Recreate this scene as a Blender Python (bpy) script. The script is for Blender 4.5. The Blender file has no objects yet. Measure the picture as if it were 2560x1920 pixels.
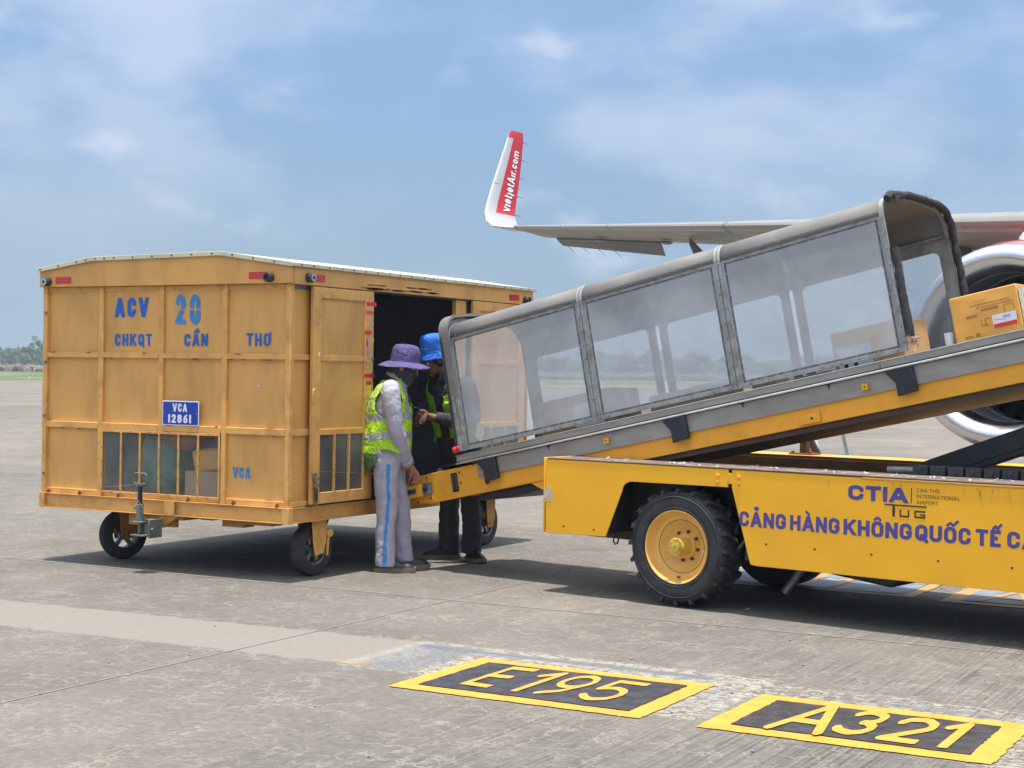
import bpy, bmesh, math, random
from mathutils import Vector, Matrix, noise
V = Vector
PI = math.pi
random.seed(7)
SC = bpy.context.scene
COL = SC.collection

# ------------------------------------------------------------------ camera
PHI = math.radians(29.0)
cam_d = bpy.data.cameras.new('camera')
cam = bpy.data.objects.new('camera', cam_d)
COL.objects.link(cam)
SC.camera = cam
pitch = math.atan(30.0 / 4010.0)
roll = math.radians(0.83)
fw = V((-math.sin(PHI) * math.cos(pitch), math.cos(PHI) * math.cos(pitch), -math.sin(pitch)))
r0 = V((math.cos(PHI), math.sin(PHI), 0))
u0 = r0.cross(fw)
RR = r0 * math.cos(roll) + u0 * math.sin(roll)
UU = -r0 * math.sin(roll) + u0 * math.cos(roll)
mw = Matrix((RR, UU, -fw)).transposed().to_4x4()
mw.translation = V((0, 0, 1.55))
cam.matrix_world = mw
cam_d.sensor_width = 36.0
cam_d.lens = 4010.0 / 2560.0 * 36.0
cam_d.clip_start = 0.1
cam_d.clip_end = 6000

# ------------------------------------------------------------------ sky, sun, exposure
SC.view_settings.view_transform = 'Standard'
SC.view_settings.look = 'None'
SC.view_settings.gamma = 1.0
SC.view_settings.exposure = 0.62
SC.render.engine = 'CYCLES'
cy = SC.cycles
cy.max_bounces = 5
cy.diffuse_bounces = 3
cy.use_adaptive_sampling = True
cy.adaptive_threshold = 0.025
cy.use_denoising = True
cy.glossy_bounces = 2
cy.transmission_bounces = 3
cy.transparent_max_bounces = 10
cy.volume_bounces = 0
cy.caustics_reflective = False
cy.caustics_refractive = False
SUN_EL = math.radians(86.3)
SUN_AZ = math.radians(162.0)          # direction to the sun, seen from above, from +Y towards +X
world = bpy.data.worlds.new('World')
SC.world = world
world.use_nodes = True
wt = world.node_tree
wt.nodes.clear()
wo = wt.nodes.new('ShaderNodeOutputWorld')
bg = wt.nodes.new('ShaderNodeBackground')
sky = wt.nodes.new('ShaderNodeTexSky')
sky.sky_type = 'NISHITA'
sky.sun_disc = False
sky.sun_elevation = SUN_EL
sky.sun_rotation = SUN_AZ
sky.air_density = 1.1
sky.dust_density = 1.6
sky.ozone_density = 1.2
bg.inputs['Strength'].default_value = 0.115


def wnode(t, **k):
    n = wt.nodes.new(t)
    for a, b in k.items():
        setattr(n, a, b)
    return n


tc = wnode('ShaderNodeTexCoord')
mp = wnode('ShaderNodeMapping')
mp.inputs['Scale'].default_value = (3.2, 3.2, 6.0)
mp.inputs['Location'].default_value = (4.3, 1.7, 0.35)
wt.links.new(tc.outputs['Generated'], mp.inputs['Vector'])
n1 = wnode('ShaderNodeTexNoise')
n1.inputs['Scale'].default_value = 1.5
n1.inputs['Detail'].default_value = 5
n1.inputs['Roughness'].default_value = 0.5
n1.inputs['Distortion'].default_value = 0.35
wt.links.new(mp.outputs[0], n1.inputs['Vector'])
n2 = wnode('ShaderNodeTexNoise')
n2.inputs['Scale'].default_value = 4.2
n2.inputs['Detail'].default_value = 6
n2.inputs['Roughness'].default_value = 0.55
wt.links.new(mp.outputs[0], n2.inputs['Vector'])
mx = wnode('ShaderNodeMath', operation='MULTIPLY_ADD')
wt.links.new(n2.outputs['Fac'], mx.inputs[0])
mx.inputs[1].default_value = 0.40
wt.links.new(n1.outputs['Fac'], mx.inputs[2])
cr = wnode('ShaderNodeValToRGB')
cr.color_ramp.interpolation = 'EASE'
cr.color_ramp.elements[0].position = 0.54
cr.color_ramp.elements[0].color = (0, 0, 0, 1)
cr.color_ramp.elements[1].position = 0.90
cr.color_ramp.elements[1].color = (1, 1, 1, 1)
wt.links.new(mx.outputs[0], cr.inputs[0])
# haze layer: pale blue low down, whiter cloud overhead, brightened to lift upright faces
sep = wnode('ShaderNodeSeparateXYZ')
wt.links.new(tc.outputs['Generated'], sep.inputs[0])
el = wnode('ShaderNodeValToRGB')
el.color_ramp.interpolation = 'EASE'
e = el.color_ramp.elements
e[0].position = 0.0
e[0].color = (1.60, 2.42, 3.30, 1)
e[1].position = 0.22
e[1].color = (1.50, 2.50, 4.15, 1)
e2 = e.new(0.75)
e2.color = (6.0, 6.8, 7.8, 1)
wt.links.new(sep.outputs['Z'], el.inputs[0])
cl = wnode('ShaderNodeValToRGB')
cl.color_ramp.interpolation = 'EASE'
e = cl.color_ramp.elements
e[0].position = 0.0
e[0].color = (2.05, 2.75, 3.5, 1)
e[1].position = 0.2
e[1].color = (3.15, 3.85, 5.05, 1)
e2 = e.new(0.75)
e2.color = (9.0, 9.2, 9.6, 1)
wt.links.new(sep.outputs['Z'], cl.inputs[0])
m1 = wnode('ShaderNodeMixRGB')
m1.inputs[0].default_value = 0.85
wt.links.new(sky.outputs[0], m1.inputs[1])
wt.links.new(el.outputs[0], m1.inputs[2])
m2 = wnode('ShaderNodeMixRGB')
wt.links.new(cr.outputs[0], m2.inputs[0])
wt.links.new(m1.outputs[0], m2.inputs[1])
wt.links.new(cl.outputs[0], m2.inputs[2])
# small white puffs low in the haze
n3 = wnode('ShaderNodeTexNoise')
n3.inputs['Scale'].default_value = 3.6
n3.inputs['Detail'].default_value = 4
n3.inputs['Roughness'].default_value = 0.5
wt.links.new(mp.outputs[0], n3.inputs['Vector'])
c3 = wnode('ShaderNodeValToRGB')
c3.color_ramp.interpolation = 'EASE'
c3.color_ramp.elements[0].position = 0.585
c3.color_ramp.elements[0].color = (0, 0, 0, 1)
c3.color_ramp.elements[1].position = 0.76
c3.color_ramp.elements[1].color = (.62, .62, .62, 1)
wt.links.new(n3.outputs['Fac'], c3.inputs[0])
m3 = wnode('ShaderNodeMixRGB')
wt.links.new(c3.outputs[0], m3.inputs[0])
wt.links.new(m2.outputs[0], m3.inputs[1])
m3.inputs[2].default_value = (4.0, 4.45, 5.4, 1)
wt.links.new(m3.outputs[0], bg.inputs['Color'])
wt.links.new(bg.outputs[0], wo.inputs['Surface'])

sd = bpy.data.lights.new('sun', 'SUN')
sd.energy = 3.7
sd.angle = math.radians(1.6)
sd.color = (1.0, 0.955, 0.89)
sun = bpy.data.objects.new('sun', sd)
COL.objects.link(sun)
sdir = V((math.sin(SUN_AZ) * math.cos(SUN_EL), math.cos(SUN_AZ) * math.cos(SUN_EL), math.sin(SUN_EL)))
sun.rotation_euler = sdir.to_track_quat('Z', 'Y').to_euler()
sun.location = (0, 0, 60)


# ------------------------------------------------------------------ materials
def new_mat(name):
    m = bpy.data.materials.new(name)
    m.use_nodes = True
    nt = m.node_tree
    return m, nt, nt.nodes['Principled BSDF']


def nn(nt, t, **k):
    n = nt.nodes.new(t)
    for a, b in k.items():
        setattr(n, a, b)
    return n


def ramp(nt, src, stops, interp='LINEAR'):
    r = nn(nt, 'ShaderNodeValToRGB')
    r.color_ramp.interpolation = interp
    el = r.color_ramp.elements
    while len(el) < len(stops):
        el.new(0.5)
    for e, (p, c) in zip(el, stops):
        e.position = p
        e.color = (c, c, c, 1) if isinstance(c, (int, float)) else (*c, 1)
    nt.links.new(src, r.inputs[0])
    return r.outputs[0]


def noise_n(nt, vec, scale, detail=4, rough=0.55, dist=0.0):
    n = nn(nt, 'ShaderNodeTexNoise')
    n.inputs['Scale'].default_value = scale
    n.inputs['Detail'].default_value = min(detail, 3)
    n.inputs['Roughness'].default_value = rough
    n.inputs['Distortion'].default_value = dist
    nt.links.new(vec, n.inputs['Vector'])
    return n.outputs['Fac']


def mth(nt, op, a, b=None, c=None, clamp=False):
    n = nn(nt, 'ShaderNodeMath', operation=op, use_clamp=clamp)
    for i, s in enumerate((a, b, c)):
        if s is None:
            continue
        if isinstance(s, (int, float)):
            n.inputs[i].default_value = s
        else:
            nt.links.new(s, n.inputs[i])
    return n.outputs[0]


def mixc(nt, fac, a, b, mode='MIX'):
    n = nn(nt, 'ShaderNodeMixRGB', blend_type=mode)
    for i, s in enumerate((fac, a, b)):
        if isinstance(s, (int, float)):
            n.inputs[i].default_value = s if i == 0 else (s, s, s, 1)
        elif isinstance(s, tuple):
            n.inputs[i].default_value = (*s, 1)
        else:
            nt.links.new(s, n.inputs[i])
    return n.outputs[0]


def pos(nt, scale=(1, 1, 1)):
    t = nn(nt, 'ShaderNodeNewGeometry')
    m = nn(nt, 'ShaderNodeMapping')
    m.inputs['Scale'].default_value = scale
    nt.links.new(t.outputs['Position'], m.inputs['Vector'])
    return m.outputs[0]


def paint(name, col, rough=0.5, metal=0.0, var=0.12, vs=2.5, grime=None, gs=5.0, ga=0.35, bump=0.08, bs=45.0,
          stretch=(1, 1, 1), coat=0.0, chips=None, cs=14.0, ct=0.70, dent=0.0, spec=0.5):
    """painted or raw surface: tone variation, grime film, chips, fine relief"""
    m, nt, p = new_mat(name)
    P = pos(nt, stretch)
    f = noise_n(nt, P, vs, 5, 0.6)
    lo = tuple(c * (1 - var) for c in col)
    hi = tuple(min(1, c * (1 + var)) for c in col)
    c = ramp(nt, f, [(0.3, lo), (0.7, hi)])
    if grime:
        g = noise_n(nt, P, gs, 8, 0.65, 0.3)
        gf = ramp(nt, g, [(0.45, 0.0), (0.75, ga)])
        c = mixc(nt, gf, c, grime)
    if chips:
        g = noise_n(nt, P, cs, 7, 0.7, 0.4)
        gf = ramp(nt, g, [(ct, 0.0), (ct + 0.02, 1.0)])
        c = mixc(nt, gf, c, chips)
    nt.links.new(c, p.inputs['Base Color'])
    p.inputs['Metallic'].default_value = metal
    rr = ramp(nt, f, [(0.3, max(0.02, rough - 0.08)), (0.7, min(1, rough + 0.1))])
    nt.links.new(rr, p.inputs['Roughness'])
    p.inputs['Coat Weight'].default_value = coat
    p.inputs['Specular IOR Level'].default_value = spec
    if bump or dent:
        h = noise_n(nt, P, bs, 2, 0.6)
        b = nn(nt, 'ShaderNodeBump')
        b.inputs['Strength'].default_value = 1.0
        b.inputs['Distance'].default_value = 0.004 * bump
        nt.links.new(h, b.inputs['Height'])
        if dent:
            h2 = noise_n(nt, P, 3.0, 2, 0.5)
            b2 = nn(nt, 'ShaderNodeBump')
            b2.inputs['Strength'].default_value = 1.0
            b2.inputs['Distance'].default_value = 0.02 * dent
            nt.links.new(h2, b2.inputs['Height'])
            nt.links.new(b.outputs[0], b2.inputs['Normal'])
            b = b2
        nt.links.new(b.outputs[0], p.inputs['Normal'])
    return m


def plastic_sheet(name, tint, opac, ostops, scratch=0.25, rough=0.35):
    """dull clear sheet: part see-through, part milky film with scratches and dust"""
    m, nt, p = new_mat(name)
    P = pos(nt)
    p.inputs['Base Color'].default_value = (*tint, 1)
    p.inputs['Roughness'].default_value = rough
    p.inputs['Specular IOR Level'].default_value = 0.5
    f = noise_n(nt, P, 2.3, 5, 0.6, 0.4)
    a = ramp(nt, f, [(0.3, ostops[0]), (0.7, ostops[1])])
    s = noise_n(nt, pos(nt, (5, 5, 60)), 1.5, 6, 0.75, 1.2)
    sf = ramp(nt, s, [(0.66, 0.0), (0.72, scratch)])
    tot = mth(nt, 'ADD', a, sf, clamp=True)
    tr = nn(nt, 'ShaderNodeBsdfTransparent')
    tr.inputs['Color'].default_value = (*opac, 1)
    mx = nn(nt, 'ShaderNodeMixShader')
    nt.links.new(tot, mx.inputs[0])
    nt.links.new(tr.outputs[0], mx.inputs[1])
    nt.links.new(p.outputs[0], mx.inputs[2])
    nt.links.new(mx.outputs[0], nt.nodes['Material Output'].inputs['Surface'])
    h = noise_n(nt, P, 3, 1.5)
    b = nn(nt, 'ShaderNodeBump')
    b.inputs['Distance'].default_value = 0.006
    nt.links.new(h, b.inputs['Height'])
    nt.links.new(b.outputs[0], p.inputs['Normal'])
    return m


def cloth(name, col, var=0.12, bump=1.0, rough=0.85, vs=6.0, sheen=0.0, fold=1.0):
    m, nt, p = new_mat(name)
    P = pos(nt)
    f = noise_n(nt, P, vs, 5, 0.6)
    c = ramp(nt, f, [(0.3, tuple(x * (1 - var) for x in col)), (0.7, tuple(min(1, x * (1 + var)) for x in col))])
    nt.links.new(c, p.inputs['Base Color'])
    p.inputs['Roughness'].default_value = rough
    p.inputs['Sheen Weight'].default_value = sheen
    P2 = pos(nt, (1, 1, 0.7))
    h = noise_n(nt, P2, 16, 3, 0.5, 1.6)
    b = nn(nt, 'ShaderNodeBump')
    b.inputs['Distance'].default_value = 0.02 * fold
    nt.links.new(h, b.inputs['Height'])
    h2 = noise_n(nt, P, 400, 2)
    b2 = nn(nt, 'ShaderNodeBump')
    b2.inputs['Distance'].default_value = 0.0008 * bump
    nt.links.new(h2, b2.inputs['Height'])
    nt.links.new(b.outputs[0], b2.inputs['Normal'])
    nt.links.new(b2.outputs[0], p.inputs['Normal'])
    return m


M = {}
M['mustard'] = paint('mustard_paint', (0.75, 0.40, 0.112), 0.5, var=0.08, vs=1.8, grime=(0.36, 0.18, 0.055), gs=3.0,
                     ga=0.5, stretch=(1, 1, 0.45), dent=0.5, chips=(0.20, 0.10, 0.05), cs=30, ct=0.76)
M['mustard_edge'] = paint('mustard_rail_paint', (0.79, 0.43, 0.122), 0.45, var=0.08, grime=(0.34, 0.15, 0.05), gs=7,
                          ga=0.55, chips=(0.16, 0.07, 0.04), cs=24, ct=0.72)
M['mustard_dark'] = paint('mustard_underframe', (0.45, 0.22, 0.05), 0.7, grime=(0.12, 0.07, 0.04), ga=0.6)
M['roof_cream'] = paint('cream_roof_sheet', (0.66, 0.64, 0.47), 0.5, grime=(0.35, 0.3, 0.18), ga=0.5)
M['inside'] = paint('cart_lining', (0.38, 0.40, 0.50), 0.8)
M['yellow'] = paint('loader_yellow', (1.0, 0.50, 0.024), 0.38, var=0.03, vs=1.2, grime=(0.62, 0.30, 0.03), gs=2.5, ga=0.2, spec=0.35,
                    coat=0.06, bump=0.03, dent=0.22, chips=(0.12, 0.08, 0.05), cs=20, ct=0.80)
M['yellow_conv'] = paint('conveyor_yellow', (0.92, 0.42, 0.03), 0.4, var=0.06, grime=(0.5, 0.25, 0.04), ga=0.5, bump=0.04)
M['rim'] = paint('rim_yellow', (0.90, 0.52, 0.13), 0.42, var=0.05, grime=(0.5, 0.25, 0.08), gs=8, ga=0.4,
                 chips=(0.45, 0.42, 0.38), cs=12, ct=0.73)
M['hub'] = paint('hub_yellow', (0.70, 0.50, 0.07), 0.5, grime=(0.25, 0.12, 0.04), gs=20, ga=0.8)
M['rubber'] = paint('tyre_rubber', (0.035, 0.038, 0.043), 0.82, var=0.25, vs=6, grime=(0.12, 0.11, 0.10), gs=9, ga=0.4, bump=0.3)
M['black'] = paint('black_plastic', (0.018, 0.02, 0.028), 0.5, var=0.2)
M['black_steel'] = paint('black_steel', (0.03, 0.033, 0.042), 0.45, var=0.2, grime=(0.09, 0.08, 0.07), gs=6, ga=0.5)
M['deck'] = paint('worn_deck', (0.15, 0.10, 0.085), 0.6, var=0.25, vs=8, grime=(0.42, 0.38, 0.34), gs=7, ga=0.8,
                  chips=(0.62, 0.58, 0.5), cs=9, ct=0.62, stretch=(1, 3, 1))
M['dark_brown'] = paint('dark_brown_steel', (0.07, 0.045, 0.03), 0.6, grime=(0.14, 0.1, 0.07), ga=0.5)
M['grey_metal'] = paint('grey_sheet_metal', (0.36, 0.345, 0.32), 0.45, metal=0.25, var=0.08, vs=3, grime=(0.20, 0.18, 0.15), gs=5,
                        ga=0.6, stretch=(0.6, 1, 1.6))
M['roof_grey'] = paint('canopy_roof_sheet', (0.185, 0.182, 0.178), 0.62, var=0.05, vs=1.5, grime=(0.30, 0.27, 0.22), gs=3, ga=0.5, dent=0.25)
M['frame_grey'] = paint('canopy_frame', (0.34, 0.36, 0.355), 0.5, metal=0.2, var=0.1, grime=(0.12, 0.11, 0.10), gs=11, ga=0.7)
M['alu'] = paint('bright_aluminium', (0.80, 0.82, 0.84), 0.22, metal=0.9, var=0.05, grime=(0.4, 0.36, 0.3), gs=15, ga=0.4)
M['gasket'] = paint('grimy_gasket', (0.10, 0.10, 0.12), 0.8, grime=(0.35, 0.34, 0.33), gs=30, ga=0.8)
M['foam'] = paint('black_foam', (0.035, 0.035, 0.045), 0.95, var=0.3, vs=20, bump=0.8, bs=70, grime=(0.12, 0.11, 0.10), gs=30, ga=0.5)
M['steel'] = paint('worn_steel', (0.30, 0.31, 0.30), 0.45, metal=0.7, grime=(0.10, 0.08, 0.06), gs=18, ga=0.7)
M['hitch_grey'] = paint('hitch_grey_paint', (0.17, 0.20, 0.18), 0.5, var=0.2, grime=(0.07, 0.06, 0.05), gs=14, ga=0.7)
M['rust'] = paint('rusty_bolt', (0.17, 0.075, 0.05), 0.8, var=0.3)
M['blue_let'] = paint('blue_lettering', (0.012, 0.13, 0.52), 0.5, var=0.1, chips=(0.6, 0.33, 0.08), cs=40, ct=0.78)
M['blue_let2'] = paint('light_blue_stencil', (0.05, 0.25, 0.62), 0.55, var=0.18, vs=14, chips=(0.6, 0.33, 0.08), cs=40, ct=0.75)
M['violet_let'] = paint('violet_lettering', (0.075, 0.065, 0.30), 0.45, var=0.06)
M['dark_let'] = paint('dark_lettering', (0.045, 0.03, 0.02), 0.5)
M['plate_blue'] = paint('number_plate_blue', (0.012, 0.05, 0.42), 0.3, var=0.04, bump=0.02)
M['white'] = paint('white_paint', (0.82, 0.83, 0.85), 0.4, var=0.04, bump=0.02)
M['reflector'] = paint('red_reflector', (0.62, 0.045, 0.06), 0.25, var=0.06)
M['sticker_red'] = paint('red_sticker', (0.75, 0.03, 0.05), 0.4, var=0.1)
M['sticker_pink'] = paint('pink_sticker', (0.85, 0.05, 0.22), 0.4, var=0.1)
M['residue'] = paint('tape_residue', (0.62, 0.56, 0.45), 0.6, var=0.2, vs=30, chips=(0.42, 0.33, 0.22), cs=40, ct=0.55)
M['scrape'] = paint('scraped_brown_primer', (0.26, 0.12, 0.085), 0.8, var=0.2)
M['pale'] = paint('pale_grey_plastic', (0.55, 0.54, 0.50), 0.5, var=0.06)
M['pad_ring'] = paint('blue_grey_washer', (0.30, 0.42, 0.46), 0.5)
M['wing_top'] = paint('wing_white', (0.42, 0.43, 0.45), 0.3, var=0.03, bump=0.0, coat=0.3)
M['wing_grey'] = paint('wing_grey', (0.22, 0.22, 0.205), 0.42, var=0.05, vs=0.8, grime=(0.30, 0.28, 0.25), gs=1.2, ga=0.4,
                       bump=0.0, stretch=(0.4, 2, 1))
M['slat_metal'] = paint('slat_metal', (0.33, 0.32, 0.30), 0.33, metal=0.35, var=0.04, bump=0.0)
M['aileron'] = paint('aileron_grey', (0.17, 0.175, 0.185), 0.5, var=0.05, bump=0.0)
M['red_paint'] = paint('aircraft_red', (0.50, 0.006, 0.016), 0.4, var=0.05, bump=0.0, coat=0.1)
M['pink_red'] = paint('engine_cowl_red', (0.85, 0.10, 0.12), 0.18, var=0.04, bump=0.0, coat=1.0)
M['lip'] = paint('polished_lip', (0.72, 0.73, 0.76), 0.30, metal=1.0, var=0.02, bump=0.0)
M['duct'] = paint('inlet_duct', (0.14, 0.15, 0.18), 0.55, var=0.08, bump=0.0)
M['fan'] = paint('fan_blade', (0.06, 0.07, 0.085), 0.32, metal=0.8, var=0.1, bump=0.0)
M['card'] = paint('cardboard', (0.50, 0.33, 0.17), 0.75, var=0.08, grime=(0.36, 0.22, 0.11), ga=0.4)
M['card_orange'] = paint('taped_carton', (0.66, 0.36, 0.12), 0.4, var=0.08, coat=0.3, chips=(0.8, 0.76, 0.66), cs=7, ct=0.66)
M['card_gold'] = paint('gold_taped_carton', (0.86, 0.42, 0.065), 0.30, var=0.08, vs=5, grime=(0.55, 0.28, 0.05), gs=4, ga=0.5, coat=0.6,
                       dent=0.8, bump=0.2, bs=25)
M['card_tan'] = paint('plain_carton', (0.48, 0.36, 0.24), 0.75, var=0.06)
M['faint_print'] = paint('faint_carton_print', (0.36, 0.20, 0.05), 0.5, var=0.3, vs=40)
M['label_white'] = paint('white_label', (0.78, 0.78, 0.84), 0.5, var=0.04)
M['purple_hat'] = cloth('purple_cotton', (0.105, 0.085, 0.23))
M['blue_hat'] = cloth('blue_cotton', (0.035, 0.21, 0.80))
M['shirt'] = cloth('lavender_grey_twill', (0.47, 0.45, 0.535), 0.04, fold=.55)
M['dark_cloth'] = cloth('dark_navy_twill', (0.05, 0.05, 0.068), 0.12, fold=.7)
M['mask'] = cloth('dark_face_mask', (0.055, 0.065, 0.085))
M['hi_vis'] = cloth('hi_vis_lime', (0.50, 0.86, 0.03), 0.06, fold=1.8)
M['hi_vis2'] = cloth('hi_vis_green', (0.27, 0.62, 0.04), 0.08, fold=1.6)
M['silver_band'] = cloth('silver_reflective_band', (0.42, 0.45, 0.45), 0.12, rough=0.45, fold=1.6)
M['green_mesh'] = cloth('green_mesh', (0.10, 0.22, 0.07))
M['piping'] = cloth('black_piping', (0.02, 0.03, 0.025))
M['stripe_blue'] = cloth('sky_blue_stripe', (0.06, 0.30, 0.72), 0.06)
M['skin'] = paint('skin', (0.46, 0.22, 0.145), 0.5, var=0.12, vs=12, bump=0.15, bs=90)
M['skin_dark'] = paint('tanned_skin', (0.21, 0.105, 0.075), 0.5, var=0.12, vs=12, bump=0.15, bs=90)
M['hair'] = paint('black_hair', (0.012, 0.01, 0.01), 0.5, bump=1.0, bs=150, stretch=(1, 1, 0.2))
M['shoe'] = paint('black_leather', (0.025, 0.027, 0.032), 0.38, var=0.2, bump=0.15)
M['sole'] = paint('rubber_sole', (0.20, 0.17, 0.11), 0.8, var=0.2)
M['lens'] = paint('dark_lens', (0.02, 0.02, 0.025), 0.15, bump=0)
M['leaf'] = paint('far_foliage', (0.040, 0.085, 0.028), 0.8, var=0.35, vs=0.12, bump=0, grime=(0.08, 0.13, 0.03), gs=0.05, ga=0.7)
M['bark'] = paint('bark', (0.10, 0.08, 0.06), 0.9)
M['reed'] = paint('dry_reeds', (0.15, 0.12, 0.09), 0.9, var=0.3, vs=0.05, bump=0, grime=(0.1, 0.1, 0.05), gs=0.1, ga=0.5)
M['cone'] = paint('cone_orange', (0.85, 0.10, 0.03), 0.5)
M['ladder'] = paint('ladder_aluminium', (0.40, 0.42, 0.44), 0.4, metal=0.5)
M['hose'] = paint('blue_black_hose', (0.02, 0.035, 0.06), 0.5)
M['mark_yellow'] = paint('marking_yellow', (0.66, 0.32, 0.04), 0.6, var=0.10, vs=9, grime=(0.50, 0.30, 0.06), gs=8, ga=0.6,
                         chips=(0.30, 0.26, 0.19), cs=50, ct=0.665, bump=0.6, bs=60)
M['mark_black'] = paint('marking_black', (0.03, 0.032, 0.042), 0.42, var=0.3, vs=9, grime=(0.075, 0.075, 0.085), gs=14, ga=0.8,
                        chips=(0.2, 0.19, 0.17), cs=45, ct=0.70, bump=0.9, bs=40)
M['mark_blue'] = paint('marking_faded_blue', (0.14, 0.18, 0.25), 0.6, var=0.2, vs=10, grime=(0.35, 0.33, 0.3), gs=6, ga=0.9)
M['mark_orange'] = paint('marking_faded_orange', (0.50, 0.27, 0.09), 0.6, var=0.2, vs=10, grime=(0.28, 0.25, 0.2), gs=6, ga=0.9)
M['sealant'] = paint('joint_sealant', (0.26, 0.25, 0.235), 0.8, var=0.15)
M['film'] = plastic_sheet('hazy_canopy_film', (0.76, 0.81, 0.87), (0.90, 0.92, 0.93), (0.38, 0.53), 0.14)
M['film_far'] = plastic_sheet('clear_canopy_film', (0.75, 0.80, 0.84), (0.93, 0.95, 0.96), (0.14, 0.26), 0.08)
M['pane'] = plastic_sheet('dull_cart_window', (0.36, 0.35, 0.33), (0.88, 0.88, 0.88), (0.14, 0.42), 0.3, rough=0.2)


# ------------------------------------------------------------------ mesh helpers
class MB:
    def __init__(s, mtx=None):
        s.v, s.f, s.m, s.mtx = [], [], [], mtx

    def add(s, vs, fs, mi=0):
        o = len(s.v)
        for p in vs:
            p = V(p)
            s.v.append(s.mtx @ p if s.mtx else p)
        for f in fs:
            s.f.append([i + o for i in f])
            s.m.append(mi)
        return s

    def box(s, x0, x1, y0, y1, z0, z1, mi=0):
        return s.add([(x0, y0, z0), (x1, y0, z0), (x1, y1, z0), (x0, y1, z0), (x0, y0, z1), (x1, y0, z1), (x1, y1, z1), (x0, y1, z1)],
                     [(0, 3, 2, 1), (4, 5, 6, 7), (0, 1, 5, 4), (1, 2, 6, 5), (2, 3, 7, 6), (3, 0, 4, 7)], mi)

    def obox(s, c, ax, ay, az, mi=0):
        c, ax, ay, az = V(c), V(ax), V(ay), V(az)
        vs = [c + ax * i + ay * j + az * k for k in (-1, 1) for j in (-1, 1) for i in (-1, 1)]
        return s.add(vs, [(0, 2, 3, 1), (4, 5, 7, 6), (0, 1, 5, 4), (1, 3, 7, 5), (3, 2, 6, 7), (2, 0, 4, 6)], mi)

    def prism(s, poly, d, mi=0, closed=True):
        """poly: list of 3d points, d: extrusion vector"""
        d = V(d)
        n = len(poly)
        vs = [V(p) for p in poly] + [V(p) + d for p in poly]
        fs = [tuple(range(n))[::-1], tuple(range(n, 2 * n))]
        fs += [(i, (i + 1) % n, n + (i + 1) % n, n + i) for i in range(n)]
        return s.add(vs, fs, mi)

    def bar(s, a, b, w, h, up=(0, 0, 1), mi=0):
        a, b, up = V(a), V(b), V(up)
        d = (b - a)
        x = d.cross(up).normalized()
        z = x.cross(d).normalized()
        return s.obox((a + b) / 2, x * w / 2, d / 2, z * h / 2, mi)

    def tube(s, pts, r, n=10, mi=0, cap=True, closed=False):
        pts = [V(p) for p in pts]
        rs = r if isinstance(r, (list, tuple)) else [r] * len(pts)
        T = []
        m = len(pts)
        for i in range(m):
            if closed:
                t = pts[(i + 1) % m] - pts[i - 1]
            else:
                t = pts[min(i + 1, m - 1)] - pts[max(i - 1, 0)]
            T.append(t.normalized())
        ref = V((0, 0, 1)) if abs(T[0].z) < 0.9 else V((1, 0, 0))
        nx = T[0].cross(ref).normalized()
        vs = []
        for i in range(m):
            nx = (nx - T[i] * nx.dot(T[i])).normalized()
            ny = T[i].cross(nx)
            for k in range(n):
                a = 2 * PI * k / n
                vs.append(pts[i] + (nx * math.cos(a) + ny * math.sin(a)) * rs[i])
        fs = []
        for i in range(m if closed else m - 1):
            j = (i + 1) % m
            for k in range(n):
                fs.append((i * n + k, i * n + (k + 1) % n, j * n + (k + 1) % n, j * n + k))
        if cap and not closed:
            fs.append(tuple(range(n))[::-1])
            fs.append(tuple((m - 1) * n + k for k in range(n)))
        return s.add(vs, fs, mi)

    def cyl(s, a, b, r, n=16, mi=0):
        return s.tube([a, b], r, n, mi)

    def lathe(s, prof, c, ax, n=32, mi=0, ms=None, a0=0.0, a1=2 * PI):
        """prof: (radius, height along axis) list; open profile"""
        ax = V(ax).normalized()
        ref = V((0, 0, 1)) if abs(ax.z) < 0.9 else V((1, 0, 0))
        nx = ax.cross(ref).normalized()
        ny = ax.cross(nx)
        c = V(c)
        vs, fs = [], []
        for (r, h) in prof:
            for k in range(n):
                a = 2 * PI * k / n
                vs.append(c + ax * h + (nx * math.cos(a) + ny * math.sin(a)) * r)
        o = len(s.f)
        for i in range(len(prof) - 1):
            for k in range(n):
                fs.append((i * n + k, i * n + (k + 1) % n, (i + 1) * n + (k + 1) % n, (i + 1) * n + k))
        s.add(vs, fs, mi)
        if ms:
            for i in range(len(prof) - 1):
                for k in range(n):
                    s.m[o + i * n + k] = ms[i]
        return s

    def loft(s, rings, mi=0, cap=True, closed=True):
        n = len(rings[0])
        vs = [p for r in rings for p in r]
        fs = []
        for i in range(len(rings) - 1):
            for k in range(n if closed else n - 1):
                fs.append((i * n + k, i * n + (k + 1) % n, (i + 1) * n + (k + 1) % n, (i + 1) * n + k))
        if cap:
            fs.append(tuple(range(n))[::-1])
            fs.append(tuple((len(rings) - 1) * n + k for k in range(n)))
        return s.add(vs, fs, mi)

    def ico(s, c, r, sub=2, mi=0, jit=0.0):
        bm = bmesh.new()
        bmesh.ops.create_icosphere(bm, subdivisions=sub, radius=1)
        rv = V(r) if isinstance(r, (tuple, list, Vector)) else V((r, r, r))
        vs = []
        for v in bm.verts:
            k = 1 + (random.random() - 0.5) * jit
            vs.append(V(c) + V((v.co.x * rv.x, v.co.y * rv.y, v.co.z * rv.z)) * k)
        fs = [[v.index for v in f.verts] for f in bm.faces]
        bm.free()
        return s.add(vs, fs, mi)

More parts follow.
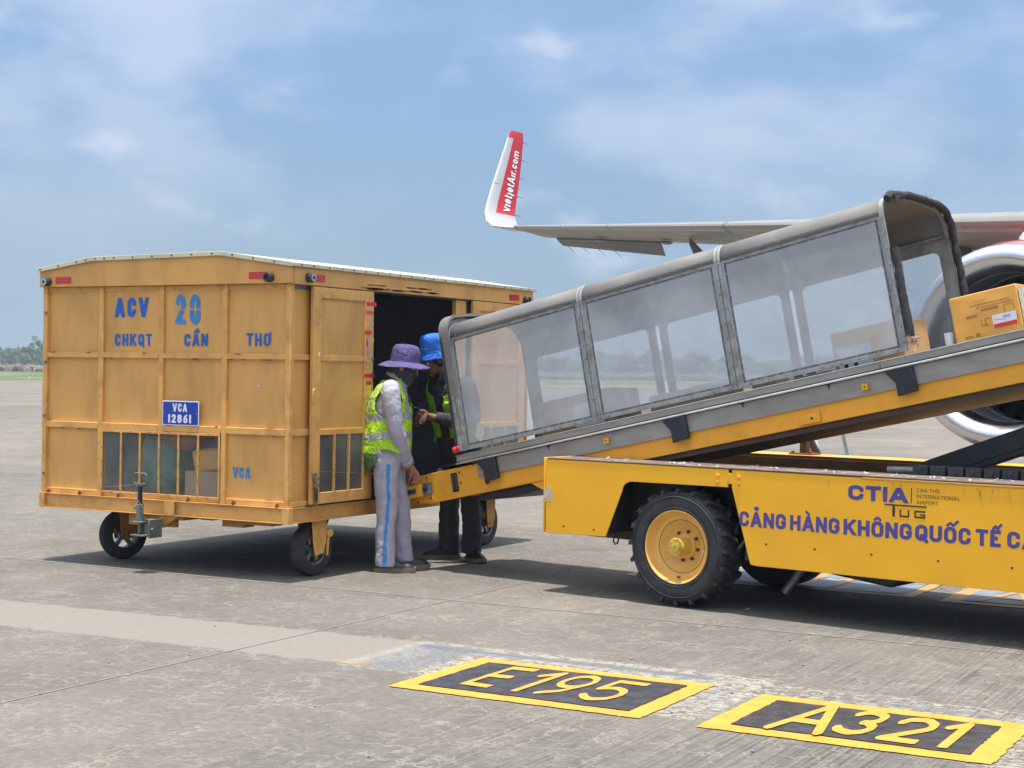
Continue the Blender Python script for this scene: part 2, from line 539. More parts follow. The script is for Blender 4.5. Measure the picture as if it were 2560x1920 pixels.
    def mesh(s, name, mats, smooth=40):
        me = bpy.data.meshes.new(name)
        me.from_pydata([tuple(p) for p in s.v], [], s.f)
        for m in (mats if isinstance(mats, (list, tuple)) else [mats]):
            me.materials.append(m)
        if isinstance(mats, (list, tuple)) and len(mats) > 1:
            me.polygons.foreach_set('material_index', s.m)
        if smooth:
            me.shade_smooth()
            me.set_sharp_from_angle(angle=math.radians(smooth))
        me.update()
        return me

    def build(s, name, mats, parent=None, bevel=0.0, smooth=40, seg=2, label=None, fix=True):
        me = s.mesh(name, mats, 0)
        if fix:
            bm = bmesh.new()
            bm.from_mesh(me)
            bmesh.ops.recalc_face_normals(bm, faces=bm.faces)
            bm.to_mesh(me)
            bm.free()
        if smooth:
            me.shade_smooth()
            me.set_sharp_from_angle(angle=math.radians(smooth))
        o = bpy.data.objects.new(name, me)
        link(o, parent)
        if bevel:
            b = o.modifiers.new('bevel', 'BEVEL')
            b.width = bevel
            b.segments = seg
            b.limit_method = 'ANGLE'
            b.angle_limit = math.radians(35)
            b.harden_normals = False
        if label:
            o['label'] = label
        return o


def link(o, parent=None):
    COL.objects.link(o)
    if parent is not None:
        o.parent = parent
        o.matrix_parent_inverse = WM[parent.name].inverted()
    WM[o.name] = Matrix.Identity(4)
    return o


WM = {}


def thing(name, label, cat, loc=(0, 0, 0), rz=0.0, group=None, parent=None):
    o = bpy.data.objects.new(name, None)
    o.empty_display_size = 0.2
    COL.objects.link(o)
    o.location = loc
    o.rotation_euler = (0, 0, rz)
    WM[o.name] = Matrix.Translation(V(loc)) @ Matrix.Rotation(rz, 4, 'Z')
    if cat:
        o['label'] = label
        o['category'] = cat
    if group:
        o['group'] = group
    return o


def tag(o, label, cat, group=None):
    o['label'] = label
    o['category'] = cat
    if group:
        o['group'] = group
    return o


def dup(o, parent, offset=(0, 0, 0)):
    """a copied part (and its own children) shifted by a world offset; keeps the source's parent inverse"""
    c = o.copy()
    COL.objects.link(c)
    c.parent = parent
    c.matrix_parent_inverse = o.matrix_parent_inverse.copy()
    c.location = V(o.location) + V(offset)
    WM[c.name] = WM.get(o.name, Matrix.Identity(4))
    for ch in list(o.children):
        dup(ch, c)
    return c


# ------------------------------------------------------------------ stroke lettering
def arc(cx, cy, rx, ry, a0, a1, n=9):
    return [(cx + rx * math.cos(math.radians(a0 + (a1 - a0) * i / n)), cy + ry * math.sin(math.radians(a0 + (a1 - a0) * i / n)))
            for i in range(n + 1)]


R_ = 0.26
TOP = arc(.5, 1 - R_, .5, R_, 0, 180)      # right to left over the top
BOT = arc(.5, R_, .5, R_, 180, 360)        # left to right under the bottom
GL = {
    'A': (1.0, [[(-.05, -.15), (.5, 1.12), (1.05, -.15)], [(.16, .27), (.84, .27)]]),
    'C': (.86, [[(1, .70)] + TOP + BOT + [(1, .30)]]),
    'D': (.9, [[(0, 0), (.45, 0)] + arc(.45, .35, .55, .35, -90, 0)[1:] + arc(.45, .65, .55, .35, 0, 90) + [(0, 1), (0, 0)]]),
    'E': (.72, [[(1, 1), (0, 1), (0, 0), (1, 0)], [(.0, .52), (.85, .52)]]),
    'G': (.9, [[(1, .72)] + TOP + BOT + [(1, .44), (.52, .44)]]),
    'H': (.9, [[(0, 0), (0, 1)], [(1, 0), (1, 1)], [(0, .5), (1, .5)]]),
    'I': (.0, [[(.5, 0), (.5, 1)]]),
    'K': (.95, [[(0, 0), (0, 1)], [(1.05, 1.12), (.12, .42)], [(.35, .58), (1.1, -.14)]]),
    'L': (.7, [[(0, 1), (0, 0), (1, 0)]]),
    'N': (.92, [[(0, 0), (0, 1)], [(1, 0), (1, 1)], [(-.02, 1.1), (1.02, -.1)]]),
    'O': (.9, [TOP + BOT + [TOP[0]]]),
    'P': (.85, [[(0, 0), (0, 1), (.5, 1)] + arc(.5, .73, .5, .27, 90, -90)[1:] + [(0, .46)]]),
    'Q': (.9, [TOP + BOT + [TOP[0]], [(.55, .28), (1.12, -.16)]]),
    'R': (.88, [[(0, 0), (0, 1), (.5, 1)] + arc(.5, .73, .5, .27, 90, -90)[1:] + [(0, .46)], [(.45, .46), (1.08, -.12)]]),
    'T': (.85, [[(0, 1), (1, 1)], [(.5, 0), (.5, .96)]]),
    'U': (.9, [[(0, 1)] + BOT + [(1, 1)]]),
    'V': (1.0, [[(-.05, 1.15), (.5, -.12), (1.05, 1.15)]]),
    '0': (.8, [TOP + BOT + [TOP[0]]]),
    '1': (.35, [[(0, .78), (1, 1.02), (1, 0)]]),
    '2': (.8, [arc(.5, .72, .5, .28, 170, -35, 12) + [(0, 0), (1, 0)]]),
    '3': (.8, [arc(.45, .75, .5, .25, 160, -80, 12) + arc(.45, .26, .55, .26, 80, -160, 12)]),
    '5': (.8, [[(1, 1), (.12, 1), (.04, .55)] + arc(.48, .32, .52, .32, 110, -150, 12)]),
    '6': (.8, [[(.85, 1.0), (.35, .82), (.02, .42)] + arc(.5, .30, .5, .30, 170, 530, 18)]),
    '8': (.8, [arc(.5, .765, .44, .235, -90, 270, 18), arc(.5, .265, .5, .265, 90, 450, 18)]),
    '9': (.8, [[(.15, 0), (.65, .18), (.98, .58)] + arc(.5, .70, .5, .30, -10, 350, 18)]),
    'v': (.8, [[(-.05, .75), (.5, -.1), (1.05, .75)]]),
    'i': (.0, [[(.5, 0), (.5, .66)]]),
    'e': (.75, [[(.05, .34), (1, .34)] + arc(.5, .34, .5, .34, 0, 310, 14)]),
    't': (.45, [[(.3, .95), (.3, .15), (.5, 0), (1, 0)], [(-.2, .66), (1, .66)]]),
    'j': (.3, [[(.9, .66), (.9, -.1), (.5, -.28), (-.5, -.28)]]),
    'r': (.45, [[(0, 0), (0, .66)], [(0, .45), (.4, .66), (1, .66)]]),
    'c': (.7, [arc(.5, .34, .5, .34, 40, 320, 12)]),
    'o': (.75, [arc(.5, .34, .5, .34, 0, 360, 16)]),
    'm': (1.25, [[(0, 0), (0, .66)], [(0, .5), (.2, .66), (.4, .66), (.5, .5), (.5, 0)], [(.5, .5), (.7, .66), (.9, .66), (1, .5), (1, 0)]]),
    '.': (.0, [[(.5, 0), (.5, .1)]]),
}
CLIP0 = set('AVKNv')
ACC = {
    '^': [[(.15, 1.10), (.5, 1.30), (.85, 1.10)]],
    '`': [[(.25, 1.34), (.6, 1.12)]],
    '/': [[(.45, 1.12), (.8, 1.34)]],
    '?': [[(.3, 1.28), (.45, 1.38), (.65, 1.36), (.7, 1.26), (.5, 1.18), (.5, 1.10)]],
    '+': [[(.95, .95), (1.18, .98), (1.22, 1.15)]],
    'n': [[(.1, 1.36), (.5, 1.5), (.85, 1.36)]],
    'g': [[(1.0, 1.22), (1.35, 1.44)]],
    'h': [[(.75, 1.46), (1.1, 1.22)]],
}
DEC = {'Ả': ('A', '?'), 'À': ('A', '`'), 'Ô': ('O', '^'), 'Ố': ('O', '^g'), 'Ế': ('E', '^g'), 'Ầ': ('A', '^h'), 'Ơ': ('O', '+')}


import numpy as np
GCACHE = {}


def glyph_polys(ch, H, sw, cond, rough=0.0, cut=False):
    """outline of a stroke letter, traced from its distance field with marching squares (one clean flat sheet)"""
    base, acc = DEC.get(ch, (ch, ''))
    wf, strokes = GL[base]
    W = max(wf * cond * H + (sw if wf == 0 else 0), sw)

    def mp(p):
        return (sw / 2 + p[0] * (W - sw), sw / 2 + p[1] * (H - sw))
    step = min(sw / 5.0, H / 26.0)
    x0, x1, y0, y1 = -sw * .6, W + sw * (1.2 if acc else .6), -H * .35, H * (1.6 if acc else 1.06)
    nx, ny = int((x1 - x0) / step) + 2, int((y1 - y0) / step) + 2
    gx = x0 + step * np.arange(nx)
    gy = y0 + step * np.arange(ny)
    GX, GY = np.meshgrid(gx, gy)
    F = np.full(GX.shape, -1e3)
    for si, st in enumerate(list(strokes) + [('acc', q) for a_ in acc for q in ACC[a_]]):
        w2 = sw / 2
        if st[0] == 'acc':
            st = st[1]
            w2 = sw * .34
        P = [(mp(p)[0], mp(p)[1] + (H * .11 if si >= len(strokes) and acc != '+' else 0)) for p in st]
        if rough:
            P = [(x + random.uniform(-rough, rough) * H, y + random.uniform(-rough, rough) * H) for x, y in P]
        S = np.full(GX.shape, -1e3)
        n = len(P)
        for i in range(n - 1):
            (ax, ay), (bx, by) = P[i], P[i + 1]
            dx, dy = bx - ax, by - ay
            L = math.hypot(dx, dy)
            if L < 1e-7:
                continue
            ux, uy = dx / L, dy / L
            axis = abs(st[i][0] - st[i + 1][0]) < 1e-6 or abs(st[i][1] - st[i + 1][1]) < 1e-6
            t = (GX - ax) * ux + (GY - ay) * uy
            d = np.abs((GX - ax) * -uy + (GY - ay) * ux)
            if axis:
                def corner(j, k):
                    if j < 0 or j >= n:
                        q = st[k][0] if abs(ux) > .5 else st[k][1]
                        return abs(q) < .02 or abs(q - 1) < .02
                    vx, vy = P[j][0] - P[k][0], P[j][1] - P[k][1]
                    l2 = max(math.hypot(vx, vy), 1e-9)
                    return abs((vx * ux + vy * uy) / l2) < .3
                e0 = w2 if corner(i - 1, i) else 0
                e1 = w2 if corner(i + 2, i + 1) else 0
                box = np.minimum(np.minimum(t + e0, L + e1 - t), w2 - d)
                S = np.maximum(S, box)
            if not axis or rough:
                tc_ = np.clip(t, 0, L)
                dd = np.hypot(GX - (ax + ux * tc_), GY - (ay + uy * tc_))
                S = np.maximum(S, w2 - dd)
        if base in CLIP0 and w2 == sw / 2 and not rough:
            S = np.minimum(S, np.minimum(GY, (H * .72 if base == 'v' else H) - GY))
        F = np.maximum(F, S)
    if cut:
        F = np.minimum(F, np.abs(GY - H * .5) - H * .028)
    out = []
    for j in range(ny - 1):
        run = None
        for i in range(nx):
            full = i < nx - 1 and F[j, i] > 0 and F[j, i + 1] > 0 and F[j + 1, i] > 0 and F[j + 1, i + 1] > 0
            if full:
                if run is None:
                    run = i
                continue
            if run is not None:
                out.append([(gx[run], gy[j]), (gx[i], gy[j]), (gx[i], gy[j + 1]), (gx[run], gy[j + 1])])
                run = None
            if i == nx - 1:
                break
            c = [(gx[i], gy[j], F[j, i]), (gx[i + 1], gy[j], F[j, i + 1]), (gx[i + 1], gy[j + 1], F[j + 1, i + 1]), (gx[i], gy[j + 1], F[j + 1, i])]
            if max(q[2] for q in c) <= 0:
                continue
            poly = []
            for k in range(4):
                a_, b_ = c[k - 1], c[k]
                if (a_[2] > 0) != (b_[2] > 0):
                    u = a_[2] / (a_[2] - b_[2])
                    poly.append((a_[0] + (b_[0] - a_[0]) * u, a_[1] + (b_[1] - a_[1]) * u))
                if b_[2] > 0:
                    poly.append((b_[0], b_[1]))
            if len(poly) > 2:
                out.append(poly)
    return [(q, 0) for q in out], W


def text_mb(mb, s, origin, xd, yd, H, width=None, sw=0.2, cond=0.62, gap=0.14, space=0.45, shear=0.0, lift=0.00025, rough=0.0, stencil=False):
    """lettering laid on a plane; sw, gap relative to H; stretched to width if given"""
    xd, yd = V(xd).normalized(), V(yd).normalized()
    nd = xd.cross(yd)
    x = 0.0
    polys = []
    swa = sw * H
    for ch in s:
        if ch == ' ':
            x += space * H
            continue
        g, W = glyph_polys(ch, H, swa, cond, rough, stencil)
        for q, k in g:
            polys.append(([(a + x, b) for a, b in q], k))
        x += W + gap * H
    x -= gap * H
    fx = (width / x) if width else 1.0
    for q, k in polys:
        mb.add([V(origin) + xd * (a * fx + b * shear) + yd * b + nd * lift for a, b in q], [tuple(range(len(q)))])
    return mb


# ================================================================== THE SETTING
def struct(o):
    o['kind'] = 'structure'
    return o


def pavement_material():
    m, nt, p = new_mat('apron_concrete')
    P = pos(nt)
    sp = nn(nt, 'ShaderNodeSeparateXYZ')
    nt.links.new(P, sp.inputs[0])
    X, Y = sp.outputs['X'], sp.outputs['Y']
    f1 = noise_n(nt, P, 0.35, 6, 0.6, 0.5)
    c = ramp(nt, f1, [(0.3, (0.148, 0.137, 0.120)), (0.5, (0.180, 0.166, 0.147)), (0.72, (0.214, 0.196, 0.171))])
    # blotches, seen stretched at a distance
    f2 = noise_n(nt, P, 2.2, 7, 0.68, 0.3)
    c = mixc(nt, 0.75, c, ramp(nt, f2, [(0.3, 0.86), (0.7, 1.11)]), 'MULTIPLY')
    f2b = noise_n(nt, pos(nt, (0.05, 0.05, 1)), 1.0, 6, 0.7, 0.6)
    c = mixc(nt, 0.8, c, ramp(nt, f2b, [(0.35, (0.80, 0.82, 0.84)), (0.65, (1.18, 1.12, 1.06))]), 'MULTIPLY')
    f3 = noise_n(nt, P, 24, 6, 0.75)
    c = mixc(nt, 0.85, c, ramp(nt, f3, [(0.3, 0.74), (0.7, 1.24)]), 'MULTIPLY')
    f4 = noise_n(nt, P, 140, 3, 0.7)
    c = mixc(nt, 0.7, c, ramp(nt, f4, [(0.3, 0.66), (0.7, 1.3)]), 'MULTIPLY')
    # each slab its own tone, and soft dark traffic stains
    cx_ = mth(nt, 'FLOOR', mth(nt, 'MULTIPLY_ADD', X, 1 / 4.63, 5.585 / 4.63))
    cy_ = mth(nt, 'FLOOR', mth(nt, 'MULTIPLY_ADD', Y, 1 / 4.61, -9.29 / 4.61))
    cv = nn(nt, 'ShaderNodeCombineXYZ')
    nt.links.new(cx_, cv.inputs[0])
    nt.links.new(cy_, cv.inputs[1])
    wn = nn(nt, 'ShaderNodeTexWhiteNoise')
    nt.links.new(cv.outputs[0], wn.inputs[0])
    c = mixc(nt, 1.0, c, ramp(nt, wn.outputs['Value'], [(0.0, (0.92, 0.925, 0.94)), (1.0, (1.09, 1.07, 1.04))]), 'MULTIPLY')
    sn = noise_n(nt, P, 0.8, 3, 0.6, 1.2)
    c = mixc(nt, 1.0, c, ramp(nt, sn, [(0.28, 0.80), (0.40, 1.0)]), 'MULTIPLY')
    # broom grooves running in Y, stronger towards the right
    gx = nn(nt, 'ShaderNodeMapping')
    gx.inputs['Scale'].default_value = (62, 0.9, 1)
    nt.links.new(P, gx.inputs['Vector'])
    g = noise_n(nt, gx.outputs[0], 1.0, 4, 0.7, 0.25)
    gl = ramp(nt, g, [(0.38, 0.52), (0.48, 0.98), (0.56, 1.0), (0.62, 1.34)])
    gm = noise_n(nt, P, 0.9, 4, 0.6)
    side = mth(nt, 'MULTIPLY_ADD', X, 0.30, 1.62)          # 0 near x=-5.4, 1 near x=-2
    side = mth(nt, 'MULTIPLY_ADD', Y, -0.06, side)
    side = mth(nt, 'ADD', side, mth(nt, 'MULTIPLY', gm, 0.6), clamp=True)
    side = mth(nt, 'MULTIPLY', side, 0.85)
    c = mixc(nt, side, c, gl, 'MULTIPLY')
    # pale craze cracks
    dn = nn(nt, 'ShaderNodeTexNoise')
    dn.inputs['Scale'].default_value = 6.0
    dn.inputs['Detail'].default_value = 7
    dn.inputs['Roughness'].default_value = 0.65
    nt.links.new(P, dn.inputs['Vector'])
    dv = nn(nt, 'ShaderNodeVectorMath', operation='SCALE')
    dv.inputs['Scale'].default_value = 0.34
    nt.links.new(dn.outputs['Color'], dv.inputs[0])
    av = nn(nt, 'ShaderNodeVectorMath', operation='ADD')
    nt.links.new(P, av.inputs[0])
    nt.links.new(dv.outputs[0], av.inputs[1])
    cracks = None
    for sc, w in ((3.0, 0.022), (6.5, 0.045)):
        vo = nn(nt, 'ShaderNodeTexVoronoi')
        vo.feature = 'DISTANCE_TO_EDGE'
        vo.inputs['Scale'].default_value = sc
        nt.links.new(av.outputs[0], vo.inputs['Vector'])
        r = ramp(nt, vo.outputs['Distance'], [(0.0, 1.0), (w * 0.35, 0.8), (w, 0.0)])
        mk = noise_n(nt, P, 1.7 * sc / 3, 4, 0.6)
        r = mth(nt, 'MULTIPLY', r, ramp(nt, mk, [(0.44, 0.0), (0.60, 0.58)]))
        cracks = r if cracks is None else mth(nt, 'MAXIMUM', cracks, r)
    c = mixc(nt, cracks, c, (0.36, 0.33, 0.265))
    # strip of paler resurfaced concrete with a rounded worn end
    en = mth(nt, 'MULTIPLY_ADD', noise_n(nt, P, 7, 5, 0.7), 0.16, -0.08)
    yc = mth(nt, 'MULTIPLY_ADD', X, 0.05, 7.62)
    dy = mth(nt, 'ABSOLUTE', mth(nt, 'SUBTRACT', Y, yc))
    xo = mth(nt, 'MAXIMUM', mth(nt, 'ADD', X, 5.02), 0.0)
    dd = mth(nt, 'SQRT', mth(nt, 'ADD', mth(nt, 'MULTIPLY', dy, dy), mth(nt, 'MULTIPLY', xo, xo)))
    dd = mth(nt, 'ADD', dd, en)
    st = ramp(nt, dd, [(0.375, 1.0), (0.41, 0.0)])
    sc_ = mixc(nt, 0.5, (0.232, 0.212, 0.182), ramp(nt, f3, [(0.3, (0.205, 0.188, 0.162)), (0.7, (0.285, 0.262, 0.226))]))
    c = mixc(nt, mth(nt, 'MULTIPLY', st, 0.92), c, sc_)
    # ghosts of older paint round the stand markings
    fl = noise_n(nt, pos(nt, (1.0, 1.6, 1)), 17, 8, 0.75, 0.8)

    def band(x0, x1, y0, y1, soft, lo, hi, col, fac):
        global_in = None
        for s_, k in ((X, (x0, x1)), (Y, (y0, y1))):
            cen, hw = (k[0] + k[1]) / 2, (k[1] - k[0]) / 2
            d = mth(nt, 'SUBTRACT', hw, mth(nt, 'ABSOLUTE', mth(nt, 'SUBTRACT', s_, cen)))
            d = mth(nt, 'ADD', mth(nt, 'DIVIDE', d, soft), 0.0, clamp=True)
            global_in = d if global_in is None else mth(nt, 'MULTIPLY', global_in, d)
        flk = ramp(nt, fl, [(lo, 0.0), (hi, 1.0)])
        return mth(nt, 'MULTIPLY', mth(nt, 'MULTIPLY', global_in, flk), fac)

    wh, bl = (0.40, 0.37, 0.31), (0.105, 0.135, 0.19)
    for x0, x1, y0, y1, lo, hi, col, fac in (
            (-4.92, -2.72, 6.90, 7.84, 0.47, 0.53, wh, 0.8), (-2.86, -1.1, 7.30, 7.74, 0.50, 0.56, wh, 0.7),
            (-1.50, -0.8, 6.3, 7.6, 0.50, 0.56, wh, 0.7), (-3.02, -2.68, 6.65, 7.5, 0.49, 0.55, wh, 0.7),
            (-4.86, -4.40, 6.93, 7.78, 0.50, 0.54, bl, 0.85), (-4.86, -3.0, 7.58, 7.74, 0.45, 0.50, bl, 0.9),
            (-2.4, -1.5, 7.44, 7.60, 0.50, 0.55, bl, 0.6), (-3.0, -2.76, 6.9, 7.5, 0.53, 0.57, bl, 0.5),
            (-5.0, -4.7, 6.98, 7.10, 0.44, 0.5, (0.42, 0.24, 0.06), 0.7)):
        c = mixc(nt, band(x0, x1, y0, y1, 0.07, lo, hi, col, fac), c, col)
    nt.links.new(c, p.inputs['Base Color'])
    p.inputs['Roughness'].default_value = 0.88
    p.inputs['Specular IOR Level'].default_value = 0.3
    h = mth(nt, 'MULTIPLY_ADD', f4, 0.35, f3)
    h = mth(nt, 'MULTIPLY_ADD', mth(nt, 'MULTIPLY', g, side), 1.6, h)
    b = nn(nt, 'ShaderNodeBump')
    b.inputs['Distance'].default_value = 0.006
    b.inputs['Strength'].default_value = 0.8
    nt.links.new(h, b.inputs['Height'])
    nt.links.new(b.outputs[0], p.inputs['Normal'])
    return m


def grass_material():
    m, nt, p = new_mat('airfield_grass')
    f = noise_n(nt, pos(nt, (0.02, 0.02, 1)), 1.0, 7, 0.7, 0.4)
    c = ramp(nt, f, [(0.35, (0.055, 0.088, 0.024)), (0.5, (0.088, 0.115, 0.034)), (0.62, (0.27, 0.25, 0.085)), (0.75, (0.15, 0.18, 0.05))])
    f2 = noise_n(nt, pos(nt), 1.5, 5)
    c = mixc(nt, 0.6, c, ramp(nt, f2, [(0.3, 0.75), (0.7, 1.25)]), 'MULTIPLY')
    nt.links.new(c, p.inputs['Base Color'])
    p.inputs['Roughness'].default_value = 0.95
    return m


FWD = V((-math.sin(PHI), math.cos(PHI), 0))
RGT = V((math.cos(PHI), math.sin(PHI), 0))


def camfr(lat, dep, z=0.0):
    q = RGT * lat + FWD * dep
    return V((q.x, q.y, z))


# apron: one large sheet, as far as the grass; grass and field beyond to the horizon
g = MB()
g.add([camfr(-320, -80), camfr(320, -80), camfr(320, 161), camfr(-320, 161)], [(0, 1, 2, 3)])
pave = struct(g.build('pavement', pavement_material(), smooth=0))
g = MB()
g.add([camfr(-3200, -600, -.05), camfr(3200, -600, -.05), camfr(3200, 4500, -.05), camfr(-3200, 4500, -.05)], [(0, 1, 2, 3)])
struct(g.build('ground', grass_material(), smooth=0))

# sealed joints between the slabs
for (x, k) in ((-5.585, 0), (-10.2, 1), (-14.9, 1), (-0.95, 1), (3.7, 1)):
    g = MB()
    pts = []
    for i in range(0, 60):
        y = -6 + i * 1.6
        pts.append((x + 0.006 * math.sin(i * 1.7) - (y - 7) * 0.004, y))
    for i in range(len(pts) - 1):
        (xa, ya), (xb, yb) = pts[i], pts[i + 1]
        g.add([(xa - .0055, ya, .003), (xa + .0055, ya, .003), (xb + .0055, yb, .003), (xb - .0055, yb, .003)], [(0, 1, 2, 3)])
    struct(g.build('joint_sealant', M['sealant'], pave, smooth=0))
for y in (9.29, 13.9, 18.5, 23.1, 27.7, 32.3):
    g = MB()
    for i in range(40):
        xa, xb = -40 + i * 1.6, -40 + (i + 1) * 1.6
        g.add([(xa, y - .007, .0035), (xb, y - .007, .0035), (xb, y + .007, .0035), (xa, y + .007, .0035)], [(0, 1, 2, 3)])
    struct(g.build('joint_sealant', M['sealant'], pave, smooth=0))


# painted stand markings ------------------------------------------------
def wob_line(a, b, n, amp):
    a, b = V(a), V(b)
    d = (b - a)
    nr = V((-d.y, d.x, 0)).normalized()
    return [a + d * (i / n) + nr * random.uniform(-amp, amp) for i in range(n)]


def marking(name, label, x0, x1, y0, y1, bw, txt, mcol, mtxt, mats):
    root = thing(name, label, 'ground marking', ((x0 + x1) / 2, (y0 + y1) / 2, 0), group='aircraft type boxes painted on the apron')
    out = []
    for a, b in (((x0, y0), (x1, y0)), ((x1, y0), (x1, y1)), ((x1, y1), (x0, y1)), ((x0, y1), (x0, y0))):
        out += wob_line((*a, .005), (*b, .005), 26, .0055)
    g = MB()
    g.add(out, [tuple(range(len(out)))])
    g.build('border', mats[0], root, smooth=0, fix=False)
    inn = []
    for a, b in (((x0 + bw, y0 + bw), (x1 - bw, y0 + bw)), ((x1 - bw, y0 + bw), (x1 - bw, y1 - bw)), ((x1 - bw, y1 - bw), (x0 + bw, y1 - bw)), ((x0 + bw, y1 - bw), (x0 + bw, y0 + bw))):
        inn += wob_line((*a, .009), (*b, .009), 26, .004)
    g = MB()
    g.add(inn, [tuple(range(len(inn)))])
    g.build('painted_field', mats[1], root, smooth=0, fix=False)
    for ch, xa, xb, ya, yb, sw in txt:
        g = MB()
        polys, W = glyph_polys(ch, yb - ya, sw, 1.0, 0.012)
        for q, k in polys:
            xs = (xb - xa) / W
            g.add([(xa + px_ * xs, ya + py_, .013 + .0006 * k) for px_, py_ in q], [tuple(range(len(q)))])
        g.build('painted_figure' if ch.isdigit() else 'painted_letter', mats[0], root, smooth=0, fix=False)
    return root


marking('stand_marking', 'yellow bordered black box on the apron reading E 195', -4.315, -2.965, 6.575, 7.49, 0.105,
        [('E', -4.03, -3.87, 6.77, 7.33, .075), ('1', -3.80, -3.70, 6.76, 7.32, .07), ('9', -3.64, -3.47, 6.77, 7.33, .07),
         ('5', -3.42, -3.23, 6.77, 7.30, .07)], None, None, (M['mark_yellow'], M['mark_black']))
marking('stand_marking', 'yellow bordered black box on the apron reading A321', -2.685, -1.41, 6.555, 7.40, 0.115,
        [('A', -2.41, -2.17, 6.72, 7.28, .095), ('3', -2.15, -1.99, 6.73, 7.28, .095), ('2', -1.94, -1.76, 6.71, 7.25, .09),
         ('1', -1.73, -1.63, 6.70, 7.25, .085)], None, None, (M['mark_yellow'], M['mark_black']))
marking('stand_marking', 'faded blue box with orange border on the apron behind the big tyre', -5.2, -4.05, 11.2, 12.2, 0.1,
        [], None, None, (M['mark_orange'], M['mark_blue']))
marking('stand_marking', 'faded blue box with orange border in the shade under the loader', -3.95, -2.98, 11.25, 12.25, 0.09,
        [('1', -3.7, -3.6, 11.45, 12.0, .08)], None, None, (M['mark_orange'], M['mark_blue']))
marking('stand_marking', 'faded blue box with orange border at the right picture edge', -2.78, -1.4, 11.15, 12.2, 0.12,
        [('A', -2.55, -2.2, 11.35, 11.95, .09)], None, None, (M['mark_orange'], M['mark_blue']))

# pebbles and scraps on the apron
g = MB()
for i in range(70):
    x, y = random.uniform(-9, -0.5), random.uniform(5.0, 13)
    g.ico((x, y, .004), (random.uniform(.004, .011), random.uniform(.004, .011), .005), 1, 0, .4)
o = g.build('loose_grit', M['sealant'])
o['kind'] = 'stuff'
sc = MB()
SX, SY = -1.04, .83
sc.add([(x + SX, y + SY, z) for x, y, z in [(-6.72, 10.06, .02), (-6.60, 10.10, .05), (-6.59, 10.16, .04), (-6.64, 10.15, .02), (-6.60, 10.2, .035), (-6.72, 10.14, .012)]],
       [(0, 1, 2, 3), (0, 3, 4, 5)])
tag(sc.build('paper_scrap', M['white'], smooth=0), 'crumpled white paper scrap lying behind the cart wheel', 'litter')

# far verge: reeds, trees, mast, marker -----------------------------------
g = MB()
for i in range(5200):
    lat = random.uniform(-330, 330)
    dep = random.uniform(395, 440)
    c = camfr(lat, dep, 0)
    h = random.uniform(0.7, 1.5)
    w = random.uniform(.7, 1.8)
    g.ico(c + V((0, 0, h * .3)), (w, w, h), 1, 0, .35)
o = g.build('reed_bed', M['reed'])
o['kind'] = 'stuff'
g = MB()
g2 = MB()
for i in range(330):
    lat = -420 + i * 2.55 + random.uniform(-1, 1)
    dep = random.uniform(640, 700)
    H = random.choice((7.2, 8.0, 8.8, 7.6, 9.6)) * random.uniform(.84, 1.1) + 1.1 * math.sin(i * .21) + .8 * math.sin(i * .077)
    base = camfr(lat, dep, 0)
    cw = random.uniform(3.8, 6.4)
    g2.tube([base, base + V((0, 0, H * .7))], [.28, .1], 5)
    for k in range(46):
        a, b_ = random.uniform(0, 2 * PI), random.uniform(-.9, 1)
        rr = cw * (1 - b_ * b_ * .75) ** .5 * random.uniform(.55, 1.0)
        c = base + V((rr * math.cos(a), rr * math.sin(a), H * .56 + b_ * H * .44))
        c.z = max(c.z, .8)
        g.ico(c, random.uniform(.5, 1.3), 1, 0, .8)
o = g.build('tree_belt', M['leaf'], smooth=0)
o['kind'] = 'stuff'
o = g2.build('tree_belt_trunks', M['bark'])
o['kind'] = 'stuff'
mr = thing('radio_mast', 'slim grey radio mast with antennas rising above the far trees', 'radio mast', camfr(-213, 715))
mb = MB()
b0 = camfr(-213, 715, 0)
for s_ in ((-.45, -.45), (.45, -.45), (.45, .45), (-.45, .45)):
    mb.tube([b0 + V((s_[0], s_[1], 0)), b0 + V((s_[0] * .5, s_[1] * .5, 14.2))], .09, 5)
for k in range(12):
    z = 1 + k * 1.1
    w_ = .45 * (1 - .5 * z / 14)
    mb.bar(b0 + V((-w_, -w_, z)), b0 + V((w_, w_, z + .9)), .08, .08)
mb.build('lattice', M['ladder'], mr)
for k in range(3):
    a = k * 2.09
    mb = MB()
    c = b0 + V((math.cos(a) * .9, math.sin(a) * .9, 13.6))
    mb.obox(c, (.28, 0, 0), (0, .28, 0), (0, 0, 1.0))
    mb.bar(c, b0 + V((0, 0, 13.4)), .12, .12)
    mb.build('antenna', M['ladder'], mr)
mk = MB()
p_ = camfr(-48.1, 160, 0)
mk.box(p_.x - .07, p_.x + .07, p_.y - .07, p_.y + .07, 0, .26)
mk.obox(p_ + V((0, 0, .32)), (.10, 0, 0), (0, .10, 0), (0, 0, .06))
tag(mk.build('edge_marker', M['white'], bevel=.02), 'small white marker post at the edge of the grass', 'marker')

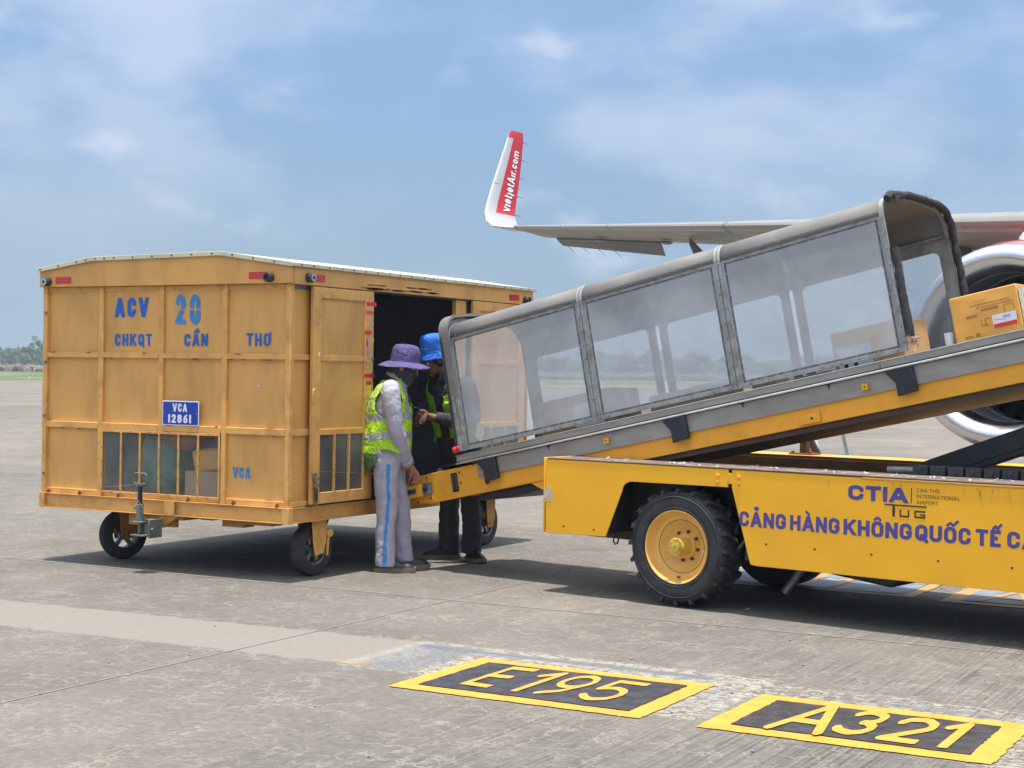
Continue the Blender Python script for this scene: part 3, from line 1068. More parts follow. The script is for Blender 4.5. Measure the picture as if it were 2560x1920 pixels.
# haze: one closed box of thin air ------------------------------------------
hz = MB()
c0, c1, c2, c3 = camfr(-520, -100), camfr(520, -100), camfr(520, 800), camfr(-520, 800)
b_ = [V((c.x, c.y, -1.2)) for c in (c0, c1, c2, c3)]
t_ = [V((c.x, c.y, 22.0)) for c in (c0, c1, c2, c3)]
hz.add(b_ + t_, [(0, 3, 2, 1), (4, 5, 6, 7), (0, 1, 5, 4), (1, 2, 6, 5), (2, 3, 7, 6), (3, 0, 4, 7)])
hm = bpy.data.materials.new('haze_air')
hm.use_nodes = True
hm.node_tree.nodes.clear()
ho = hm.node_tree.nodes.new('ShaderNodeOutputMaterial')
hv = hm.node_tree.nodes.new('ShaderNodeVolumePrincipled')
hv.inputs['Color'].default_value = (0.78, 0.88, 1.0, 1)
hv.inputs['Density'].default_value = 0.0004
hv.inputs['Anisotropy'].default_value = 0.1
hm.node_tree.links.new(hv.outputs[0], ho.inputs['Volume'])
o = hz.build('haze', hm, smooth=0)
o['kind'] = 'stuff'

# ================================================================== BAGGAGE CART
XL0, XR0, YF, YB = -9.435, -7.0, 9.33, 12.93
cart = thing('baggage_cart', 'mustard yellow enclosed baggage cart with blue ACV 20 lettering and one sliding door open', 'baggage cart',
             ((XL0 + XR0) / 2, (YF + YB) / 2, 0))
MU, ME = M['mustard'], M['mustard_edge']
ZR = [(2.13, 1.657), (1.615, 1.113), (1.063, .585)]
XC = [(XL0 + .045, -8.849), (-8.803, -8.242), (-8.196, -7.632), (-7.586, -7.045)]

# front wall panels
pan_lab = {}
for ri, (zt, zb) in enumerate(ZR):
    for ci, (xa, xb) in enumerate(XC):
        if ri == 2 and ci in (1, 2):
            continue
        g = MB()
        n = 4
        vs, fs = [], []
        for j in range(n + 1):
            for i in range(n + 1):
                e_ = 0.0 if (i in (0, n) or j in (0, n)) else random.uniform(-.002, .0045)
                vs.append((xa + (xb - xa) * i / n, YF + .028 + e_, zb + (zt - zb) * j / n))
        for j in range(n):
            for i in range(n):
                fs.append((j * (n + 1) + i, j * (n + 1) + i + 1, (j + 1) * (n + 1) + i + 1, (j + 1) * (n + 1) + i))
        g.add(vs, fs)
        g.box(xa, xb, YF + .034, YF + .038, zb, zt)
        g.build('wall_panel', MU, cart, fix=False)
# vertical posts and horizontal rails of the front
for x in (-8.826, -8.219, -7.609):
    g = MB()
    if x == -8.219:
        g.box(x - .0225, x + .0225, YF + .004, YF + .05, 1.062, 2.166)
    else:
        g.box(x - .0225, x + .0225, YF + .004, YF + .05, .546, 2.166)
    g.build('post', ME, cart, bevel=.004)
g = MB()
g.box(XL0, XL0 + .044, YF, YF + .045, .546, 2.166)
g.build('corner_post', ME, cart, bevel=.005)
g = MB()
g.prism([(-7.045, YF, .546), (-7.0, YF, .546), (-7.0, YF + .045, .546), (-7.045, YF + .045, .546)], (0, 0, 1.62))
g.build('corner_post', ME, cart, bevel=.006)
for zt, zb in ((1.657, 1.615), (1.113, 1.063)):
    for ci, (xa, xb) in enumerate(XC):
        g = MB()
        if ci < 3:
            g.box(xa, xb, YF + .001, YF + .05, zb, zt)
        else:
            g.box(xa, xb, YF + .001, YF + .05, zb, zt)
        g.build('rail', ME, cart, bevel=.004)
g = MB()
g.box(XL0 + .044, -8.849, YF + .012, YF + .05, .546, .585)
g.box(-7.586, -7.045, YF + .012, YF + .05, .546, .585)
g.box(-8.803, -7.632, YF + .022, YF + .05, .546, .572)
g.build('base_angle', ME, cart, bevel=.003)
g = MB()
g.box(XL0 + .044, -7.045, YF + .02, YF + .05, 2.13, 2.166)
g.build('top_angle', ME, cart, bevel=.003)
# window in the front: six flexible panes held by strips
wf = MB()
wf.box(-8.803, -7.636, YF - .004, YF + .006, 1.042, 1.061)
wf.box(-8.803, -7.636, YF - .004, YF + .006, .572, .589)
wf.box(-8.803, -8.789, YF - .004, YF + .006, .589, 1.042)
wf.box(-7.650, -7.636, YF - .004, YF + .006, .589, 1.042)
win = wf.build('window_frame', ME, cart, bevel=.002)
xs = [-8.789 + (1.139) * i / 6 for i in range(7)]
rv = MB()
for i in range(6):
    g = MB()
    a, b = xs[i] + (.008 if i else 0), xs[i + 1] - (.008 if i < 5 else 0)
    vs, fs = [], []
    n1_, n2_ = 6, 8
    for j in range(n2_ + 1):
        for k in range(n1_ + 1):
            u, v = k / n1_, j / n2_
            y = YF + .010 + .012 * math.sin(PI * u) * (0.4 + .6 * abs(math.cos(PI * v * 1.0))) * random.uniform(.7, 1.1)
            vs.append((a + (b - a) * u, y, .589 + .453 * v))
    for j in range(n2_):
        for k in range(n1_):
            fs.append((j * (n1_ + 1) + k, j * (n1_ + 1) + k + 1, (j + 1) * (n1_ + 1) + k + 1, (j + 1) * (n1_ + 1) + k))
    g.add(vs, fs)
    g.build('window_pane', M['pane'], win, fix=False)
    if i < 5:
        g = MB()
        g.box(xs[i + 1] - .007, xs[i + 1] + .007, YF - .008, YF + .008, .589, 1.042)
        g.build('window_strip', ME, win, bevel=.002)
    for k in range(5):
        rv.cyl((xs[i], YF - .010, .60 + k * .107), (xs[i], YF - .004, .60 + k * .107), .0045, 6)
    for z in (.580, 1.052):
        rv.cyl((xs[i] + .1, YF - .008, z), (xs[i] + .1, YF - .003, z), .0045, 6)
o = rv.build('window_rivet', M['rust'], win)
o['kind'] = 'stuff'
# side wall section beside the sliding door
for (zt, zb) in ZR:
    g = MB()
    g.box(XR0 - .038, XR0 - .028, YF + .046, 9.60, zb, zt)
    g.build('wall_panel', MU, cart)
for zt, zb in ((1.657, 1.615), (1.113, 1.063), (.585, .546)):
    g = MB()
    g.box(XR0 - .05, XR0 - .002, YF + .046, 9.60, zb, zt)
    g.build('rail', ME, cart, bevel=.004)
# left and rear walls, floor, lining
g = MB()
g.box(XL0, XL0 + .02, YF + .046, YB, .546, 2.166)
g.build('side_wall', MU, cart)
g = MB()
g.box(XL0 + .021, XR0 - .002, YB - .02, YB, .546, 2.166)
g.build('rear_wall', MU, cart)
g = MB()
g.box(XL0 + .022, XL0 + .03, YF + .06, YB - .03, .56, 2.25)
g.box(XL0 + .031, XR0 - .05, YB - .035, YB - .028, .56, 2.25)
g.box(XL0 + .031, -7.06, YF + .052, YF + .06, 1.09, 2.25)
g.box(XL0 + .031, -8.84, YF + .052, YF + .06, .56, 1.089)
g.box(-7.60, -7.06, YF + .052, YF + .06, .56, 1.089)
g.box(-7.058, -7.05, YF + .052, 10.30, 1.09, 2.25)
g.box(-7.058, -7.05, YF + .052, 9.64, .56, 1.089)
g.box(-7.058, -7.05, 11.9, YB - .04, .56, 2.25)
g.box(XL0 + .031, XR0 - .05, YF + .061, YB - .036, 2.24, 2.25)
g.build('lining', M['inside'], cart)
g = MB()
g.box(XL0 + .03, XR0 - .03, YF + .03, YB - .03, .53, .545)
g.build('floor_board', M['black_steel'], cart)
# fascia and roof
prof = [(XL0 - .012, 2.298), (-8.88, 2.371), (-7.609, 2.386), (-6.992, 2.296)]
g = MB()
g.prism([(XL0 - .012, YF - .03, 2.166), (-6.975, YF - .03, 2.166), (-6.975, YF - .03, 2.293)] + [(x, YF - .03, z) for x, z in prof[::-1]], (0, .028, 0))
g.build('fascia', MU, cart, bevel=.004)
g = MB()
g.box(-6.998, -6.970, YF - .0015, YB + .01, 2.162, 2.292)
g.build('fascia', MU, cart, bevel=.004)
g = MB()
g.box(XL0 - .012, XL0 + .01, YF - .0015, YB + .01, 2.166, 2.292)
g.build('fascia', MU, cart, bevel=.004)
g = MB()
g.prism([(XL0 - .012, YB + .012, 2.166), (-6.975, YB + .012, 2.166), (-6.975, YB + .012, 2.293)] + [(x, YB + .012, z) for x, z in prof[::-1]], (0, .02, 0))
g.build('fascia', MU, cart, bevel=.004)
g = MB()
rp = [(XL0 - .026, 2.296)] + [(x, z + .003) for x, z in prof[1:3]] + [(-6.955, 2.296)]
rt = [(x, z + .016) for x, z in rp]
g.prism([(x, YF - .042, z) for x, z in rp] + [(x, YF - .042, z) for x, z in rt[::-1]], (0, YB - YF + .09, 0))
roof = g.build('roof', M['roof_cream'], cart)
# folded edge trim with bolt heads
tr = MB()
for i in range(3):
    (xa, za), (xb, zb) = rp[i], rp[i + 1]
    tr.prism([(xa, YF - .050, za - .012), (xb, YF - .050, zb - .012), (xb, YF - .050, zb + .020), (xa, YF - .050, za + .020)], (0, .007, 0))
tr.box(-6.954, -6.947, YF - .05, YB + .05, 2.288, 2.314)
tr.build('roof_trim', M['roof_cream'], roof, bevel=.002)
rv = MB()
for t in range(26):
    x = rp[0][0] + .04 + t * .096
    z = None
    for i in range(3):
        if rp[i][0] <= x <= rp[i + 1][0]:
            z = rp[i][1] + (rp[i + 1][1] - rp[i][1]) * (x - rp[i][0]) / (rp[i + 1][0] - rp[i][0])
    if z and t % 2 == 0 or t in (5, 7):
        rv.cyl((x, YF - .056, z + .004), (x, YF - .049, z + .004), .007, 7)
for t in range(22):
    y = YF + .05 + t * .165 + random.uniform(-.02, .02)
    rv.cyl((-6.947, y, 2.301), (-6.941, y, 2.301), .006, 7)
rv.build('roof_bolts', M['rust'], roof)['kind'] = 'stuff'
# scrapes where the door head rubbed
g = MB()
for i in range(26):
    y = random.uniform(10.2, 11.25)
    w_ = random.uniform(.03, .16)
    z = 2.172 + (y - 10.2) * .012 + random.choice((0, 0, .006, .03)) + random.uniform(0, .004)
    pts = []
    for k in range(8):
        a = 2 * PI * k / 8
        pts.append((-6.9692, y + w_ * math.cos(a) * random.uniform(.7, 1), z + random.uniform(.004, .009) * math.sin(a)))
    g.add(pts, [tuple(range(8))])
g.build('scraped_primer', M['scrape'], cart, smooth=0, fix=False)['kind'] = 'stuff'
# red reflectors, rubber buffers
for (p0, p1) in (((-9.272, YF - .034, 2.192), (-9.111, YF - .0305, 2.244)), ((-7.361, YF - .034, 2.2), (-7.204, YF - .0305, 2.251))):
    g = MB()
    g.box(p0[0], p1[0], p0[1], p1[1], p0[2], p1[2])
    g.build('reflector', M['reflector'], cart, bevel=.001)
for (y0, y1) in ((9.555, 9.70), (12.50, 12.68)):
    g = MB()
    g.box(-6.9695, -6.966, y0, y1, 2.192, 2.243)
    g.build('reflector', M['reflector'], cart, bevel=.001)


def buffer_(c, d, front):
    d = V(d)
    g = MB()
    g.lathe([(0.0, 0), (.034, 0), (.036, .045), (.033, .052), (.020, .052), (.018, .040), (0.0, .040)], c, d, 20)
    b = g.build('rubber_buffer', M['rubber'], cart)
    if front:
        g = MB()
        g.lathe([(.012, .0535), (.030, .0535), (.030, .056), (.012, .056), (.012, .0535)], c, d, 20)
        g.build('washer', M['pad_ring'], b)


buffer_((-9.350, YF - .03, 2.206), (0, -1, 0), True)
buffer_((-7.163, YF - .03, 2.209), (0, -1, 0), False)
buffer_((-6.971, 9.49, 2.214), (1, 0, 0), True)
buffer_((-6.971, 12.79, 2.20), (1, 0, 0), False)


# lettering on the front
def letters(name, s, x0, x1, z0, z1, mat, sw=.22, cond=.62, stencil=False, label=None, y=None, gap=.16, parent=None):
    g = MB()
    text_mb(g, s, (x0, (YF + .0252) if y is None else y, z0), (1, 0, 0), (0, 0, 1), z1 - z0, x1 - x0, sw=sw, cond=cond, stencil=stencil, gap=gap)
    o = g.build(name, mat, parent or cart, smooth=0, fix=False)
    if label:
        o['label'] = label
    return o


letters('lettering', 'ACV', -8.705, -8.364, 1.928, 2.079, M['blue_let'], .22, .62, label='large blue letters ACV')
letters('lettering', '20', -8.099, -7.859, 1.873, 2.097, M['blue_let2'], .17, .5, stencil=True, label='pale blue stencilled number 20')
letters('lettering', 'CHKQT', -8.703, -8.328, 1.708, 1.801, M['blue_let'], .19, .6, label='blue letters CHKQT')
letters('lettering', 'CẦN', -8.01, -7.784, 1.709, 1.802, M['blue_let'], .19, .62, label='blue word CẦN')
letters('lettering', 'THƠ', -7.419, -7.20, 1.713, 1.807, M['blue_let'], .19, .62, label='blue word THƠ')
letters('lettering', 'VCA', -7.533, -7.37, .740, .820, M['blue_let2'], .2, .6, label='small light blue letters VCA')
g = MB()
g.box(-8.187, -7.833, YF - .006, YF - .002, 1.111, 1.297)
pl = g.build('number_plate', M['white'], cart, bevel=.0015)
g = MB()
g.box(-8.179, -7.841, YF - .0072, YF - .0061, 1.119, 1.289)
g.build('plate_field', M['plate_blue'], pl, smooth=0)
letters('plate_text', 'VCA', -8.085, -7.945, 1.215, 1.277, M['white'], .2, .62, y=YF - .0076, parent=pl)
letters('plate_text', '12861', -8.128, -7.906, 1.131, 1.196, M['white'], .2, .62, y=YF - .0076, parent=pl)
for (x, z) in ((-8.165, 1.204), (-7.855, 1.204)):
    rv = MB()
    rv.cyl((x, YF - .011, z), (x, YF - .007, z), .005, 8)
    rv.build('plate_screw', M['steel'], pl)
# bolts: left column and base
for (x, z) in ((-9.40, 1.965), (-9.40, 1.575), (-9.405, 1.155), (-9.405, .70)):
    bm_ = MB()
    bm_.cyl((x, YF - .016, z), (x, YF + .002, z), .013, 8)
    bm_.build('hex_bolt', M['steel'], cart, bevel=.002)
for x in (-9.35, -9.02, -8.62, -7.93, -7.50, -7.10):
    bm_ = MB()
    bm_.lathe([(0, 0), (.013, 0), (.013, .017), (.007, .017), (.007, .027), (0, .027)], (x, YF - .004, .5462), (0, 0, 1), 8)
    bm_.build('base_bolt', M['rust'], cart)
g = MB()
for k in range(18):
    a, b = random.choice(XC)
    x = random.uniform(a + .03, b - .03)
    z = random.choice([1.655, 1.111, 1.612, 1.06]) + random.uniform(-.002, .002)
    w_ = random.uniform(.01, .05)
    g.add([(x - w_, YF - .0006, z), (x, YF - .0006, z - .006), (x + w_, YF - .0006, z + .001), (x, YF - .0006, z + .004)], [(0, 1, 2, 3)])
g.build('paint_chips', M['rust'], cart, smooth=0, fix=False)['kind'] = 'stuff'
g = MB()
for (x, z, r) in ((-7.30, 1.42, .014), (-7.29, 1.415, .01)):
    g.add([(x + r * math.cos(a) * random.uniform(.6, 1), YF + .0245, z + r * math.sin(a) * random.uniform(.6, 1)) for a in [k * PI / 4 for k in range(8)]], [tuple(range(8))])
g.build('torn_tape', M['white'], cart, smooth=0, fix=False)

# chassis: channel beams with flanges
def channel_x(x0, x1, y, z0, z1, d, parent):
    g = MB()
    g.box(x0, x1, y + .026, y + .032, z0, z1)
    g.box(x0, x1, y, y + .0255, z1 - .007, z1)
    g.box(x0, x1, y, y + .0255, z0, z0 + .007)
    return g


channel_x(XL0 + .045, -7.05, YF - .012, .428, .544, 0, cart).build('front_beam', ME, cart, bevel=.0015)
g = MB()
g.box(XR0 - .024, XR0 - .018, YF + .04, YB, .428, .542)
g.box(XR0 - .018, XR0 + .010, YF + .04, YB, .535, .542)
g.box(XR0 - .018, XR0 + .010, YF + .04, YB, .428, .435)
g.build('side_beam', ME, cart, bevel=.0015)
g = MB()
g.box(XL0 - .005, XL0 + .02, YF + .04, YB, .428, .542)
g.build('side_beam', ME, cart)
g = MB()
g.box(XL0 + .02, XR0 - .025, YB - .03, YB, .428, .542)
g.build('rear_beam', ME, cart)
for x0, x1, d in ((XL0 - .006, XL0 + .044, 0), (-7.049, -6.988, 1)):
    g = MB()
    g.box(x0, x1, YF - .014, YF + .0395, .4265, .5455)
    g.build('corner_block', ME, cart, bevel=.003)
g = MB()
g.box(-6.975, -6.985, YB - .03, YB + .012, .426, .546)
g.box(-7.02, -6.9855, YB + .0005, YB + .012, .426, .546)
g.build('corner_block', ME, cart)
g = MB()
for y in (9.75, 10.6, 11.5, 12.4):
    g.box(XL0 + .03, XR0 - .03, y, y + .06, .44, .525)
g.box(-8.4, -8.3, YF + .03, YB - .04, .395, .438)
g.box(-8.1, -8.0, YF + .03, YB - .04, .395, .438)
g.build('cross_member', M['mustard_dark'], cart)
g = MB()
g.box(-7.95, -7.83, 9.50, 9.62, .395, .4275)
g.build('bracket', M['mustard_dark'], cart)
g = MB()
g.prism([(-7.66, 9.4, .4275), (-7.66, 9.4, .37), (-7.46, 9.4, .37), (-7.46, 9.4, .395), (-7.2, 9.4, .395), (-7.2, 9.4, .4275)], (0, .13, 0))
g.build('bracket', M['mustard_dark'], cart)


# wheels
def cart_wheel(cx, cy, steer, r=.2):
    ax = V((math.cos(steer), math.sin(steer), 0))
    c = V((cx, cy, r))
    prof = [(.115, -.044), (.135, -.046), (.178, -.048), (.192, -.040), (.2, -.018), (.2, .018), (.192, .040), (.178, .048), (.135, .046), (.115, .044), (.115, -.044)]
    g = MB()
    g.lathe(prof, c, ax, 40)
    ty = g.build('wheel', M['rubber'], cart, fix=True)
    g = MB()
    g.lathe([(.1145, -.04), (.108, -.036), (.104, 0), (.108, .036), (.1145, .04), (.1145, -.04)], c, ax, 32)
    side = ax.cross(V((0, 0, 1))).normalized()
    for k in range(5):
        a = 2 * PI * k / 5 + .3
        d = side * math.cos(a) + V((0, 0, 1)) * math.sin(a)
        t = ax.cross(d).normalized()
        g.obox(c + d * .066, d * .040, t * .017, ax * .012)
    g.lathe([(0, -.04), (.034, -.04), (.036, -.03), (.036, .03), (.034, .04), (0, .04)], c, ax, 20)
    g.build('rim', M['steel'], ty)
    return ty, c, ax, side


for (cx, cy, st_, nm) in ((-7.135, 9.80, -.10, 0), (-9.0, 9.80, -.35, 1), (-7.16, 12.42, 0, 2), (-9.0, 12.42, 0, 3)):
    ty, c, ax, side = cart_wheel(cx, cy, st_)
    g = MB()
    for s_ in (1, -1):
        q = c + ax * (.066 * s_)
        pts = [q + side * .075 + V((0, 0, .228)), q - side * .085 + V((0, 0, .228)), q - side * .085 + V((0, 0, .05)),
               q - side * .05 - V((0, 0, .03)), q + side * .035 - V((0, 0, .045)), q + side * .06 + V((0, 0, .06))]
        g.prism(pts, ax * (.010 * s_))
    g.obox(c + V((0, 0, .235)), ax * .085, side * .10, V((0, 0, .008)))
    g.cyl(c - ax * .085, c + ax * .085, .016, 10)
    g.build('fork', ME if nm == 0 else M['mustard_dark'], cart, bevel=.003)
    if nm == 0:
        g = MB()
        q = c + ax * .07 + V((0, 0, .12))
        g.cyl(q - side * .105 - ax * .01, q - side * .105 + ax * .03, .032, 14)
        g.bar(q - side * .10 + ax * .012, q - side * .085 + ax * .012 - V((0, 0, .17)), .02, .012)
        g.bar(q - side * .05 + ax * .012 - V((0, 0, .06)), q + side * .02 + ax * .012 - V((0, 0, .10)), .016, .03)
        g.build('brake_lever', ME, cart, bevel=.003)

# tow hitch with pull pin
hx, hy = -8.285, YF - .13
ht = MB()
ht.tube([(hx, hy, .38), (hx, hy, .515)], .028, 14)
ht.box(hx - .05, hx + .05, hy - .04, hy + .04, .375, .388)
ht.box(hx - .05, hx + .085, hy - .05, hy + .11, .277, .29)
ht.box(hx - .012, hx + .012, hy - .01, hy + .04, .29, .375)
ht.box(hx + .02, hx + .10, hy + .02, YF - .02, .27, .40)
ht.box(hx + .10, hx + .115, hy - .02, YF - .01, .265, .405)
ht.tube([(hx - .055, hy, .487), (hx, hy, .487)], .013, 10)
ht.tube([(hx + .115, hy, .33), (hx + .135, hy, .33)], .014, 8)
hitch = ht.build('tow_hitch', M['hitch_grey'], cart, bevel=.004)
g = MB()
g.tube([(hx, hy, .515), (hx, hy, .655)], .018, 12)
g.build('hitch_pin', M['black'], hitch)
g = MB()
g.tube([(hx - .05, hy, .67), (hx - .062, hy, .682), (hx - .062, hy, .735), (hx - .05, hy, .747), (hx + .05, hy, .747), (hx + .062, hy, .735), (hx + .062, hy, .68), (hx + .05, hy, .668)], .006, 8, closed=True)
g.box(hx - .028, hx + .028, hy - .012, hy + .012, .652, .665)
g.build('pull_handle', M['hitch_grey'], hitch)
g = MB()
g.tube([(hx - .02, hy - .01, .665), (hx - .035, hy - .012, .62), (hx - .022, hy - .012, .56), (hx + .01, hy - .02, .53), (hx + .045, hy - .02, .49), (hx + .05, hy - .02, .45)], .003, 6)
g.build('safety_chain', M['steel'], hitch)
g = MB()
g.prism([(-8.21, YF - .005, .4275), (-8.02, YF - .005, .4275), (-8.16, YF - .005, .335), (-8.21, YF - .005, .335)], (0, .012, 0))
g.box(-8.53, -8.07, YF + .02, YF + .06, .34, .427)
g.build('hitch_bracket', M['mustard_dark'], cart)
# beam doubling plate left of the hitch
g = MB()
g.box(-8.05, -8.15, YF - .0145, YF - .0135, .4355, .5365)
g.build('cover_plate', ME, cart)


# sliding doors
def door(y0, y1, mirror, group_label):
    X0, X1 = -6.992, -6.962
    g = MB()
    sw_ = .10
    g.box(X0, X1, y0, y0 + sw_, .556, 2.155)
    g.box(X0, X1, y1 - sw_ - .015, y1, .556, 2.155)
    ya, yb = y0 + sw_, y1 - sw_ - .015
    g.box(X0, X1 - .001, ya, yb, 2.075, 2.155)
    g.box(X0, X1 - .003, ya, yb, 1.612, 1.652)
    g.box(X0, X1 - .003, ya, yb, 1.063, 1.108)
    g.box(X0, X1 - .001, ya, yb, .556, .640)
    dr = g.build('sliding_door', ME, cart, bevel=.004)
    for (za, zb) in ((1.652, 2.075), (1.108, 1.612)):
        g = MB()
        g.box(X0 + .004, X0 + .012, ya, yb, za, zb)
        g.build('door_panel', MU, dr)
        g = MB()
        for (q0, q1, q2, q3) in ((ya, yb, za, za + .008), (ya, yb, zb - .008, zb), (ya, ya + .008, za + .008, zb - .008), (yb - .008, yb, za + .008, zb - .008)):
            g.box(X0 + .012, X1 - .012, q0, q1, q2, q3)
        g.build('panel_bead', ME, dr)
    for i in range(3):
        a = ya + (yb - ya) * i / 3 + (.006 if i else 0)
        b = ya + (yb - ya) * (i + 1) / 3 - (.006 if i < 2 else 0)
        g = MB()
        g.box(X0 + .010, X0 + .012, a, b, .640, 1.063)
        g.build('window_pane', M['pane'], dr)
        if i < 2:
            g = MB()
            g.box(X0 + .008, X1 + .002, b + .0005, b + .0115, .640, 1.063)
            g.build('window_strip', ME, dr, bevel=.0015)
    rv = MB()
    for i in range(4):
        y = ya + (yb - ya) * i / 3
        for k in range(5):
            rv.cyl((X1 - .002, y, .66 + k * .09), (X1 + .004, y, .66 + k * .09), .004, 6)
        rv.cyl((X1 - .002, y + .05, 1.056), (X1 + .003, y + .05, 1.056), .004, 6)
    rv.build('rivets', M['rust'], dr)['kind'] = 'stuff'
    return dr


d1 = door(9.555, 10.341, False, '')
g = MB()
g.tube([(-6.955, 9.56, 1.405), (-6.93, 9.53, 1.405), (-6.93, 9.515, 1.395), (-6.93, 9.515, 1.31), (-6.93, 9.53, 1.298), (-6.955, 9.56, 1.298)], .0065, 8)
g.build('door_handle', ME, d1)
lt = MB()
lt.tube([(-6.94, 9.585, .55), (-6.94, 9.585, .77), (-6.94, 9.58, .785), (-6.94, 9.53, .79)], .009, 10)
lt.box(-6.961, -6.925, 9.565, 9.605, .735, .765)
lt.box(-6.961, -6.925, 9.568, 9.602, .685, .715)
latch = lt.build('door_latch', M['steel'], d1, bevel=.002)
g = MB()
sp_ = []
for k in range(90):
    a = k * .75
    sp_.append((-6.94 + .014 * math.cos(a), 9.585 + .014 * math.sin(a), .575 + k * .00115))
g.tube(sp_, .0028, 5)
g.build('latch_spring', M['black_steel'], latch)
# tape residue and red seals on the leading stile
g = MB()
for k in range(120):
    z = random.triangular(.62, 2.10, 1.5)
    y = 10.228 + random.choice((0, .03, .06, .085)) + random.uniform(0, .022)
    w_, h_ = random.uniform(.004, .016), random.uniform(.008, .03)
    pts = [(-6.9612, y + w_ * random.uniform(.4, 1) * math.cos(a), z + h_ * random.uniform(.5, 1) * math.sin(a)) for a in [q * PI / 4 for q in range(8)]]
    g.add(pts, [tuple(range(8))])
g.build('tape_residue', M['residue'], d1, smooth=0, fix=False)
for (z, y0, y1, h, mt) in ((2.058, 10.235, 10.37, .030, 'sticker_red'), (1.992, 10.225, 10.335, .026, 'sticker_pink'), (1.838, 10.22, 10.31, .03, 'sticker_red'),
                           (1.747, 10.235, 10.262, .036, 'sticker_pink'), (1.505, 10.215, 10.36, .028, 'sticker_red'), (1.448, 10.245, 10.318, .03, 'sticker_red')):
    g = MB()
    g.box(-6.9608, -6.9598, y0, y1, z - h / 2, z + h / 2)
    g.box(-6.9606, -6.9600, y0 + .01, y0 + .03, z - h * .2, z + h * .2)
    g.build('seal_sticker', M[mt], d1, smooth=0)
g = MB()
for (y, z, s_) in ((10.03, 1.765, .016), (10.06, 1.408, .02), (10.15, 1.43, .02), (9.63, 1.66, .018)):
    a0 = random.uniform(0, 3)
    g.add([(-6.9836 if y > 9.65 else -6.9612, y + s_ * math.cos(a0 + a) * (1 if k_ % 2 else .5), z + s_ * math.sin(a0 + a)) for k_, a in enumerate([q * PI / 3 for q in range(6)])], [tuple(range(6))])
g.build('torn_tape', M['white'], d1, smooth=0, fix=False)
g = MB()
g.box(-7.04, -6.998, 11.632, 11.80, .546, 2.162)
g.build('door_post', MU, cart, bevel=.004)
d2 = door(11.862, 12.80, True, '')
g = MB()
g.box(-7.03, -6.996, YF + .27, YB, 2.15, 2.161)
g.box(-7.005, -6.97, YF + .2, YB - .05, .5425, .552)
g.build('door_track', M['black_steel'], cart)
# inner gate standing in the doorway
g = MB()
g.box(-7.09, -7.06, 10.86, 10.985, .547, 1.17)
g.build('inner_gate', ME, cart, bevel=.004)
g = MB()
g.box(-7.085, -7.06, 11.0, 11.05, .547, 1.16)
g.build('inner_gate_edge', M['frame_grey'], cart, bevel=.003)

# load inside the cart, seen dimly through the windows -----------------------
def bag(c, r, mat, jit, name, label, cat, seed):
    random.seed(seed)
    g = MB()
    g.ico(c, r, 3, 0, 0.0)
    g.v = [V(c) + V(((p.x - c[0]) * (1 + .18 * noise.noise(p * 6)), (p.y - c[1]) * (1 + .18 * noise.noise(p * 5)), (p.z - c[2]) * (1 + .22 * noise.noise(p * 7)))) for p in g.v]
    g.v = [V((p.x, p.y, max(p.z, .548))) for p in g.v]
    return tag(g.build(name, mat), label, cat)


M['teal_bag'] = cloth('teal_sack', (0.10, 0.33, 0.27))
M['red_bag'] = cloth('red_sack', (0.45, 0.09, 0.05))
M['gold_bag'] = paint('gold_wrapped_bundle', (0.75, 0.42, 0.07), 0.35, dent=.8)
bag((-8.40, 9.64, .80), (.24, .2, .30), M['teal_bag'], 0, 'sack', 'teal sack behind the front window of the cart', 'sack', 1)
bag((-8.22, 9.66, 1.02), (.2, .2, .12), M['red_bag'], 0, 'sack', 'dull red sack lying on top of the teal sack', 'sack', 2)
g = MB()
g.obox((-7.83, 9.58, .86), (.15, .03, .02), (-.03, .16, 0), (-.02, 0, .085))
tag(g.build('parcel', M['gold_bag'], bevel=.03), 'gold wrapped parcel behind the front window of the cart', 'parcel')
g = MB()
g.obox((-7.84, 9.60, .66), (.2, .02, 0), (-.02, .19, 0), (0, 0, .11))
tag(g.build('parcel', M['card_tan'], bevel=.01), 'plain carton under the gold wrapped parcel in the cart', 'parcel')
random.seed(11)


# ================================================================== BELT LOADER
LO = V((-4.152, 9.837, 0))
LRZ = math.radians(-10.0)
ML = Matrix.Translation(LO) @ Matrix.Rotation(LRZ, 4, 'Z')
AL = math.radians(12.07)
MC = ML @ Matrix.Translation(V((0, .33, 1.332))) @ Matrix.Rotation(-AL, 4, 'Y')
loader = thing('belt_loader', 'bright yellow belt loader with a raised conveyor, grey canopy tunnel and CTIA lettering', 'belt loader', LO, LRZ)
YE, YC, GM = M['yellow'], M['yellow_conv'], M['grey_metal']


def LB():
    return MB(ML)


def CB():
    return MB(MC)


# side panels
def side_prism(poly, y0=0.0, d=.012):
    g = LB()
    g.prism([(x, y0, z) for x, z in poly], (0, d, 0))
    return g


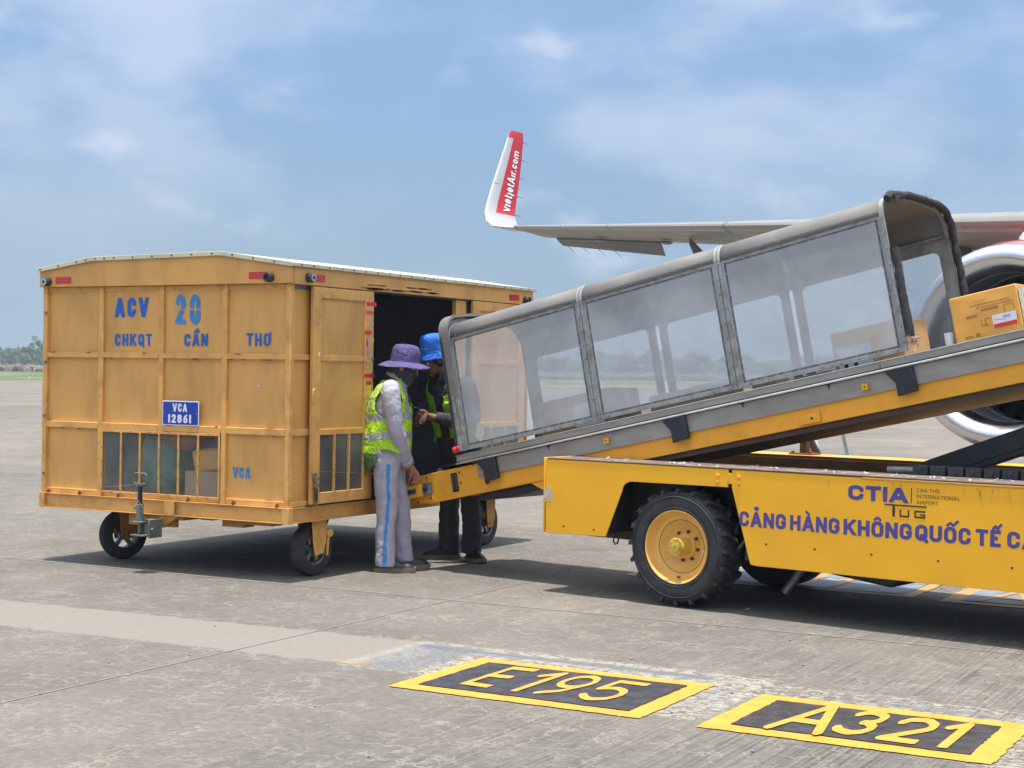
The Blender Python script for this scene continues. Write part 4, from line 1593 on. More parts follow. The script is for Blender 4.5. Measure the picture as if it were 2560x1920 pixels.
ap = [(-.485 + .082 * (1 - math.cos(a)), .753 + .065 * math.sin(a)) for a in [k * PI / 12 for k in range(7)]]
poly = [(-1.14, .418), (-.62, .428)] + ap + [(.350, .822), (.350, .938), (-1.15, .945)]
side_prism(poly).build('rear_side_panel', YE, loader, bevel=.004)
poly = [(.378, .823), (.523, .337), (.56, .330), (3.6, .325), (3.6, .928), (.378, .938)]
side_prism(poly).build('front_side_panel', YE, loader, bevel=.004)
g = LB()
g.box(.3505, .3775, .002, .010, .845, .915)
g.build('joint_bracket', YE, loader, bevel=.002)
for (x, z) in ((.270, .895), (.270, .855), (.430, .893), (.430, .853)):
    g = LB()
    g.cyl((x, -.0005, z), (x, -.004, z), .016, 16)
    g.cyl((x, -.004, z), (x, -.013, z), .010, 6)
    g.build('hex_bolt', YE, loader, bevel=.001)
# rear face, wrapping edge
g = LB()
g.box(-1.165, -1.151, 0.0, 1.95, .42, .95)
g.build('rear_panel', YE, loader, bevel=.005)
# dark edge strip over the panels, walked-on deck with flaking paint
g = LB()
g.box(-1.13, .352, -.003, .012, .9385, .9475)
g.box(.376, 3.6, -.003, .012, .9385, .9475)
g.build('deck_edge', M['dark_brown'], loader, bevel=.003)
g = LB()
g.box(-1.148, .358, .013, .42, .936, .948)
g.build('deck_plate', M['deck'], loader)
g = LB()
g.box(.368, 3.6, .013, .42, .936, .948)
g.build('deck_plate', M['deck'], loader)
g = LB()
g.box(1.3, 3.6, -.006, .004, .926, .9375)
g.build('edge_angle', M['mark_yellow'], loader, bevel=.002)
# loose flakes on the deck
g = LB()
for i in range(70):
    x, y = random.uniform(-1.0, 3.3), random.uniform(.03, .30)
    a, l = random.uniform(0, PI), random.uniform(.008, .035)
    dx, dy = math.cos(a) * l, math.sin(a) * l
    z0 = .950
    g.add([(x, y, z0), (x + dx, y + dy, z0 + random.uniform(.001, .010)), (x + dx - dy * .4, y + dy + dx * .4, z0 + random.uniform(.002, .012)), (x - dy * .4, y + dx * .4, z0)], [(0, 1, 2, 3)])
o = g.build('paint_flakes', M['pale'], loader, smooth=0)
o['kind'] = 'stuff'
# inner well and frame
g = LB()
g.box(-1.14, 3.6, .425, .445, .42, .9355)
g.box(-1.14, 3.6, 1.62, 1.64, .42, .94)
g.box(-1.14, 3.6, .446, 1.61, .60, .62)
g.box(-1.14, 3.6, .50, .62, .36, .599)
g.box(-1.14, 3.6, 1.40, 1.52, .36, .599)
g.build('chassis_frame', M['dark_brown'], loader)
g = LB()
g.box(-.62, .52, .30, .42, .42, .93)
g.box(-.66, -.60, .015, .30, .45, .93)
g.box(.48, .54, .015, .30, .36, .93)
g.build('wheel_well', M['black_steel'], loader)
# far side: yellow rail with bright top
g = LB()
g.box(-1.14, 3.6, 1.66, 1.95, .925, .962)
g.build('far_deck_rail', YE, loader, bevel=.006)
g = LB()
g.box(-1.14, 3.6, 1.935, 1.95, .40, .924)
g.build('far_side_panel', YE, loader)
g = LB()
g.box(-1.14, 3.6, 1.641, 1.659, .64, .961)
g.build('inner_wall', M['dark_brown'], loader)
# support post on the far rail
g = LB()
g.box(-.10, -.045, 1.76, 1.82, .975, 1.42)
g.build('support_post', M['dark_brown'], loader, bevel=.003)
g = LB()
g.box(-.17, .025, 1.72, 1.86, .9625, .9745)
g.build('post_foot', M['rust'], loader, bevel=.002)
for x in (-.145, 0.0):
    g = LB()
    g.cyl((x, 1.74, .9745), (x, 1.74, .988), .012, 6)
    g.build('foot_bolt', M['rust'], loader)
g = LB()
g.tube([(-.02, 2.05, .80), (-.08, 2.0, .96), (-.16, 1.99, 1.10), (-.20, 1.98, 1.22), (-.19, 1.97, 1.38)][::-1], .028, 12)
g.build('hydraulic_hose', M['hose'], loader)
# lettering on the side
def side_text(name, s, x0, x1, z0, h, mat, sw, cond, label=None, gap=.14, space=.35, dz=0.0):
    g = LB()
    text_mb(g, s, (x0, -.0006, z0), (1, 0, dz), (0, 0, 1), h, x1 - x0, sw=sw, cond=cond, gap=gap, space=space)
    o = g.build(name, mat, loader, smooth=0, fix=False)
    if label:
        o['label'] = label


VI = M['violet_let']
for (s, x0, x1) in (('CẢNG', .440, .780), ('HÀNG', .808, 1.154), ('KHÔNG', 1.180, 1.632), ('QUỐC', 1.652, 2.000), ('TẾ', 2.029, 2.181), ('CẦN', 2.218, 2.49), ('THƠ', 2.53, 2.79)):
    side_text('lettering', s, x0, x1, .578, .098, VI, .225, .78, label='violet painted word ' + s, gap=.10)
side_text('lettering', 'CTIA', 1.208, 1.602, .796, .092, VI, .26, 1.05, label='wide violet letters CTIA', gap=.10)
g = LB()
g.box(1.622, 1.627, -.0014, -.0006, .797, .892)
for (s, x1, z) in (('CAN THO', 1.80, .868), ('INTERNATIONAL', 1.93, .832), ('AIRPORT', 1.795, .796)):
    text_mb(g, s, (1.658, -.0006, z), (1, 0, 0), (0, 0, 1), .022, x1 - 1.658, sw=.13, cond=.85, gap=.18, space=.5)
g.build('lettering', M['dark_let'], loader, smooth=0, fix=False)['label'] = 'small dark lettering beside CTIA'
# maker's mark: bar with three block letters below
g = LB()


def blk(x0, x1, z0, z1):
    g.box(x0, x1, -.0014, -.0006, z0, z1)


blk(1.452, 1.722, .777, .786)
blk(1.503, 1.520, .712, .7768)
blk(1.550, 1.560, .712, .757)
blk(1.5602, 1.602, .712, .722)
blk(1.6022, 1.612, .712, .757)
blk(1.645, 1.655, .712, .757)
blk(1.6552, 1.715, .747, .757)
blk(1.6552, 1.715, .712, .722)
blk(1.705, 1.715, .7222, .737)
blk(1.680, 1.7048, .728, .737)
g.build('maker_mark', M['dark_let'], loader, smooth=0)
# drain holes and small dirt
for (x, z) in ((-.98, .475), (-.72, .468), (.64, .475), (.985, .472), (1.37, .470), (1.80, .468), (2.25, .466)):
    g = LB()
    g.cyl((x, -.0008, z), (x, .004, z), .0075, 12)
    g.build('drain_hole', M['black'], loader, smooth=0)
g = LB()
g.box(-1.152, -1.09, -.002, -.0005, .64, .735)
g.build('reflective_tape', M['residue'], loader, smooth=0)
g = LB()
for i in range(26):
    x = random.uniform(1.05, 3.0)
    z1 = random.uniform(.895, .92)
    l = random.uniform(.03, .13)
    s_ = random.uniform(-.02, .045)
    g.add([(x, -.0007, z1), (x + .0022, -.0007, z1), (x + s_ + .001, -.0007, z1 - l)], [(0, 1, 2)])
g.build('oil_streaks', M['dark_let'], loader, smooth=0, fix=False)
# under the panel: hook, pipe, tank
g = LB()
g.tube([(-.585, .05, .45), (-.585, .05, .395), (-.572, .05, .378), (-.553, .05, .385), (-.545, .05, .41), (-.545, .05, .45)], .006, 8)
g.build('tie_loop', M['black'], loader)
g = LB()
g.tube([(.50, .5, .10), (.60, .55, .27), (.66, .6, .40)], [.030, .028, .028], 12)
g.build('exhaust_pipe', M['steel'], loader)
g = LB()
g.prism([(.90, .30, .33), (1.46, .30, .33), (1.36, .30, .235), (.92, .30, .285)], (0, .4, 0))
g.build('fuel_tank', M['black_steel'], loader, bevel=.02)


# big lugged tyres
def big_wheel(cx, yo, out):
    """out=-1: outer face towards -y"""
    r, w = .402, .265
    c0 = ML @ V((cx, yo, r))
    ax = (ML.to_3x3() @ V((0, out, 0))).normalized()
    g = MB()
    prof = [(.238, -.012), (.250, .004), (.275, .012), (.315, .012), (.345, .004), (.362, -.010), (.370, -.03), (.372, -.117), (.370, -w + .03), (.352, -w), (.30, -w - .004), (.238, -w + .012)]
    g.lathe(prof, c0, ax, 64)
    tyre = g.build('tyre', M['rubber'], loader)
    # tread lugs: angled bars, alternately from each shoulder
    nx = ax.cross(V((0, 0, 1))).normalized()
    nz = V((0, 0, 1))
    n = 20
    for side in (0, 1):
        for k in range(n):
            a = 2 * PI * (k + .5 * side) / n
            h0 = .004 if side == 0 else -w - .004
            hm_ = -w / 2 + (.008 if side == 0 else -.008)
            pts_o, pts_i = [], []
            for (h, da, rr) in ((h0, .0, .385), (h0 - (.03 if side == 0 else -.03), .01, .397), (hm_, .16, .402)):
                for dd in (-.034, .034):
                    ang = a + da + dd
                    d = nx * math.cos(ang) + nz * math.sin(ang)
                    pts_o.append(c0 + ax * h + d * rr)
                    pts_i.append(c0 + ax * (h - (.002 if side == 0 else -.002)) + d * (.352 if rr == .385 else .360))
            vs = pts_o + pts_i
            fs = [(0, 1, 3, 2), (2, 3, 5, 4), (0, 2, 8, 6), (2, 4, 10, 8), (1, 7, 9, 3), (3, 9, 11, 5), (0, 6, 7, 1), (4, 5, 11, 10), (6, 8, 9, 7), (8, 10, 11, 9)]
            b = MB()
            b.add(vs, fs)
            b.build('tread_lug', M['rubber'], tyre)
    # rings moulded in the sidewall
    g = MB()
    for rr in (.262, .335, .352):
        g.lathe([(rr - .003, .0), (rr - .003, .0135 if rr < .35 else .004), (rr, .0155 if rr < .35 else .006), (rr + .003, .0135 if rr < .35 else .003), (rr + .003, .0)], c0, ax, 64)
    g.build('sidewall_ring', M['rubber'], tyre)
    g = MB()
    prof = [(.248, .004), (.243, .012), (.236, .008), (.230, -.008), (.222, -.040), (.205, -.060), (.180, -.064), (.176, -.068), (.168, -.070), (.150, -.095), (.120, -.118), (.100, -.122), (.085, -.112), (.082, -.1), (.0, -.1)]
    g.lathe(prof, c0, ax, 64)
    rim = g.build('rim', M['rim'], loader, smooth=30)
    g = MB()
    g.lathe([(.1795, -.0635), (.1775, -.0625), (.1755, -.0635)], c0, ax, 64)
    g.build('rim_groove', M['black'], rim)
    for k in range(8):
        a = 2 * PI * k / 8 + .2
        d = nx * math.cos(a) + nz * math.sin(a)
        g = MB()
        q = c0 + d * .098
        g.cyl(q - ax * .12, q - ax * .104, .011, 6)
        g.cyl(q - ax * .104, q - ax * .098, .006, 8)
        g.build('wheel_nut', M['dark_brown'], rim)
    g = MB()
    g.lathe([(.058, -.11), (.058, -.03), (.054, -.020), (.062, -.018), (.062, .004), (.058, .008), (.034, .009), (.032, .016), (.012, .018), (.010, .010), (0, .010)], c0, ax, 32)
    hub = g.build('hub', M['hub'], rim, smooth=30)
    for k in range(8):
        a = 2 * PI * k / 8
        d = nx * math.cos(a) + nz * math.sin(a)
        g = MB()
        g.cyl(c0 + d * .048 + ax * .007, c0 + d * .048 + ax * .016, .0075, 6)
        g.build('hub_bolt', M['hub'], hub)
    g = MB()
    d = -nz
    g.tube([c0 + d * .205 - ax * .045, c0 + d * .20 - ax * .02], .006, 6)
    g.build('valve', M['black'], rim)
    for (a, rr, s_) in ((2.75, .205, .016), (3.3, .165, .011), (4.6, .236, .02), (5.0, .236, .014)):
        d = nx * math.cos(a) + nz * math.sin(a)
        t = ax.cross(d)
        h = {.205: -.057, .165: -.071, .236: .0095}[rr]
        g = MB()
        g.add([c0 + ax * (h + .002) + d * (rr + s_ * .45 * math.cos(b)) + t * s_ * 1.3 * math.sin(b) for b in [q * PI / 4 for q in range(8)]], [tuple(range(8))])
        g.build('bare_patch', M['alu'], rim, smooth=0, fix=False)


random.seed(5)
big_wheel(-.046, .010, -1)
# far wheel, plain
g = LB()
g.lathe([(0, .0), (.20, .0), (.24, .03), (.38, .03), (.395, .0), (.395, -.2), (.37, -.235), (.2, -.235), (0, -.2)], (-.10, 1.62, .395), (0, 1, 0), 40)
g.build('tyre', M['rubber'], loader)
g = LB()
g.cyl((-.05, .25, .395), (-.05, 1.4, .395), .05, 12)
g.build('axle', M['black_steel'], loader)
# scissor arm and cable chain
g = LB()
g.prism([(.93, .80, .86), (3.3, .80, 1.74), (3.3, .80, 1.57), (1.60, .80, .94), (1.35, .80, .86)], (0, .14, 0))
g.build('lift_arm', M['black_steel'], loader, bevel=.006)
g = LB()
g.prism([(1.45, .79, .955), (3.3, .79, 1.63), (3.3, .79, 1.60), (1.52, .79, .955)], (0, .009, 0))
g.build('arm_weld_plate', M['black_steel'], loader)
for k in range(17):
    x = 1.46 + k * .115
    g = LB()
    g.box(x, x + .10, .36, .46, .9485, 1.005 - .0)
    g.cyl((x + .05, .352, .977), (x + .05, .36, .977), .015, 8)
    g.build('chain_link', M['black_steel'], loader, bevel=.008)
g = LB()
g.tube([(1.28, .40, .968), (1.45, .41, .972)], .026, 14)
g.build('cylinder_rod', M['steel'], loader)

# ---------------------------------------------------------------- conveyor (u along, v across, w up)
UE = 4.1
for v0, v1, nm, mt in ((.022, .034, 'near', YC), (.921, .933, 'far', YC)):
    g = CB()
    if nm == 'near':
        poly = [(-2.845, -.075), (-2.795, -.036), (-2.13, -.034), (UE, -.034), (UE, -.252), (-1.55, -.262), (-2.66, -.266), (-2.80, -.245), (-2.845, -.19)]
    else:
        poly = [(-2.62, -.036), (UE, -.034), (UE, -.252), (-2.62, -.266)]
    g.prism([(a, v0, b) for a, b in poly], (0, v1 - v0, 0))
    g.build('conveyor_side_beam', mt, loader, bevel=.004)
g = CB()
g.prism([(-1.68, .0345, -.25), (-1.50, .0345, -.365), (-1.1, .0345, -.365), (-1.1, .0345, -.25)], (0, .01, 0))
g.build('gusset_plate', YC, loader, bevel=.003)
# nose: rounded cross plate between the beams
g = CB()
ring = [(-2.62, -.05), (-2.66, -.075), (-2.675, -.13), (-2.66, -.2), (-2.62, -.235), (-2.58, -.235), (-2.58, -.05)]
g.prism([(a, .035, b) for a, b in ring], (0, .885, 0))
g.build('conveyor_nose', YC, loader, bevel=.003)
g = CB()
g.prism([(-1.60, .05, -.262), (UE, .05, -.252), (UE, .05, -.292), (-1.2, .05, -.296)], (0, .85, 0))
g.build('conveyor_belly', M['dark_brown'], loader)
g = CB()
g.prism([(-2.2, .06, -.268), (-1.55, .06, -.266), (-1.45, .06, -.31), (-1.9, .06, -.335), (-2.25, .06, -.31)], (0, .8, 0))
g.build('belt_return', M['black'], loader, bevel=.01)
# belt with rollers
g = CB()
g.box(-2.56, UE, .07, .89, -.005, .003)
g.build('conveyor_belt', M['black_steel'], loader)
g = CB()
g.cyl((-2.56, .07, -.045), (-2.56, .89, -.045), .04, 20)
g.build('end_roller', M['steel'], loader)
g = CB()
g.box(-2.5, UE, .035, .92, -.06, -.05)
g.build('belt_bed', GM, loader)
# grey side rails
for (v0, v1) in ((-.012, .020), (.935, .967)):
    g = CB()
    g.box(-2.304, 1.28, v0, v1, .004, .052)
    g.build('side_rail', GM, loader, bevel=.003)
    g = CB()
    g.box(1.284, UE, v0, v1, .004, .054)
    g.build('side_rail', GM, loader, bevel=.003)
g = CB()
g.prism([(-2.304, .020, .030), (-2.304, .066, .012), (-2.304, .066, .006), (-2.304, .020, .004)], (UE + 2.3, 0, 0))
g.build('belt_skirt', GM, loader)
g = CB()
g.box(-2.304, UE, -.018, -.0125, .0475, .053)
g.build('rail_lip', M['alu'], loader, bevel=.001)
g = CB()
g.cyl((-2.31, -.016, -.010), (UE, -.016, -.010), .0085, 10)
g.build('guide_tube', M['alu'], loader)
g = CB()
g.box(-2.12, UE, .006, .0215, -.139, -.020)
g.build('lower_side_plate', GM, loader, bevel=.002)
g = CB()
g.prism([(-2.125, .0045, -.03), (-2.04, .0045, -.105), (-2.04, .0045, -.143), (-2.125, .0045, -.143)], (0, .012, 0))
g.build('corner_plate', GM, loader)
for u in (-2.018, -.300, 1.40, 2.95):
    g = CB()
    g.prism([(u - .095, -.024, -.020), (u + .095, -.024, -.020), (u + .105, -.024, -.178), (u - .03, -.024, -.190), (u - .03, -.024, -.105)], (0, .028, 0))
    g.build('canopy_bracket', M['black'], loader, bevel=.005)
for (u, w, s_) in ((-.885, -.078, .020), (1.158, -.088, .020)):
    g = CB()
    g.box(u - s_, u + s_, -.020, .004, w - s_, w + s_)
    g.build('lug_block', YC, loader, bevel=.003)
    g = CB()
    g.cyl((u, -.0215, w), (u, -.012, w), .006, 10)
    g.build('lug_hole', M['black'], loader)
g = CB()
g.prism([(.66, .0, -.18), (.80, .0, -.18), (.80, .0, -.245), (.64, .0, -.245)], (0, .02, 0))
g.build('lifting_plate', YC, loader, bevel=.003)
g = CB()
g.box(.735, .752, -.0015, .004, -.222, -.207)
g.build('lug_hole', M['black'], loader, smooth=0)
for u in (-1.42, -2.16, .9, 0.25):
    g = CB()
    g.box(u - .003, u + .003, -.0005, .004, -.05, -.022)
    g.box(u - .012, u + .012, -.0005, .004, -.03, -.0225)
    g.build('plate_notch', M['black'], loader, smooth=0)
# holes, slot with rollers behind, control box on the nose
g = CB()
g.cyl((-2.06, .0195, -.187), (-2.06, .030, -.187), .0215, 24)
g.build('round_hole', M['black'], loader, smooth=0)
g = CB()
pts = []
for (cx_, cz_, a0) in ((.022, .062, 0), (-.022, .062, 90), (-.022, -.062, 180), (.022, -.062, 270)):
    for k in range(5):
        a = math.radians(a0 + k * 22.5)
        pts.append((-2.382 + cx_ + .012 * math.cos(a), .0205, -.143 + cz_ + .012 * math.sin(a)))
g.add(pts, [tuple(range(len(pts)))])
slot = g.build('slot_opening', M['black'], loader, smooth=0, fix=False)
for du in (-.0165, .0165):
    g = CB()
    g.tube([(-2.382 + du, .0195, -.205), (-2.382 + du, .0195, -.082)], .0125, 12)
    g.build('guide_roller', M['dark_brown'], slot)
for (u, w, r) in ((-2.325, -.075, .0085), (-2.325, -.156, .0085), (-2.445, -.085, .003), (-2.432, -.125, .003), (-2.43, -.225, .003)):
    g = CB()
    g.cyl((u, .0205, w), (u, .026, w), r, 10)
    g.build('bolt_hole', M['black'], loader, smooth=0)
g = CB()
g.prism([(-2.81, .010, -.048), (-2.63, .010, -.045), (-2.62, .010, -.245), (-2.80, .010, -.25)], (0, .011, 0))
g.build('mounting_plate', YC, loader, bevel=.003)
g = CB()
g.box(-2.875, -2.665, -.07, .009, -.205, -.108)
cb = g.build('control_box', YC, loader, bevel=.006)
g = CB()
g.box(-2.845, -2.71, -.0715, -.0700, -.178, -.132)
g.build('button_panel', M['gasket'], cb, bevel=.001)
for k in range(3):
    g = CB()
    g.cyl((-2.815 + k * .038, -.0718, -.155), (-2.815 + k * .038, -.080, -.155), .014, 14)
    g.build('push_button', M['black'], cb)
g = CB()
g.box(-2.66, -2.605, -.05, .009, -.198, -.105)
sb = g.build('switch_box', M['gasket'], loader, bevel=.004)
g = CB()
g.cyl((-2.625, -.051, -.155), (-2.625, -.070, -.155), .016, 14)
g.build('rotary_switch', M['black'], sb, bevel=.002)
for (u, w) in ((-2.65, -.063), (-2.64, -.228), (-2.775, -.24)):
    g = CB()
    g.cyl((u, .0095, w), (u, .003, w), .008, 8)
    g.build('box_bolt', M['rust'], loader)
g = CB()
g.cyl((-2.275, -.02, .100), (-2.245, -.02, .108), .020, 14)
g.cyl((-2.306, -.02, .092), (-2.276, -.02, .1), .026, 18)
g.build('emergency_knob', M['sticker_red'], loader, bevel=.005)

# ---------------------------------------------------------------- canopy tunnel
UR = [-2.205, -.938, .242, 1.468]


def prof_c(off=0.0, top=0.0, w0=.078):
    """near side up, over the rounded roof, far side down: (v, w)"""
    p = [(-off, w0), (-off, .86 + top), (-off, .94 + top)]
    for k in range(1, 7):
        a = PI - k * PI / 2 / 6
        p.append((.115 + (.115 + off) * math.cos(a), .955 + top + (.115 + off) * math.sin(a)))
    p += [(.30, 1.087 + top + off), (.50, 1.088 + top + off), (.66, 1.078 + top + off)]
    for k in range(0, 6):
        a = PI / 2 - .18 - k * (PI / 2 - .18) / 5
        p.append((.795 + (.16 + off) * math.cos(a), .905 + top + (.16 + off) * math.sin(a)))
    p += [(.955 + off, .80 + top), (.955 + off, w0)]
    return p


def strip(u0, u1, pr_in, pr_out, name, mat, parent, **k):
    g = CB()
    n = len(pr_in)
    rings = []
    for u in (u0, u1):
        rings.append([(u, a, b) for a, b in pr_out] + [(u, a, b) for a, b in pr_in[::-1]])
    g.loft(rings, cap=False)
    # end caps as quads
    for u in (u0, u1):
        for i in range(n - 1):
            g.add([(u, *pr_out[i]), (u, *pr_out[i + 1]), (u, *pr_in[i + 1]), (u, *pr_in[i])], [(0, 1, 2, 3)])
    return g.build(name, mat, parent, **k)


canopy = None
g = CB()
FG = M['frame_grey']
# ribs: doubled bands between the bays
for ri, u in enumerate(UR):
    if ri == 0:
        strip(u - .022, u + .006, prof_c(-.004), prof_c(.010), 'canopy_rib', FG, loader)
        strip(u - .050, u - .026, prof_c(.010), prof_c(.026, .01), 'canopy_rib', FG, loader)
        strip(u - .078, u - .052, prof_c(.016, 0, .10), prof_c(.030, .012, .10), 'edge_seal', M['foam'], loader)
    elif ri == 3:
        strip(u - .012, u + .018, prof_c(-.004), prof_c(.010), 'canopy_rib', FG, loader)
    else:
        strip(u - .026, u - .003, prof_c(-.003)[:-1], prof_c(.008)[:-1], 'canopy_rib', FG, loader)
        strip(u + .003, u + .026, prof_c(-.003)[:-1], prof_c(.008)[:-1], 'canopy_rib', FG, loader)
# flared hood over the lower mouth
pi_, po_ = prof_c(.020, .03, .50), prof_c(.028, .045, .50)
strip(UR[0] - .082, UR[0] + .01, [q for q in pi_], [q for q in po_], 'mouth_hood', M['roof_grey'], loader)
rivets = CB()
for bi in range(3):
    ua, ub = UR[bi] + (.006 if bi == 0 else .026), UR[bi + 1] - (.026 if bi < 2 else .012)
    # roof sheet: only the part above the windows
    pin = [q for q in prof_c(0.0)][2:-2]
    pin = [(-.002, .953)] + pin[1:-1] + [(.957, .885)]
    pout = [(-.006, .953)] + [q for q in prof_c(.004)][3:-3] + [(.961, .885)]
    g = CB()
    g.loft([[(u, a, b) for a, b in pout] for u in (ua, (ua * 2 + ub) / 3, (ua + 2 * ub) / 3, ub)], cap=False, closed=False)
    rf = g.build('roof_sheet', M['roof_grey'], loader, smooth=60, fix=True)
    so = rf.modifiers.new('solid', 'SOLIDIFY')
    so.thickness = .004
    # near side: frame, gasket, film
    fr = CB()
    fr.box(ua, ub, -.003, .004, .079, .108)
    fr.box(ua, ua + .022, -.003, .004, .108, .930)
    fr.box(ub - .022, ub, -.003, .004, .108, .930)
    fr.box(ua, ub, -.003, .004, .930, .952)
    frame = fr.build('window_frame', FG, loader, bevel=.001)
    ga = CB()
    ga.box(ua + .022, ub - .022, -.001, .0035, .108, .122)
    ga.box(ua + .022, ua + .036, -.001, .0035, .122, .920)
    ga.box(ub - .036, ub - .022, -.001, .0035, .122, .920)
    ga.box(ua + .022, ub - .022, -.001, .0035, .920, .930)
    ga.build('window_gasket', M['gasket'], frame)
    fl = CB()
    n1_, n2_ = 10, 6
    vs, fs = [], []
    for j in range(n2_ + 1):
        for k in range(n1_ + 1):
            x, z = k / n1_, j / n2_
            vs.append((ua + .036 + (ub - ua - .072) * x, .001 + .006 * math.sin(PI * x) * math.sin(PI * z) * math.sin(5 * x + bi), .122 + .798 * z))
    for j in range(n2_):
        for k in range(n1_):
            fs.append((j * (n1_ + 1) + k, j * (n1_ + 1) + k + 1, (j + 1) * (n1_ + 1) + k + 1, (j + 1) * (n1_ + 1) + k))
    fl.add(vs, fs)
    fl.build('window_film', M['film'], frame, fix=False)
    # far side: broad frame with rounded opening, clear film
    fr = CB()
    pw = .062
    fr.box(ua - .010, ua + pw, .950, .957, .079, .884)
    fr.box(ub - pw, ub + .010, .950, .957, .079, .884)
    fr.box(ua + pw, ub - pw, .950, .957, .800, .884)
    fr.box(ua + pw, ub - pw, .950, .957, .079, .115)
    for (cu, cw, su, sw_) in ((ua + pw, .80, 1, -1), (ub - pw, .80, -1, -1)):
        pts = [(cu, .951, cw), (cu + su * .05, .951, cw)] + [(cu + su * (.05 - .05 * math.sin(a)), .951, cw + sw_ * (.05 - .05 * math.cos(a))) for a in [q * PI / 10 for q in range(1, 5)]] + [(cu, .951, cw + sw_ * .05)]
        fr.prism(pts, (0, .005, 0))
    ff = fr.build('far_window_frame', FG, loader)
    fl = CB()
    fl.box(ua + pw, ub - pw, .9530, .9535, .115, .80)
    fl.build('window_film', M['film_far'], ff)
    # rivets along the roof edge and the bottom frame
    nn_ = 9
    for k in range(nn_):
        u = ua + .06 + (ub - ua - .12) * k / (nn_ - 1)
        rivets.lathe([(0.0065, 0), (.005, .005), (0, .006)], (u, -.0065, .963), (0, -1, 0), 8)
        rivets.lathe([(0.005, 0), (.004, .004), (0, .005)], (u + .02, -.003, .093), (0, -1, 0), 8)
for u in [UR[0] - .008, UR[0] - .038, UR[1] - .015, UR[1] + .014, UR[2] - .015, UR[2] + .014, UR[3] + .003]:
    for k in range(9):
        rivets.lathe([(0.0055, 0), (.004, .005), (0, .006)], (u, -.0085 if u > -2.23 else -.026, .13 + k * .10), (0, -1, 0), 8)
o = rivets.build('canopy_rivets', M['gasket'], loader)
o['kind'] = 'stuff'
# seam cover strip where the roof meets the window
g = CB()
g.box(UR[0], UR[3], -.0078, -.0062, .950, .953)
g.build('drip_edge', M['gasket'], loader, smooth=0)
# inner ceiling stiffener
g = CB()
g.box(UR[0], UR[3] - .02, .925, .948, .880, .895)
g.build('inner_rail', FG, loader)
# frayed foam padding at the upper mouth
pp = [q for q in prof_c(.010, .004)]
path = []
for a, b in pp[5:]:
    path.append((UR[3] + .045, a, b))
path[-1] = (UR[3] + .045, .967, .55)
path.append((UR[3] + .045, .967, .30))
# densify and wobble
dense = []
for i in range(len(path) - 1):
    A, B = V(path[i]), V(path[i + 1])
    n = max(1, int((B - A).length / .03))
    for k in range(n):
        q = A.lerp(B, k / n)
        dense.append(q + V((random.uniform(-.004, .004), random.uniform(-.003, .003), random.uniform(-.004, .004))))
dense.append(V(path[-1]))
g = CB()
g.tube(dense, [.0245 + random.uniform(-.002, .0025) for _ in dense], 12)
pad = g.build('foam_padding', M['foam'], loader)
g = CB()
tw = [V((UR[3] + .045, .010, .735)) + V((0, 0, -.03 * k)) for k in range(20)]
tw = [q + V((random.uniform(-.004, .004), 0, 0)) for q in tw]
g.tube(tw, [.027 + random.uniform(-.003, .002) for _ in tw], 10)
pad2 = g.build('foam_padding', M['foam'], loader)
th = CB()
for (c, n, L) in ((V((UR[3] + .05, .10, 1.08)), 60, .07), (V((UR[3] + .05, .16, 1.085)), 40, .05), (V((UR[3] + .045, .02, .15)), 40, .06), (V((UR[3] + .05, .62, 1.11)), 10, .03)):
    for k in range(n):
        a = V((random.uniform(-1, 1), random.uniform(-1, 1), random.uniform(-1.3, .5))).normalized()
        p0 = c + V((random.uniform(-.02, .02), random.uniform(-.05, .05), random.uniform(-.03, .03)))
        p1 = p0 + a * L * random.uniform(.3, .8)
        p2 = p1 + V((random.uniform(-.02, .02), random.uniform(-.02, .02), -random.uniform(0, .03)))
        th.tube([p0, p1, p2], [.0016, .0012, .0006], 4)
o = th.build('frayed_threads', M['gasket'], pad)
o['kind'] = 'stuff'
# bits stuck on the film
for (u, w, su, sw_, rot) in ((-2.03, .19, .045, .085, -.45),):
    g = CB()
    pts = []
    for (a, b) in ((-1, -1), (.2, -1.1), (1, .2), (.55, 1), (-.9, .75)):
        pts.append((u + su * (a * math.cos(rot) - b * math.sin(rot)), -.004, w + sw_ * (a * math.sin(rot) + b * math.cos(rot)) * .8))
    g.add(pts, [tuple(range(5))])
    g.build('paper_patch', M['pale'], loader, smooth=0, fix=False)
g = CB()
for (u, w, du, dw) in ((-1.64, .39, .05, -.12), (-1.44, .2, .02, -.06), (-2.13, .62, .012, .03), (-.55, .88, -.1, -.16), (-1.9, .15, 0, -.06)):
    g.add([(u, -.0036, w), (u + .003, -.0036, w), (u + du + .002, -.0036, w + dw), (u + du, -.0036, w + dw)], [(0, 1, 2, 3)])
g.build('film_scratch', M['residue'], loader, smooth=0, fix=False)

